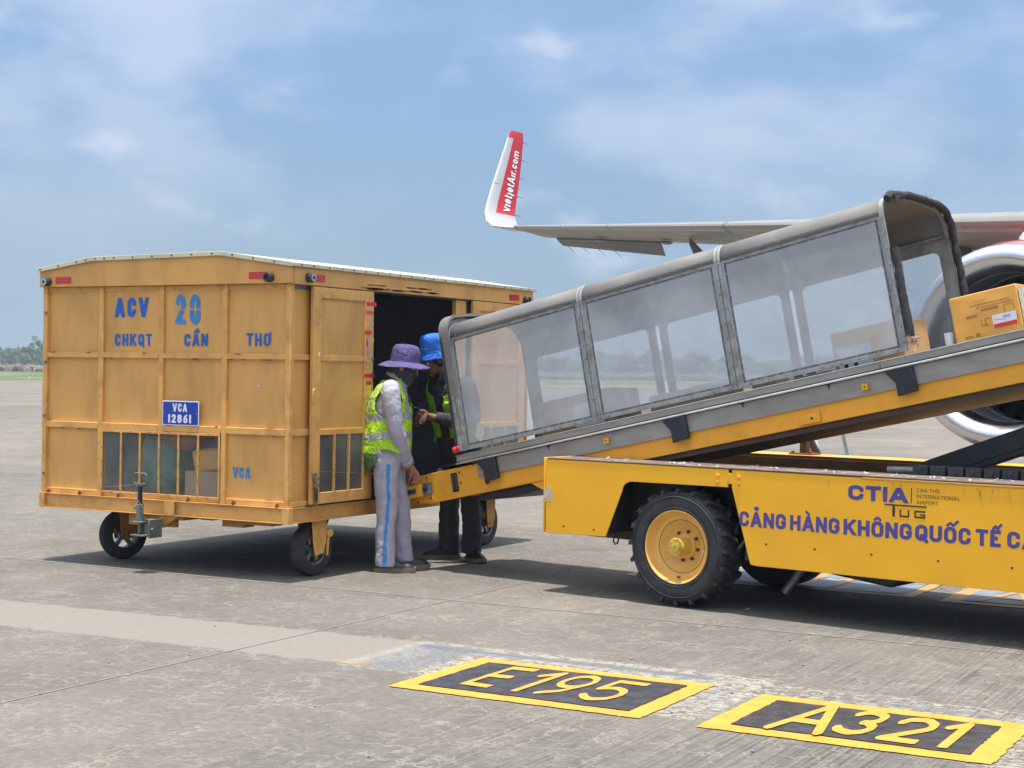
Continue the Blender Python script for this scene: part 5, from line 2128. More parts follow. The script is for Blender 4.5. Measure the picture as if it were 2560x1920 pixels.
# ---------------------------------------------------------------- cartons riding on the belt
def carton(u0, u1, v0, v1, h, mat, label, tilt=0.0, w0=.003, bev=.006):
    c = V(((u0 + u1) / 2, (v0 + v1) / 2, w0))
    Mx = MC @ Matrix.Translation(c) @ Matrix.Rotation(tilt, 4, 'Z')
    wl = Mx.to_translation()
    t = thing('carton', label, 'carton', wl, 0, group='cartons riding on the conveyor belt')
    g = MB(Mx)
    lx, ly = (u1 - u0) / 2, (v1 - v0) / 2
    n = 6
    # slightly bulged faces
    vs = []
    idx = {}
    fs = []

    def vt(i, j, k):
        if (i, j, k) not in idx:
            x, y, z = -1 + 2 * i / n, -1 + 2 * j / n, k / n
            bx = (1 - y * y) * (1 - (2 * z - 1) ** 2)
            by = (1 - x * x) * (1 - (2 * z - 1) ** 2)
            bz = (1 - x * x) * (1 - y * y)
            px_, py_, pz_ = x * lx, y * ly, z * h
            if abs(x) == 1:
                px_ += x * .006 * bx
            if abs(y) == 1:
                py_ += y * .006 * by
            if k == n:
                pz_ -= .006 * bz
            idx[(i, j, k)] = len(vs)
            vs.append((px_, py_, pz_))
        return idx[(i, j, k)]
    for a in range(n):
        for b in range(n):
            fs.append((vt(a, b, 0), vt(a, b + 1, 0), vt(a + 1, b + 1, 0), vt(a + 1, b, 0)))
            fs.append((vt(a, b, n), vt(a + 1, b, n), vt(a + 1, b + 1, n), vt(a, b + 1, n)))
            fs.append((vt(a, 0, b), vt(a + 1, 0, b), vt(a + 1, 0, b + 1), vt(a, 0, b + 1)))
            fs.append((vt(a, n, b), vt(a, n, b + 1), vt(a + 1, n, b + 1), vt(a + 1, n, b)))
            fs.append((vt(0, a, b), vt(0, a, b + 1), vt(0, a + 1, b + 1), vt(0, a + 1, b)))
            fs.append((vt(n, a, b), vt(n, a + 1, b), vt(n, a + 1, b + 1), vt(n, a, b + 1)))
    g.add(vs, fs)
    g.build('carton_body', mat, t, bevel=bev)
    return t, Mx, lx, ly


def face_patch(t, Mx, ly, x0, x1, z0, z1, name, mat, off=.009):
    g = MB(Mx)
    g.box(x0, x1, -ly - off, -ly - off + .0015, z0, z1)
    return g.build(name, mat, t, smooth=0)


t, Mx, lx, ly = carton(-1.70, -1.03, .30, .70, .335, M['card'], 'brown carton with a pale paper on its side, lowest on the belt', .05)
face_patch(t, Mx, ly, .0, .26, .09, .26, 'shipping_paper', M['label_white'])
face_patch(t, Mx, ly, -.33, .33, .285, .32, 'tape_strip', M['card_tan'], .0085)
t, Mx, lx, ly = carton(-.70, -.14, .33, .72, .20, M['card_tan'], 'low plain carton in the middle bay of the tunnel', -.04)
t, Mx, lx, ly = carton(.02, .20, .55, .80, .17, M['card_tan'], 'small plain carton just above the low plain one', .1)
t, Mx, lx, ly = carton(.40, .66, .5, .8, .12, M['card'], 'flat brown carton low in the top bay of the tunnel', .0)
t, Mx, lx, ly = carton(.82, 1.33, .30, .68, .33, M['card_orange'], 'orange brown carton with pale tape in the top bay of the tunnel', -.02)
face_patch(t, Mx, ly, -.22, .03, .03, .22, 'shipping_paper', M['label_white'])
for k in range(7):
    x = random.uniform(.03, .2)
    z = random.uniform(.06, .27)
    face_patch(t, Mx, ly, x, x + random.uniform(.015, .04), z, z + .02, 'tape_scrap', M['residue'], .0085 + k * .0003)
t, Mx, lx, ly = carton(1.775, 2.205, .06, .42, .285, M['card_gold'], 'gold taped carton with white and red label riding outside the tunnel', 0.0, .06 - .005)
# the label, stuck on upside down
g = MB(Mx)
g.box(.040, .190, -ly - .0105, -ly - .009, .048, .125)
lb = g.build('address_label', M['label_white'], t, smooth=0)
lb['label'] = 'white label with a red band, upside down'
g = MB(Mx)
g.box(.042, .188, -ly - .0112, -ly - .0107, .048, .070)
g.build('label_band', M['sticker_red'], lb, smooth=0)
g = MB(Mx)
text_mb(g, 'DAD', (.152, -ly - .0112, .112), (-1, 0, 0), (0, 0, -1), .017, .045, sw=.16, cond=.8)
g.add([(.05, -ly - .0113, .098), (.05, -ly - .0113, .100), (.09, -ly - .0113, .094), (.125, -ly - .0113, .080), (.09, -ly - .0113, .091)], [(0, 1, 2, 3, 4)])
g.build('label_text', M['violet_let'], lb, smooth=0, fix=False)
# faint printed panels on the carton, box outline marks
g = MB(Mx)
for r_, (x0, x1, z) in enumerate(((-.09, .16, .205), (-.05, .18, .188), (-.02, .09, .163), (-.12, -.06, .135))):
    x = x0
    while x < x1:
        w_ = random.uniform(.006, .018)
        g.box(x, x + w_, -ly - .0083, -ly - .0077, z, z + (.006 if r_ < 2 else .018))
        x += w_ + .004
for (a, b, c, d) in ((.12, .185, .172, .176), (.12, .124, .135, .172), (.181, .185, .135, .172), (-.035, .012, .075, .080), (-.035, -.029, .08, .118), (-.01, -.004, .08, .118), (.0, .03, .112, .118), (-.15, -.10, .022, .030), (-.08, -.055, .02, .04)):
    g.box(a, b, -ly - .0083, -ly - .0077, c, d)
g.build('faint_print', M['faint_print'], t, smooth=0)
g = MB(Mx)
for k in range(12):
    x, z = random.uniform(-.2, .1), random.uniform(.10, .27)
    dx, dz = random.uniform(.03, .10), random.uniform(-.035, .02)
    g.add([(x, -ly - .0088, z), (x + dx, -ly - .0088, z + dz), (x + dx, -ly - .0088, z + dz + .0016), (x, -ly - .0088, z + .0022)], [(0, 1, 2, 3)])
g.build('tape_crease', M['mark_yellow'], t, smooth=0, fix=False)
g = MB(Mx)
g.box(lx + .006, lx + .0075, -ly + .01, ly - .01, .01, .26)
g.build('side_tape', M['residue'], t)
# paper cup beside the gold carton
cp = CB()
cp.lathe([(0, 0), (.026, 0), (.033, .085), (.030, .085), (.024, .004), (0, .004)], (1.715, .10, .056), (0.1, 0, 1), 20)
tag(cp.build('paper_cup', M['white']), 'crushed white paper cup standing against the gold carton', 'cup')
cw_ = CB()
cw_.lathe([(.028, .0), (.045, .0), (.048, .012), (.045, .024), (.028, .024), (.025, .012), (.028, .0)], (1.02, .12, .08), (0, 1, 0.1), 20)
tag(cw_.build('tape_roll', M['black']), 'small black roll of tape lying beside the orange brown carton', 'tape roll')

# ---------------------------------------------------------------- things standing behind the loader
def cone_at(p, H=.75):
    t = thing('traffic_cone', 'orange and white traffic cone standing far behind the belt loader', 'traffic cone', p)
    g = MB()
    g.lathe([(.0, 0), (.17, 0), (.17, .03), (0, .03)], p, (0, 0, 1), 4)
    g.build('cone_base', M['black'], t)
    g = MB()
    g.lathe([(.13, .03), (.11, .15), (.11, .15), (.085, .30), (.07, .40), (.055, .5), (.03, .70), (.0, .71)], p, (0, 0, 1), 20, ms=[0, 0, 1, 0, 0, 1, 0])
    g.build('cone_body', [M['cone'], M['white']], t)


cone_at(V((-10.07, 30.4, 0)), .75)
st = thing('stepladder', 'grey aluminium stepladder legs seen under the conveyor behind the loader', 'stepladder', (-10.3, 30.9, 0))
bc = V((-10.05, 30.9, 0))
for (dx, top, nm) in ((-.42, -.08, 'leg'), (.50, .05, 'leg')):
    g = MB()
    g.bar(bc + RGT * dx, bc + RGT * top + V((0, 0, 1.9)), .06, .05, FWD)
    g.build(nm, M['ladder'], st)
g = MB()
for z in (.5, .9, 1.3, 1.7):
    k = z / 1.9
    g.bar(bc + RGT * (-.42 + .34 * k) + V((0, 0, z)), bc + RGT * (.50 - .45 * k) + V((0, 0, z)), .05, .03, FWD)
g.build('crossbar', M['ladder'], st)
st = thing('step_stool', 'small aluminium step stool standing further left behind the loader', 'step stool', (-11.95, 31.6, 0))
b0 = V((-11.9, 31.9, 0))
for dx in (-.32, .32):
    for dy in (0, .4):
        g = MB()
        g.bar(b0 + RGT * dx + FWD * dy, b0 + RGT * dx * .7 + FWD * (.2 + (dy - .2) * .5) + V((0, 0, .9)), .07, .05, FWD)
        g.build('leg', M['ladder'], st)
for z in (.22, .52, .88):
    g = MB()
    k = 1 - .3 * z / .9
    g.obox(b0 + FWD * (.1 + z * .1) + V((0, 0, z)), RGT * .31 * k, FWD * .09, V((0, 0, .02)))
    g.build('tread', M['ladder'], st)


# ================================================================== AIRCRAFT (right wing and engine)
AFT = (ML.to_3x3() @ V((0, 1, 0))).normalized()
OUT = -(ML.to_3x3() @ V((1, 0, 0))).normalized()
UP = V((0, 0, 1))
ENG = V((-3.955, 18.39, 1.915))
plane = thing('airliner', 'silver and red airliner wing with upturned tip and one engine, behind the belt loader', 'airliner', (-3.757, 20.0, 0))


def airfoil(n=16):
    """closed loop (x along chord 0..1, t thickness -1..1) from trailing edge over the top to the trailing edge"""
    up, lo = [], []
    for i in range(n + 1):
        x = (1 - math.cos(PI * i / n)) / 2
        t = 5 * (.2969 * math.sqrt(x) - .126 * x - .3516 * x * x + .2843 * x ** 3 - .1036 * x ** 4)
        up.append((x, t))
        lo.append((x, -t))
    return up[::-1] + lo[1:]


AFO = airfoil()


def sect(le, cv, nv, th, camb=.0):
    le, cv, nv = V(le), V(cv), V(nv).normalized()
    c = cv.length
    return [le + cv * x + nv * (t * th * c * (1.0 if t > 0 else .75) + camb * c * 4 * x * (1 - x)) for x, t in AFO]


# spanwise stations: leading edge, chord vector, thickness
T0 = V((-16.306, 29.405, 4.60))
R0 = V((-3.96, 19.66, 3.44))
dLE = (T0 - R0)


def station(t):
    le = R0 + dLE * t
    le.z += .10 * t * t - .10 * t
    ch = 2.9 - 1.8 * min(1, t) if t >= 0 else 2.9 - t * 6.0
    dz = -.030 - .028 * (1 - t) if t >= 0 else -.06
    cv = AFT * ch + UP * (dz * ch) - UP * (.03 * ch + .085 * max(0, t))
    return le, cv


SL = .13
ts = [-.32, -.18, 0, .12, .25, .4, .55, .7, .85, 1.0]
wing = MB()
rings = []
for t in ts:
    le, cv = station(t)
    rings.append(sect(le, cv, UP, .135 - .03 * max(0, t), .012))
wing.loft(rings, cap=True)
nA = len(AFO)
o_ = len(wing.f) - 2 - (len(ts) - 1) * nA
for i in range(len(ts) - 1):
    for k in range(nA):
        f = o_ + i * nA + k
        x0 = (AFO[k][0] + AFO[(k + 1) % nA][0]) / 2
        topside = AFO[k][1] + AFO[(k + 1) % nA][1] > 0
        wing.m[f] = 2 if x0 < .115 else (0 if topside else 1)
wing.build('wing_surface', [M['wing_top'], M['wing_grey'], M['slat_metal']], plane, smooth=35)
# slat joints: thin dark collars round the nose
for t in (.999, .72, .45, .20, -.05):
    le, cv = station(t)
    s0 = sect(le, cv, UP, (.135 - .03 * max(0, t)) * 1.006, .012)
    idx = [i for i, (x, tt) in enumerate(AFO) if x < .20]
    g = MB()
    w_ = dLE.normalized() * .012
    ctr = le + cv * .1
    ps = [s0[i] + (s0[i] - ctr).normalized() * .004 for i in idx]
    for a, b in zip(ps[:-1], ps[1:]):
        g.add([a - w_, a + w_, b + w_, b - w_], [(0, 1, 2, 3)])
    g.build('slat_joint', M['gasket'], plane, smooth=0, fix=False)
# skin seams on the underside
g = MB()
for (t0, t1, x) in ((.02, .97, .28), (.0, .93, .62), (-.3, .2, .45)):
    prev = None
    for k in range(15):
        t = t0 + (t1 - t0) * k / 14
        le, cv = station(t)
        c = cv.length
        xx = x
        tt = 5 * (.2969 * math.sqrt(xx) - .126 * xx - .3516 * xx * xx + .2843 * xx ** 3 - .1036 * xx ** 4)
        q = le + cv * xx - UP * (tt * (.135 - .03 * max(0, t)) * c * .75 - .012 * c * 4 * xx * (1 - xx) + .012)
        if prev:
            g.add([prev, prev + AFT * .012, q + AFT * .012, q], [(0, 1, 2, 3)])
        prev = q
g.build('skin_seam', M['gasket'], plane, smooth=0, fix=False)


# drooped aileron with static wicks
def te(t, x=1.0):
    le, cv = station(t)
    return le + cv * x


a0, a1 = .965, .70
g = MB()
rr = []
for t, xs_ in ((a0, .74), (a1, .74)):
    le, cv = station(t)
    c = cv.length
    p = le + cv * .94 - UP * .010 * c
    d = (AFT * .24 - UP * .15) if t > .8 else (AFT * .18 - UP * .25)
    nrm = (UP * .93 + AFT * .26).normalized()
    rr.append([p + nrm * .015, p + d * .4 + nrm * .012, p + d, p + d * .4 - nrm * .02, p - nrm * .02])
g.loft(rr)
ail = g.build('aileron', M['aileron'], plane, smooth=0)
for k in range(4):
    q = rr[0][2].lerp(rr[1][2], .05 + .16 * k)
    g = MB()
    g.tube([q, q + AFT * .22 - UP * .12 - OUT * .02], [.006, .003], 5)
    g.build('static_wick', M['black'], ail)
for t in (.82, .66):
    le, cv = station(t)
    g = MB()
    q = le + cv * .70 - UP * .085
    g.ico(q, (.10, .20, .035), 2)
    g.build('hinge_fairing', M['wing_grey'], plane)
# flap track fairing hanging under the wing
for t, L_ in ((.585, .62), (.14, 1.2)):
    le, cv = station(t)
    g = MB()
    rings = []
    for k in range(13):
        s_ = k / 12
        c = le + cv * (.50 + .82 * s_) - UP * (.10 + .20 * math.sin(PI * min(1, s_ * 1.02)) + .38 * s_)
        h = .30 * L_ * math.sin(PI * (.06 + .90 * s_)) ** .8 * (1.1 - .3 * s_) + .01
        w = .11 * L_ * math.sin(PI * (.06 + .90 * s_)) ** .7 + .005
        rings.append([c + dLE.normalized() * w * math.cos(a) + UP * h * math.sin(a) for a in [q * PI / 8 for q in range(16)]])
    g.loft(rings)
    g.build('flap_track_fairing', M['aileron'], plane, smooth=60)

# upturned wingtip: blended curve then raked fin
P_ = [(T0 + V((.0, .0, -.02)), 1.10, UP), (V((-16.62, 29.46, 4.60)), 1.10, UP * .97 + OUT * -.25), (V((-16.95, 29.60, 4.655)), 1.10, UP * .8 - OUT * .6),
      (V((-17.21, 29.78, 4.80)), 1.08, UP * .5 - OUT * .87), (V((-17.345, 29.97, 5.00)), 1.03, UP * .2 - OUT * .98), (V((-17.40, 30.17, 5.25)), .98, UP * .08 - OUT),
      (V((-17.46, 30.50, 5.68)), .90, UP * .06 - OUT), (V((-17.53, 30.98, 6.30)), .72, UP * .06 - OUT), (V((-17.585, 31.36, 6.80)), .56, UP * .06 - OUT),
      (V((-17.60, 31.46, 6.94)), .50, UP * .06 - OUT), (V((-17.60, 31.56, 6.985)), .40, UP * .06 - OUT)]
g = MB()
rings = [sect(p, AFT * c - UP * .02 * c, n, .10 if i < 4 else .095, 0) for i, (p, c, n) in enumerate(P_)]
g.loft(rings)
o_ = len(g.f) - 2 - (len(P_) - 1) * nA
for i in range(len(P_) - 1):
    for k in range(nA):
        x0 = (AFO[k][0] + AFO[(k + 1) % nA][0]) / 2
        if i >= 8:
            g.m[o_ + i * nA + k] = 1
        elif i >= 4 and x0 > .30:
            g.m[o_ + i * nA + k] = 1
wl = g.build('winglet', [M['wing_top'], M['red_paint']], plane, smooth=50)
# name along the inboard face of the fin
inb = -OUT


def wl_pt(h, x):
    """point on the inboard face: h 0..1 up the red panel, x fraction of the chord"""
    hh = h * 3.0 + 5.0
    for i in range(5, len(P_) - 1):
        pass
    zs = [p[0].z for p in P_[4:9]]
    z = zs[0] + (zs[-1] - zs[0]) * h
    for i in range(4, 8):
        a, b = P_[i], P_[i + 1]
        if a[0].z <= z <= b[0].z + 1e-6:
            u = (z - a[0].z) / (b[0].z - a[0].z)
            le = a[0].lerp(b[0], u)
            c = a[1] * (1 - u) + b[1] * u
            tt = 5 * (.2969 * math.sqrt(x) - .126 * x - .3516 * x * x + .2843 * x ** 3 - .1036 * x ** 4)
            return le + AFT * c * x - UP * .02 * c * x + inb * (tt * .095 * c + .010)
    return V((0, 0, 0))


g = MB()
tm = MB()
text_mb(tm, 'vietjetAir.com', (0, 0, 0), (1, 0, 0), (0, 1, 0), 1.0, 10.6, sw=.20, cond=.82, gap=.13, shear=.28)
for f in tm.f:
    pts = []
    for i in f:
        p = tm.v[i]
        h = .035 + .80 * p.x / 10.6
        pts.append(wl_pt(min(.999, max(0, h)), .78 - p.y * .34))
    g.add(pts, [tuple(range(len(pts)))])
g.build('airline_name', M['white'], wl, smooth=0, fix=False)
for k in range(5):
    h = (.02, .26, .50, .74, .97)[k]
    q = wl_pt(min(h, .99), .985)
    g = MB()
    g.tube([q, q + AFT * .22 - UP * .02], [.007, .003], 5)
    g.build('static_wick', M['black'], wl)
g = MB()
p4, n4 = P_[4][0], V((0, 0, 1))
g.ico(p4 + AFT * .06 + inb * .02 - UP * .10, (.05, .10, .085), 2)
g.build('position_light', M['pad_ring'], wl)
for i in (1, 6):
    s0 = sect(P_[i][0], AFT * P_[i][1] - UP * .02 * P_[i][1], P_[i][2], .102, 0)
    idx = [q for q, (x, tt) in enumerate(AFO) if x < (.9 if i == 1 else .28)]
    g = MB()
    dv = (P_[i + 1][0] - P_[i - 1][0]).normalized() * .007
    for a, b in zip(idx[:-1], idx[1:]):
        g.add([s0[a] - dv, s0[a] + dv, s0[b] + dv, s0[b] - dv], [(0, 1, 2, 3)])
    g.build('skin_seam', M['gasket'], wl, smooth=0, fix=False)

# engine: polished lip, red cowl, duct, fan, spinner
c0 = ENG
axE = AFT
g = MB()
g.lathe([(.855, .34), (.862, .24), (.884, .14), (.92, .06), (.97, .012), (1.022, 0.0), (1.078, .015), (1.12, .06), (1.15, .13), (1.168, .22)], c0, axE, 96)
g.build('inlet_lip', M['lip'], plane, smooth=60)
g = MB()
g.lathe([(1.168, .221), (1.225, .45), (1.28, .9), (1.30, 1.5), (1.25, 2.3), (1.10, 3.1), (1.0, 3.5), (.94, 3.5)], c0, axE, 96)
cw = g.build('engine_cowl', M['pink_red'], plane, smooth=60)
g = MB()
g.lathe([(1.1685, .219), (1.1725, .228), (1.1705, .237)], c0, axE, 96)
g.build('cowl_seam', M['gasket'], cw)
g = MB()
g.lathe([(.854, .341), (.862, .7), (.875, 1.0), (.875, 1.3), (.86, 1.6)], c0, axE, 96)
g.build('inlet_duct', M['duct'], plane, smooth=60)
g = MB()
g.lathe([(.855, .345), (.850, .352), (.855, .360)], c0, axE, 96)
g.lathe([(.872, .92), (.862, .93), (.872, .94)], c0, axE, 96)
g.build('duct_ring', M['steel'], plane, smooth=60)
g = MB()
g.lathe([(0, 1.5), (.86, 1.5)], c0, axE, 48)
g.build('fan_backplate', M['black'], plane, smooth=60)
g = MB()
g.lathe([(0, .62), (.05, .66), (.14, .80), (.22, .98), (.25, 1.12), (.25, 1.4)], c0, axE, 40)
g.build('spinner', M['fan'], plane, smooth=60)
nx = axE.cross(UP).normalized()
NBL = 24
blade_proto = None
for k in range(NBL):
    a = 2 * PI * k / NBL
    g = MB()
    rings = []
    for j in range(6):
        u = j / 5
        r = .24 + (.866 - .24) * u
        tw = math.radians(25 + 38 * u)
        sweep = .05 * math.sin(PI * u) - .04 * u
        aa = a + sweep
        d = nx * math.cos(aa) + UP * math.sin(aa)
        t = axE.cross(d)
        ch = .14 + .11 * u
        dirc = (axE * math.cos(tw) + t * math.sin(tw))
        nr = (t * math.cos(tw) - axE * math.sin(tw))
        c = c0 + axE * 1.20 + d * r
        rings.append([c - dirc * ch, c - dirc * ch * .4 + nr * .014, c + dirc * ch * .4 + nr * .012, c + dirc * ch, c + dirc * ch * .4 - nr * .002, c - dirc * ch * .4 - nr * .002])
    g.loft(rings)
    g.build('fan_blade', M['fan'], plane, smooth=50)
# pylon and its rounded front
g = MB()
rings = []
for (y, z, w, h) in ((.72, 1.16, .02, .02), (.80, 1.20, .12, .08), (1.0, 1.25, .20, .16), (1.4, 1.32, .24, .26), (2.0, 1.40, .26, .34), (3.0, 1.42, .26, .42), (4.2, 1.35, .2, .4)):
    c = c0 + axE * y + UP * z
    rings.append([c + nx * w * math.cos(q) + UP * h * math.sin(q) for q in [i * PI / 8 for i in range(16)]])
g.loft(rings)
g.build('pylon', M['wing_top'], plane, smooth=60)


# ================================================================== PEOPLE
DT = bpy.data.textures.new('cloth_folds', 'CLOUDS')
DT.noise_scale = 0.075
DT.noise_depth = 2
DT2 = bpy.data.textures.new('cloth_creases', 'MARBLE')
DT2.noise_scale = 0.11
DT2.turbulence = 9
DT2.noise_depth = 2


def ell(c, a, b, n=20, p=2.3):
    """superellipse ring, a and b are semi-axis vectors"""
    out = []
    for k in range(n):
        t = 2 * PI * k / n
        cs, sn = math.cos(t), math.sin(t)
        out.append(V(c) + V(a) * math.copysign(abs(cs) ** (2 / p), cs) + V(b) * math.copysign(abs(sn) ** (2 / p), sn))
    return out


def limb(g, pts, rs, n=14):
    """tapering limb with interpolated joints"""
    P, R = [], []
    m = len(pts)
    for i in range(m - 1):
        p0, p1, p2, p3 = V(pts[max(i - 1, 0)]), V(pts[i]), V(pts[i + 1]), V(pts[min(i + 2, m - 1)])
        for k in range(5):
            t = k / 5
            q = .5 * ((2 * p1) + (p2 - p0) * t + (2 * p0 - 5 * p1 + 4 * p2 - p3) * t * t + (3 * p1 - p0 - 3 * p2 + p3) * t ** 3)
            P.append(q)
            R.append(rs[i] + (rs[i + 1] - rs[i]) * t)
    P.append(V(pts[-1]))
    R.append(rs[-1])
    g.tube(P, R, n)


def soft(g, name, mat, parent, voxel, sm=4, disp=0.0, disp2=0.0):
    o = g.build(name, mat, parent, smooth=0)
    r = o.modifiers.new('remesh', 'REMESH')
    r.mode = 'VOXEL'
    r.voxel_size = voxel
    r.use_smooth_shade = True
    s = o.modifiers.new('smooth', 'SMOOTH')
    s.factor = .6
    s.iterations = sm
    for tex, st in ((DT, disp), (DT2, disp2)):
        if st:
            d = o.modifiers.new('folds', 'DISPLACE')
            d.texture = tex
            d.texture_coords = 'GLOBAL'
            d.strength = st
            d.mid_level = .5
    return o


def torso_rings(rows, f, l, off=0.0, n=28):
    out = []
    for (x, y, z, a, b) in rows:
        out.append(ell((x, y, z), V(l) * (a + off), V(f) * (b + off), n))
    return out


def head_mesh(g, Mh):
    gg = MB(Mh)
    rows = [(-.118, .020, .028, .040), (-.108, .042, .050, .030), (-.085, .055, .070, .018), (-.05, .064, .086, .006), (0, .073, .096, .0), (.045, .076, .100, -.004), (.08, .068, .090, -.006), (.105, .048, .065, -.008), (.118, .022, .03, -.008)]
    gg.loft([[V((x + b * math.sin(t), a * math.cos(t), z)) for t in [2 * PI * k / 24 for k in range(24)]] for (z, a, b, x) in rows])
    gg.tube([(.088, 0, .03), (.112, 0, -.018), (.098, 0, -.028)], [.008, .014, .010], 8)
    for s in (-1, 1):
        gg.ico((.10, s * .010, -.022), (.010, .009, .008), 1)
        gg.ico((-.005, s * .077, -.010), (.020, .008, .031), 2)
        gg.ico((.070, s * .034, -.022), (.024, .022, .018), 2)
    gg.tube([(.086, -.035, .022), (.096, 0, .026), (.086, .035, .022)], [.007, .009, .007], 8)
    gg.tube([(.086, -.024, -.060), (.095, 0, -.056), (.086, .024, -.060)], [.005, .007, .005], 8)
    gg.tube([(.084, -.020, -.070), (.092, 0, -.068), (.084, .020, -.070)], [.005, .007, .005], 8)
    gg.ico((.078, 0, -.098), (.022, .028, .018), 2)
    g.v += []
    o = len(g.v)
    g.v += gg.v
    for f, m in zip(gg.f, gg.m):
        g.f.append([i + o for i in f])
        g.m.append(m)


def eyes(Mh, parent):
    for s in (-1, 1):
        g = MB(Mh)
        g.ico((.080, s * .033, .002), .0125, 2)
        e = g.build('eye', M['white'], parent)
        g = MB(Mh)
        g.ico((.0885, s * .033, .001), .0065, 1)
        g.build('iris', M['lens'], e)


def hand(g, wrist, palm_dir, row_dir, size, curls, mtx, thumb_dir, thumb_curl=.4):
    """palm from the wrist, four fingers spread along row_dir each bending towards curl vectors, thumb off the side"""
    gg = MB(mtx)
    w = V(wrist)
    p = V(palm_dir).normalized()
    r = V(row_dir)
    r = (r - p * r.dot(p)).normalized()
    nrm = p.cross(r).normalized()
    L = .095 * size
    gg.loft([ell(w - p * .02, r * .027 * size, nrm * .020 * size, 12), ell(w + p * .02, r * .030 * size, nrm * .019 * size, 12),
             ell(w + p * L * .6, r * .040 * size, nrm * .017 * size, 12), ell(w + p * L, r * .041 * size, nrm * .013 * size, 12)])
    lens = (.074, .082, .077, .060)
    cv = V(curls[0]).normalized()
    cv2 = V(curls[1]).normalized()
    cv3 = V(curls[2]).normalized()
    for i in range(4):
        base = w + p * (L * (.96, 1.0, .97, .88)[i]) + r * ((1.5 - i) * .0205 * size)
        fan = r * ((1.5 - i) * .10)
        a = base - p * .02
        q0 = base
        q1 = q0 + (cv + fan).normalized() * lens[i] * .46 * size
        q2 = q1 + (cv2 + fan * .5).normalized() * lens[i] * .32 * size
        q3 = q2 + (cv3).normalized() * lens[i] * .26 * size
        gg.tube([a, q0, q0.lerp(q1, .5), q1, q1.lerp(q2, .5), q2, q3], [.0095 * size, .0105 * size, .0088 * size, .0096 * size, .0080 * size, .0084 * size, .0062 * size], 9)
        gg.ico(q3, .0065 * size, 1)
    tb = w + p * L * .28 + r * .030 * size
    td = V(thumb_dir).normalized()
    t1 = tb + td * .034 * size
    t2 = t1 + (td * .6 + cv * .7).normalized() * .028 * size
    t3 = t2 + (td * .2 + cv).normalized() * .022 * size
    gg.tube([tb - td * .015, tb, t1, t2, t3], [.012 * size, .013 * size, .0115 * size, .0105 * size, .008 * size], 9)
    o = len(g.v)
    g.v += gg.v
    for f in gg.f:
        g.f.append([i + o for i in f])
        g.m.append(0)


def shoe(parent, ank, toe_dir, mtx, size=1.0):
    td = V(toe_dir).normalized()
    sd = V((-td.y, td.x, 0))
    a = V((ank[0], ank[1], 0))
    st = [(-.092, .020, .060, .022), (-.082, .034, .090, .022), (-.05, .042, .115, .022), (-.01, .043, .130, .022), (.035, .045, .112, .022), (.08, .051, .090, .022), (.13, .055, .080, .022), (.175, .050, .072, .022), (.203, .036, .056, .022), (.216, .016, .036, .022)]
    g = MB(mtx)
    rings = []
    for (d, w, h, zb) in st:
        c = a + td * d * size
        ring = []
        for k in range(16):
            t = 2 * PI * k / 16
            z = zb + max(0, math.sin(t)) ** .8 * (h - zb) if math.sin(t) > 0 else zb
            wx = w * math.copysign(abs(math.cos(t)) ** .7, math.cos(t)) * (1 if math.sin(t) <= .01 else (1 - .25 * math.sin(t)))
            ring.append(c + sd * wx * size + V((0, 0, z)))
        rings.append(ring)
    g.loft(rings)
    up = g.build('shoe', M['shoe'], parent, smooth=60)
    sb = up.modifiers.new('sub', 'SUBSURF')
    sb.levels = sb.render_levels = 1
    g = MB(mtx)
    rings = []
    for (d, w, h, zb) in [(-.100, .022, 0, 0)] + st[1:-1] + [(.222, .018, 0, 0)]:
        c = a + td * d * size
        lift = .012 if d > .19 else (.006 if d < -.09 else 0.0)
        rings.append([c + sd * w * 1.07 + V((0, 0, .0 + lift)), c + sd * w * 1.07 + V((0, 0, .034 + lift * .5)), c - sd * w * 1.07 + V((0, 0, .034 + lift * .5)), c - sd * w * 1.07 + V((0, 0, 0 + lift))])
    g.loft(rings)
    g.build('sole', M['sole'], up, smooth=30)
    g = MB(mtx)
    for k in range(4):
        c = a + td * (.025 + .022 * k) * size + V((0, 0, .126 - .010 * k))
        g.tube([c - sd * .018, c + V((0, 0, .004)), c + sd * .018], .0025, 5)
    g.build('shoelace', M['black'], up)
    return up


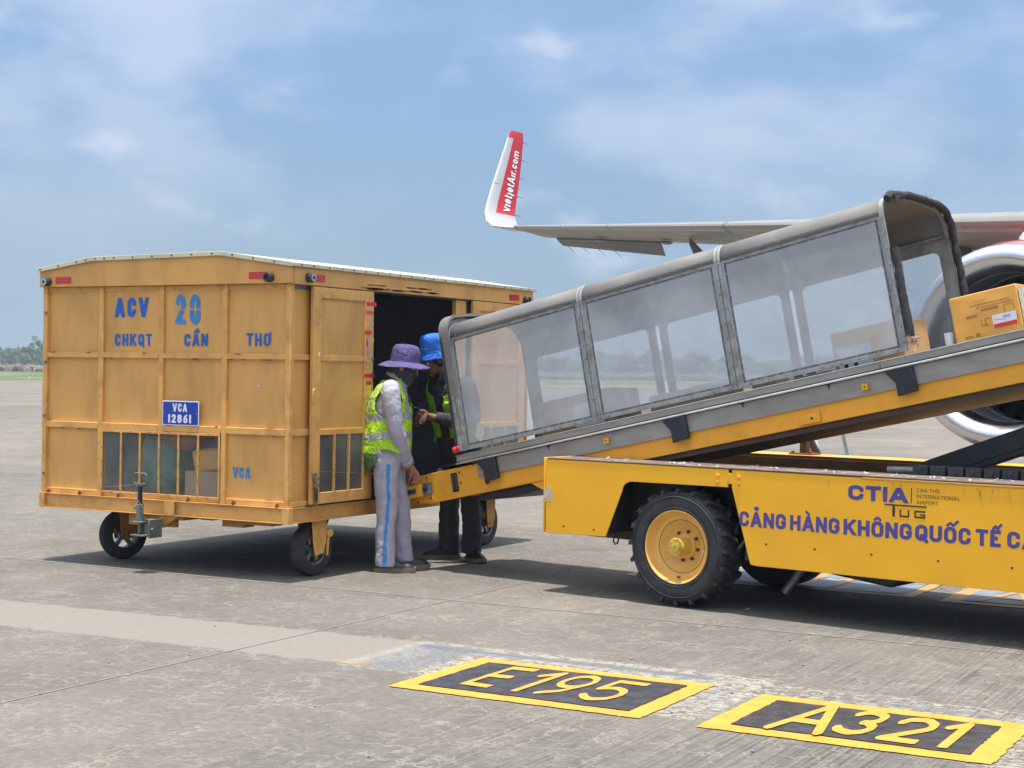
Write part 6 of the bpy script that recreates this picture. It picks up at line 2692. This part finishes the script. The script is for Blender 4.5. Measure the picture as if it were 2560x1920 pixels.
def bucket_hat(Mh, parent, mat, rc, hc, rb, droop, wob, seed, name='bucket_hat'):
    rnd = random.Random(seed)
    ph = [rnd.uniform(0, 6.28) for _ in range(6)]
    g = MB(Mh)
    n = 48
    prof = []
    for k in range(7):
        a = k * PI / 2 / 6
        prof.append((rc * .80 * math.sin(a), hc - .018 * (1 - math.cos(a)) if k < 7 else 0))
    prof += [(rc * .90, hc - .030), (rc * .955, hc - .055), (rc * .985, hc * .35), (rc, .012), (rc * 1.0, .0), (rc * 1.03, -.006)]
    for k in range(1, 7):
        u = k / 6
        prof.append((rc * 1.03 + (rb - rc * 1.03) * u, -.006 - droop * u ** 1.15))
    rings = []
    for (r, z) in prof:
        ring = []
        w = max(0, (r - rc) / (rb - rc)) if rb > rc else 0
        dent = 1 if z > hc * .3 else 0
        for k in range(n):
            t = 2 * PI * k / n
            rr = r * (1 + .02 * math.sin(3 * t + ph[0]) * dent + .012 * math.sin(7 * t + ph[1]))
            zz = z + w * wob * (math.sin(2 * t + ph[2]) * .6 + math.sin(3 * t + ph[3]) * .4 + math.sin(5 * t + ph[5]) * .2) + dent * .004 * math.sin(5 * t + ph[4])
            ring.append(V((rr * 1.06 * math.cos(t), rr * .95 * math.sin(t), zz)))
        rings.append(ring)
    g.loft(rings, cap=False)
    o = g.build(name, mat, parent, smooth=80)
    so = o.modifiers.new('solid', 'SOLIDIFY')
    so.thickness = .0035
    so.offset = -1
    d = o.modifiers.new('folds', 'DISPLACE')
    d.texture = DT
    d.texture_coords = 'GLOBAL'
    d.strength = .010
    g = MB(Mh)
    for (r, z) in ((rc * 1.004, .004), (rc * .965, hc * .52)):
        pass
    g.tube([V((rc * 1.075 * math.cos(t), rc * .965 * math.sin(t), .001)) for t in [2 * PI * k / 40 for k in range(40)]], .0025, 6, closed=True)
    g.build('hat_seam', mat, o)
    return o


def vest(mtx, parent, rows, f, l, off, hem, arm, neck, gap, bands, m1, m2, seed, vband=(.62, .86), back_mesh=None):
    """sleeveless vest: a sheet following the torso, cut for arms, neck and front"""
    rnd = random.Random(seed)
    nz, na = 96, 128
    zs = [r[2] for r in rows]
    z0, z1 = min(zs), max(zs)

    def at(z):
        for i in range(len(rows) - 1):
            if rows[i][2] <= z <= rows[i + 1][2]:
                u = (z - rows[i][2]) / (rows[i + 1][2] - rows[i][2])
                u = u * u * (3 - 2 * u) * .5 + u * .5
                return [rows[i][k] * (1 - u) + rows[i + 1][k] * u for k in range(5)]
        return rows[-1] if z > z1 else rows[0]
    f, l = V(f), V(l)
    vs = []
    info = []
    for j in range(nz + 1):
        z = z0 + (z1 - z0) * j / nz
        x, y, _, a, b = at(z)
        lo = max(0, (1.25 - z)) * .05
        for k in range(na):
            t = 2 * PI * k / na
            cs, sn = math.cos(t), math.sin(t)
            p = V((x, y, z)) + l * (a + off + lo * .5) * math.copysign(abs(cs) ** .87, cs) + f * (b + off + lo) * math.copysign(abs(sn) ** .87, sn)
            nrm = (l * cs + f * sn).normalized()
            w = noise.noise(V((p.x * 9 + seed, p.y * 9, p.z * 5))) * .5 + noise.noise(V((p.x * 20, p.y * 20 + seed, p.z * 14))) * .3
            amp = .022 if z < 1.3 else .006
            p += nrm * w * amp
            vs.append(p)
    fs, ms = [], []
    for j in range(nz):
        zc = z0 + (z1 - z0) * (j + .5) / nz
        for k in range(na):
            t = 2 * PI * (k + .5) / na          # 0 = left side, 90 = front, 180 = right, 270 = back
            front = math.sin(t)
            lat = abs(math.cos(t))
            if zc < hem(t):
                continue
            # armholes
            az, ah, aw = arm
            dl = (math.acos(min(1, lat))) if lat > 0 else 2
            if ((zc - az) / ah) ** 2 + (dl / aw) ** 2 < 1:
                continue
            if zc > neck(t):
                continue
            if gap and front > 0 and abs(math.cos(t)) < gap(zc):
                continue
            mi = 0
            for (a_, b_) in bands:
                if a_ < zc - .012 * math.sin(t * 2 + seed) < b_:
                    mi = 1
            if zc > bands[-1][1] and front != 0 and vband[0] < abs(math.cos(t)) < vband[1]:
                mi = 1
            if back_mesh and zc < back_mesh:
                mi = 2
            fs.append((j * na + k, j * na + (k + 1) % na, (j + 1) * na + (k + 1) % na, (j + 1) * na + k))
            ms.append(mi)
    g = MB(mtx)
    g.add(vs, fs)
    g.m = ms
    used = sorted({i for q in g.f for i in q})
    mp_ = {a: b for b, a in enumerate(used)}
    g.v = [g.v[i] for i in used]
    g.f = [[mp_[i] for i in q] for q in g.f]
    o = g.build('safety_vest', [m1, m2, M['green_mesh']], parent, smooth=80)
    # soften the stepped edges of the cut-outs
    s = o.modifiers.new('smooth', 'SMOOTH')
    s.factor = .5
    s.iterations = 4
    so = o.modifiers.new('solid', 'SOLIDIFY')
    so.thickness = .004
    so.offset = 1
    so.use_rim = True
    return o


# ---------------------------------------------------------------- worker with the purple hat
P1L = V((-6.82, 10.42, 0))
MP1 = Matrix.Translation(P1L) @ Matrix.Rotation(PHI, 4, 'Z')
p1 = thing('person', 'worker in lavender uniform, lime vest and purple hat, one fist on the conveyor end', 'person', P1L, PHI)
f1, l1 = (1, 0, 0), (0, 1, 0)
rowsB = [(-.045, 0, .80, .150, .105), (-.047, 0, .88, .165, .112), (-.045, 0, 1.0, .150, .105), (-.040, 0, 1.12, .155, .112), (-.035, 0, 1.24, .170, .120),
         (-.022, 0, 1.34, .172, .110), (-.010, 0, 1.41, .150, .085), (.008, 0, 1.46, .085, .062), (.022, 0, 1.50, .052, .055)]
HM1 = MP1 @ Matrix.Translation(V((.082, 0, 1.575))) @ Matrix.Rotation(math.radians(-8), 4, 'Z') @ Matrix.Rotation(math.radians(24), 4, 'Y')
g = MB(MP1)
g.loft(torso_rings(rowsB, f1, l1))
limb(g, [(.012, 0, 1.44), (.03, 0, 1.50), (.06, 0, 1.545)], [.058, .053, .056])
head_mesh(g, HM1)
RA = [(-.012, -.150, 1.415), (-.008, -.205, 1.38), (.035, -.215, 1.105), (.078, -.12, .945), (.118, -.005, .812)]
LA = [(-.012, .150, 1.415), (-.008, .205, 1.38), (-.03, .25, 1.10), (.04, .25, .96), (.10, .24, .86)]
limb(g, RA, [.052, .052, .042, .038, .027])
limb(g, LA, [.052, .052, .042, .038, .027])
RL = [(-.045, -.085, .86), (-.045, -.095, .66), (-.035, -.10, .46), (-.05, -.11, .26), (-.032, -.115, .09)]
LL = [(-.040, .085, .86), (.010, .09, .66), (.055, .10, .46), (.055, .11, .26), (.092, .115, .09)]
limb(g, RL, [.092, .078, .056, .054, .038])
limb(g, LL, [.092, .078, .056, .054, .038])
hand(g, (.118, -.005, .812), (.42, .42, -.55), (1, -.55, .15), 1.02, [(.10, .25, -1), (-.15, -.10, -1), (-.5, -.4, -.5)], MP1, (-.4, .2, -.9))
hand(g, (.10, .24, .86), (.35, 0, -.8), (0, 1, 0), 1.0, [(.3, 0, -1), (-.1, 0, -1), (-.4, 0, -.7)], MP1, (.4, -.6, -.7))
body = soft(g, 'body', M['skin'], p1, .0055, 2)
eyes(HM1, p1)
# hair at the nape
g = MB(HM1)
g.loft([ell((-.012, 0, .0), (0, .080, 0), (-.102, 0, 0), 20), ell((-.02, 0, -.05), (0, .070, 0), (-.088, 0, 0), 20), ell((-.022, 0, -.085), (0, .050, 0), (-.066, 0, 0), 20)])
soft(g, 'hair', M['hair'], p1, .008, 2, .006)
# shirt with sleeves
cs_ = [(x, y, z, a + .014, b + .022) for (x, y, z, a, b) in rowsB[:-1]]
cs_[0] = (-.045, 0, .855, .172, .124)
cs_[1] = (-.047, 0, .90, .178, .130)
g = MB(MP1)
g.loft(torso_rings(cs_, f1, l1))
limb(g, [(-.012, -.13, 1.40)] + RA[1:4] + [(.110, -.03, .845)], [.070, .078, .064, .058, .049])
limb(g, [(-.012, .13, 1.40)] + LA[1:4] + [(.09, .242, .875)], [.070, .078, .064, .058, .049])
shirt = soft(g, 'shirt', M['shirt'], p1, .009, 6, .014, .003)
# cuff and button
g = MB(MP1)
g.tube([(.098, -.062, .878), (.114, -.018, .832)], [.0535, .0525], 16, cap=False)
c_ = g.build('cuff', M['shirt'], p1, smooth=80)
c_.modifiers.new('solid', 'SOLIDIFY').thickness = .004
g = MB(MP1)
g.cyl((.092, -.098, .862), (.090, -.102, .861), .0065, 10)
g.build('button', M['residue'], p1)
# collar: two pointed flaps
g = MB(MP1)
g.add([(-.05, -.060, 1.515), (-.005, -.082, 1.492), (.060, -.072, 1.452), (.108, -.030, 1.418), (.105, -.012, 1.462), (.055, -.050, 1.502), (.0, -.060, 1.532)], [(0, 1, 6), (1, 2, 5, 6), (2, 3, 4, 5)])
g.add([(-.05, .060, 1.515), (-.005, .082, 1.492), (.060, .072, 1.452), (.108, .030, 1.418), (.105, .012, 1.462), (.055, .050, 1.502), (.0, .060, 1.532)], [(0, 1, 6), (1, 2, 5, 6), (2, 3, 4, 5)])
g.add([(-.05, -.060, 1.515), (-.065, 0, 1.53), (-.05, .060, 1.515), (.0, .060, 1.532), (-.05, 0, 1.55), (.0, -.060, 1.532)], [(0, 1, 4, 5), (1, 2, 3, 4)])
c_ = g.build('collar', M['shirt'], p1, smooth=60)
c_.modifiers.new('solid', 'SOLIDIFY').thickness = .004
# blue shoulder flash
g = MB(MP1)
g.add([(-.092, -.205, 1.415), (-.062, -.232, 1.395), (-.045, -.262, 1.335), (-.075, -.258, 1.325)], [(0, 1, 2, 3)])
c_ = g.build('shoulder_flash', M['stripe_blue'], p1, smooth=60)
sw_ = c_.modifiers.new('wrap', 'SHRINKWRAP')
sw_.target = shirt
sw_.offset = .004
# trousers
g = MB(MP1)
g.loft(torso_rings([(-.045, 0, .77, .150, .105), (-.047, 0, .84, .172, .122), (-.047, 0, .91, .165, .120)], f1, l1))
limb(g, [RL[0], RL[1], RL[2], (-.045, -.108, .28), (-.035, -.115, .045)], [.105, .092, .080, .078, .080])
limb(g, [LL[0], LL[1], LL[2], (.060, .110, .28), (.088, .115, .055)], [.105, .092, .080, .078, .080])
trou = soft(g, 'trousers', M['shirt'], p1, .010, 7, .020, .003)
g = MB(MP1)
vs = []
st_ = [(-.008, .835), (-.010, .74), (-.010, .66), (-.005, .58), (-.010, .50), (-.020, .42), (-.028, .34), (-.034, .26), (-.040, .18), (-.042, .11), (-.042, .05)]
fine = []
for i in range(len(st_) - 1):
    for k in range(5):
        u = k / 5
        fine.append((st_[i][0] * (1 - u) + st_[i + 1][0] * u, st_[i][1] * (1 - u) + st_[i + 1][1] * u))
fine.append(st_[-1])
for (x, z) in fine:
    for dx in (-.020, -.007, .007, .020):
        vs.append((x + dx, -.23, z))
g.add(vs, [(i * 4 + k, i * 4 + k + 1, i * 4 + k + 5, i * 4 + k + 4) for i in range(len(fine) - 1) for k in range(3)])
c_ = g.build('side_stripe', M['stripe_blue'], p1, smooth=80, fix=False)
sw_ = c_.modifiers.new('wrap', 'SHRINKWRAP')
sw_.target = trou
sw_.wrap_method = 'PROJECT'
sw_.use_project_y = True
sw_.use_negative_direction = True
sw_.use_positive_direction = True
sw_.offset = .004
sw_.wrap_method = 'NEAREST_SURFACEPOINT'
shoe(p1, (-.025, -.118, 0), (1, -.02, 0), MP1)
shoe(p1, (.075, .118, 0), (1, .12, 0), MP1)
# vest
vr = [(-.045, 0, .72, .172, .120), (-.046, 0, .80, .178, .128), (-.047, 0, .88, .182, .140), (-.045, 0, 1.0, .178, .148), (-.040, 0, 1.12, .178, .150), (-.035, 0, 1.24, .186, .150),
      (-.022, 0, 1.34, .190, .136), (-.012, 0, 1.41, .168, .108), (.004, 0, 1.462, .108, .082), (.018, 0, 1.49, .074, .068)]


def hem1(t):
    fr = math.sin(t)
    if fr < -.35:
        return .735 + .16 * max(0, (abs(math.cos(t)) - .35)) ** 1.0
    return .945 - .075 * max(0, fr) ** 1.3 + (.0 if fr > 0 else -.0)


v1 = vest(MP1, p1, vr, f1, l1, .020, hem1, (1.315, .120, .62), lambda t: 1.475 if math.sin(t) < .5 else 1.47 - .42 * (math.sin(t) - .5),
          lambda z: .035 + .12 * max(0, z - 1.15), [(1.02, 1.078), (1.165, 1.222)], M['hi_vis'], M['silver_band'], 3, vband=(.46, .66), back_mesh=.915)
# face mask, carried up over the eyes as painted brim shade; glasses
g = MB(HM1)
g.loft([ell((.028, 0, -.125), (0, .050, 0), (.052, 0, 0), 20), ell((.020, 0, -.085), (0, .066, 0), (.082, 0, 0), 20), ell((.012, 0, -.05), (0, .074, 0), (.096, 0, 0), 20),
        ell((.012, 0, -.02), (0, .080, 0), (.106, 0, 0), 20), ell((.004, 0, .006), (0, .080, 0), (.106, 0, 0), 20)])
soft(g, 'face_mask', M['mask'], p1, .007, 3, .006)
g = MB(HM1)
g.loft([ell((-.012, 0, .075), (0, .082, 0), (.100, 0, 0), 20), ell((-.014, 0, .02), (0, .084, 0), (.098, 0, 0), 20), ell((-.020, 0, -.04), (0, .082, 0), (.092, 0, 0), 20), ell((-.028, 0, -.10), (0, .070, 0), (.082, 0, 0), 20)])
soft(g, 'brim_shade_hood', M['mask'], p1, .007, 3, .006)  # dark hood added to stand for the hat's shade on the head
for s_ in (-1, 1):
    g = MB(HM1)
    g.lathe([(0, .0), (.021, .0), (.021, .003), (0, .003)], (.103, s_ * .032, .012), (1, s_ * .25, 0), 16)
    g.build('spectacle_lens', M['lens'], p1)
g = MB(MP1)
g.loft([ell((.012, 0, 1.475), (0, .072, 0), (.070, 0, 0), 20), ell((.028, 0, 1.50), (0, .068, 0), (.070, 0, 0), 20), ell((.045, 0, 1.53), (0, .070, 0), (.078, 0, 0), 20)])
soft(g, 'neck_cloth', M['mask'], p1, .008, 3, .010)
HH1 = MP1 @ Matrix.Translation(V((.082, 0, 1.622))) @ Matrix.Rotation(math.radians(5), 4, 'Y')
bucket_hat(HH1, p1, M['purple_hat'], .108, .128, .196, .042, .016, 4)

# ---------------------------------------------------------------- worker with the blue hat
P2L = V((-6.765, 11.315, 0))
MP2 = Matrix.Translation(P2L) @ Matrix.Rotation(PHI, 4, 'Z')
p2 = thing('person', 'worker in dark clothes, green vest and blue bucket hat, standing in the cart doorway', 'person', P2L, PHI)
f2 = V((-.62, -.785, 0)).normalized()
l2 = V((-f2.y, f2.x, 0))
rows2 = [(.015, 0, .84, .160, .115), (.012, 0, .92, .165, .118), (-.005, 0, 1.03, .150, .110), (-.030, 0, 1.15, .158, .115), (-.055, 0, 1.27, .175, .122),
         (-.075, 0, 1.38, .178, .112), (-.088, 0, 1.455, .150, .085), (-.105, -.01, 1.50, .082, .062), (-.12, -.02, 1.545, .052, .055)]
HM2 = MP2 @ Matrix.Translation(V((-.205, -.055, 1.640))) @ Matrix.Rotation(math.radians(206), 4, 'Z') @ Matrix.Rotation(math.radians(26), 4, 'Y')
g = MB(MP2)
g.loft(torso_rings(rows2, f2, l2))
limb(g, [(-.10, -.01, 1.48), (-.135, -.03, 1.54), (-.175, -.045, 1.595)], [.060, .056, .058])
head_mesh(g, HM2)
c2 = V((-.082, 0, 0))


def off2(s, d=0.0, z=0.0):
    q = c2 + l2 * s + f2 * d
    return (q.x, q.y, z)


LA2 = [off2(.15, 0, 1.45), off2(.205, .01, 1.415), (.115, -.235, 1.165), (-.06, -.275, 1.155), (-.215, -.285, 1.180)]
RA2 = [off2(-.15, 0, 1.45), off2(-.205, .01, 1.415), (-.305, .06, 1.16), (-.315, -.07, 1.17), (-.300, -.20, 1.195)]
limb(g, LA2, [.052, .052, .042, .038, .027])
limb(g, RA2, [.052, .052, .042, .038, .027])
hl, hr = l2 * .085, l2 * -.085
LL2 = [(.015 + hl.x, hl.y, .88), (.085, -.055, .68), (.105, -.06, .47), (.12, -.05, .27), (.125, -.04, .09)]
RL2 = [(.015 + hr.x, hr.y, .88), (-.055, .055, .68), (-.070, .06, .47), (-.072, .06, .27), (-.065, .06, .09)]
limb(g, LL2, [.092, .078, .056, .054, .038])
limb(g, RL2, [.092, .078, .056, .054, .038])
hand(g, (-.215, -.285, 1.180), (-1, .02, -.10), (.1, -.25, 1), 1.05, [(-.75, .35, -.55), (-.25, .5, -.8), (.3, .4, -.7)], MP2, (-.7, -.1, .55))
hand(g, (-.300, -.20, 1.195), (.15, -1, -.15), (.6, 0, .8), 1.0, [(.3, -.9, -.6), (.1, -.3, -1), (-.1, .4, -.7)], MP2, (-.5, -.8, .4))
soft(g, 'body', M['skin_dark'], p2, .0055, 2)
eyes(HM2, p2)
g = MB(HM2)
g.loft([ell((-.014, 0, .07), (0, .080, 0), (-.100, 0, 0), 20), ell((-.018, 0, .0), (0, .081, 0), (-.100, 0, 0), 20), ell((-.024, 0, -.05), (0, .071, 0), (-.086, 0, 0), 20), ell((-.03, 0, -.085), (0, .050, 0), (-.062, 0, 0), 20)])
soft(g, 'hair', M['hair'], p2, .008, 2, .006)
cs2 = [(x, y, z, a + .018, b + .026) for (x, y, z, a, b) in rows2[:-1]]
g = MB(MP2)
g.loft(torso_rings(cs2, f2, l2))
limb(g, [off2(.13, 0, 1.435)] + LA2[1:4] + [(-.185, -.284, 1.176)], [.070, .078, .064, .058, .044])
limb(g, [off2(-.13, 0, 1.435)] + RA2[1:4] + [(-.302, -.175, 1.19)], [.070, .078, .064, .058, .044])
soft(g, 'shirt', M['dark_cloth'], p2, .009, 5, .016, .006)
g = MB(MP2)
q0 = V((-.118, -.035, 1.50))
for s in (-1, 1):
    g.add([q0 + l2 * s * .065 + V((0, 0, .04)), q0 + l2 * s * .075 + V((0, 0, .01)), q0 + l2 * s * .055 + f2 * .085 + V((0, 0, -.045)), q0 + l2 * s * .012 + f2 * .095 + V((0, 0, -.005)), q0 + l2 * s * .045 + f2 * .06 + V((0, 0, .04))], [(0, 1, 2, 3, 4)])
c_ = g.build('collar', M['dark_cloth'], p2, smooth=60)
c_.modifiers.new('solid', 'SOLIDIFY').thickness = .004
g = MB(MP2)
g.loft(torso_rings([(.015, 0, .80, .150, .108), (.015, 0, .88, .172, .128), (.010, 0, .97, .165, .125)], f2, l2))
limb(g, [LL2[0], LL2[1], LL2[2], LL2[3], (.122, -.045, .065)], [.105, .094, .084, .084, .086])
limb(g, [RL2[0], RL2[1], RL2[2], RL2[3], (-.066, .06, .065)], [.105, .094, .084, .084, .086])
soft(g, 'trousers', M['dark_cloth'], p2, .010, 6, .022, .006)
g = MB(MP2)
g.obox((.018, -.145, .60), (.011, 0, 0), (0, .004, 0), (0, 0, .028))
g.build('trouser_tag', M['residue'], p2)
shoe(p2, (-.075, .055, 0), (-1, -.22, 0), MP2)
shoe(p2, (.13, -.06, 0), (.40, -.90, 0), MP2)
vr2 = [(.005, 0, .90, .175, .130), (-.003, 0, 1.03, .172, .132), (-.030, 0, 1.15, .178, .135), (-.055, 0, 1.27, .190, .145),
       (-.075, 0, 1.38, .196, .136), (-.088, 0, 1.455, .172, .108), (-.102, -.01, 1.505, .108, .082), (-.115, -.015, 1.53, .078, .070)]
vest(MP2, p2, vr2, f2, l2, .022, lambda t: .985 - .03 * abs(math.sin(t)) + .05 * (math.sin(t) > .8), (1.35, .125, .62), lambda t: 1.515 if math.sin(t) < .5 else 1.51 - .35 * (math.sin(t) - .5),
     lambda z: .16 + .18 * abs(z - 1.22), [(1.155, 1.205), (1.30, 1.31)], M['hi_vis2'], M['hi_vis'], 8, vband=(2, 3))
g = MB(MP2)
g.obox((-.320, -.275, 1.235), V((-.03, -.02, .018)), V((.012, -.022, 0)), V((.004, .003, .006)))
tag(g.build('mobile_phone', M['black'], bevel=.002), 'dark phone held between the hands of the worker in the blue hat', 'phone')
HH2 = MP2 @ Matrix.Translation(V((-.222, -.055, 1.712))) @ Matrix.Rotation(math.radians(-9), 4, 'Y') @ Matrix.Rotation(math.radians(8), 4, 'X')
bh = bucket_hat(HH2, p2, M['blue_hat'], .097, .142, .124, .052, .010, 9)
tm = MB()
text_mb(tm, 'CẦN THƠ', (-.5, 0, 0), (1, 0, 0), (0, 1, 0), .13, 1.0, sw=.16, cond=.7)
g = MB(HH2)
for f_ in tm.f:
    pts = []
    for i in f_:
        p = tm.v[i]
        a = math.radians(232) + p.x * .62
        pts.append((.1085 * math.cos(a), .0985 * math.sin(a), .028 + p.y * .10 - (p.x * .2) ** 2 * .2))
    g.add(pts, [tuple(range(len(pts)))])
g.build('hat_lettering', M['white'], bh, smooth=0, fix=False)
random.seed(21)
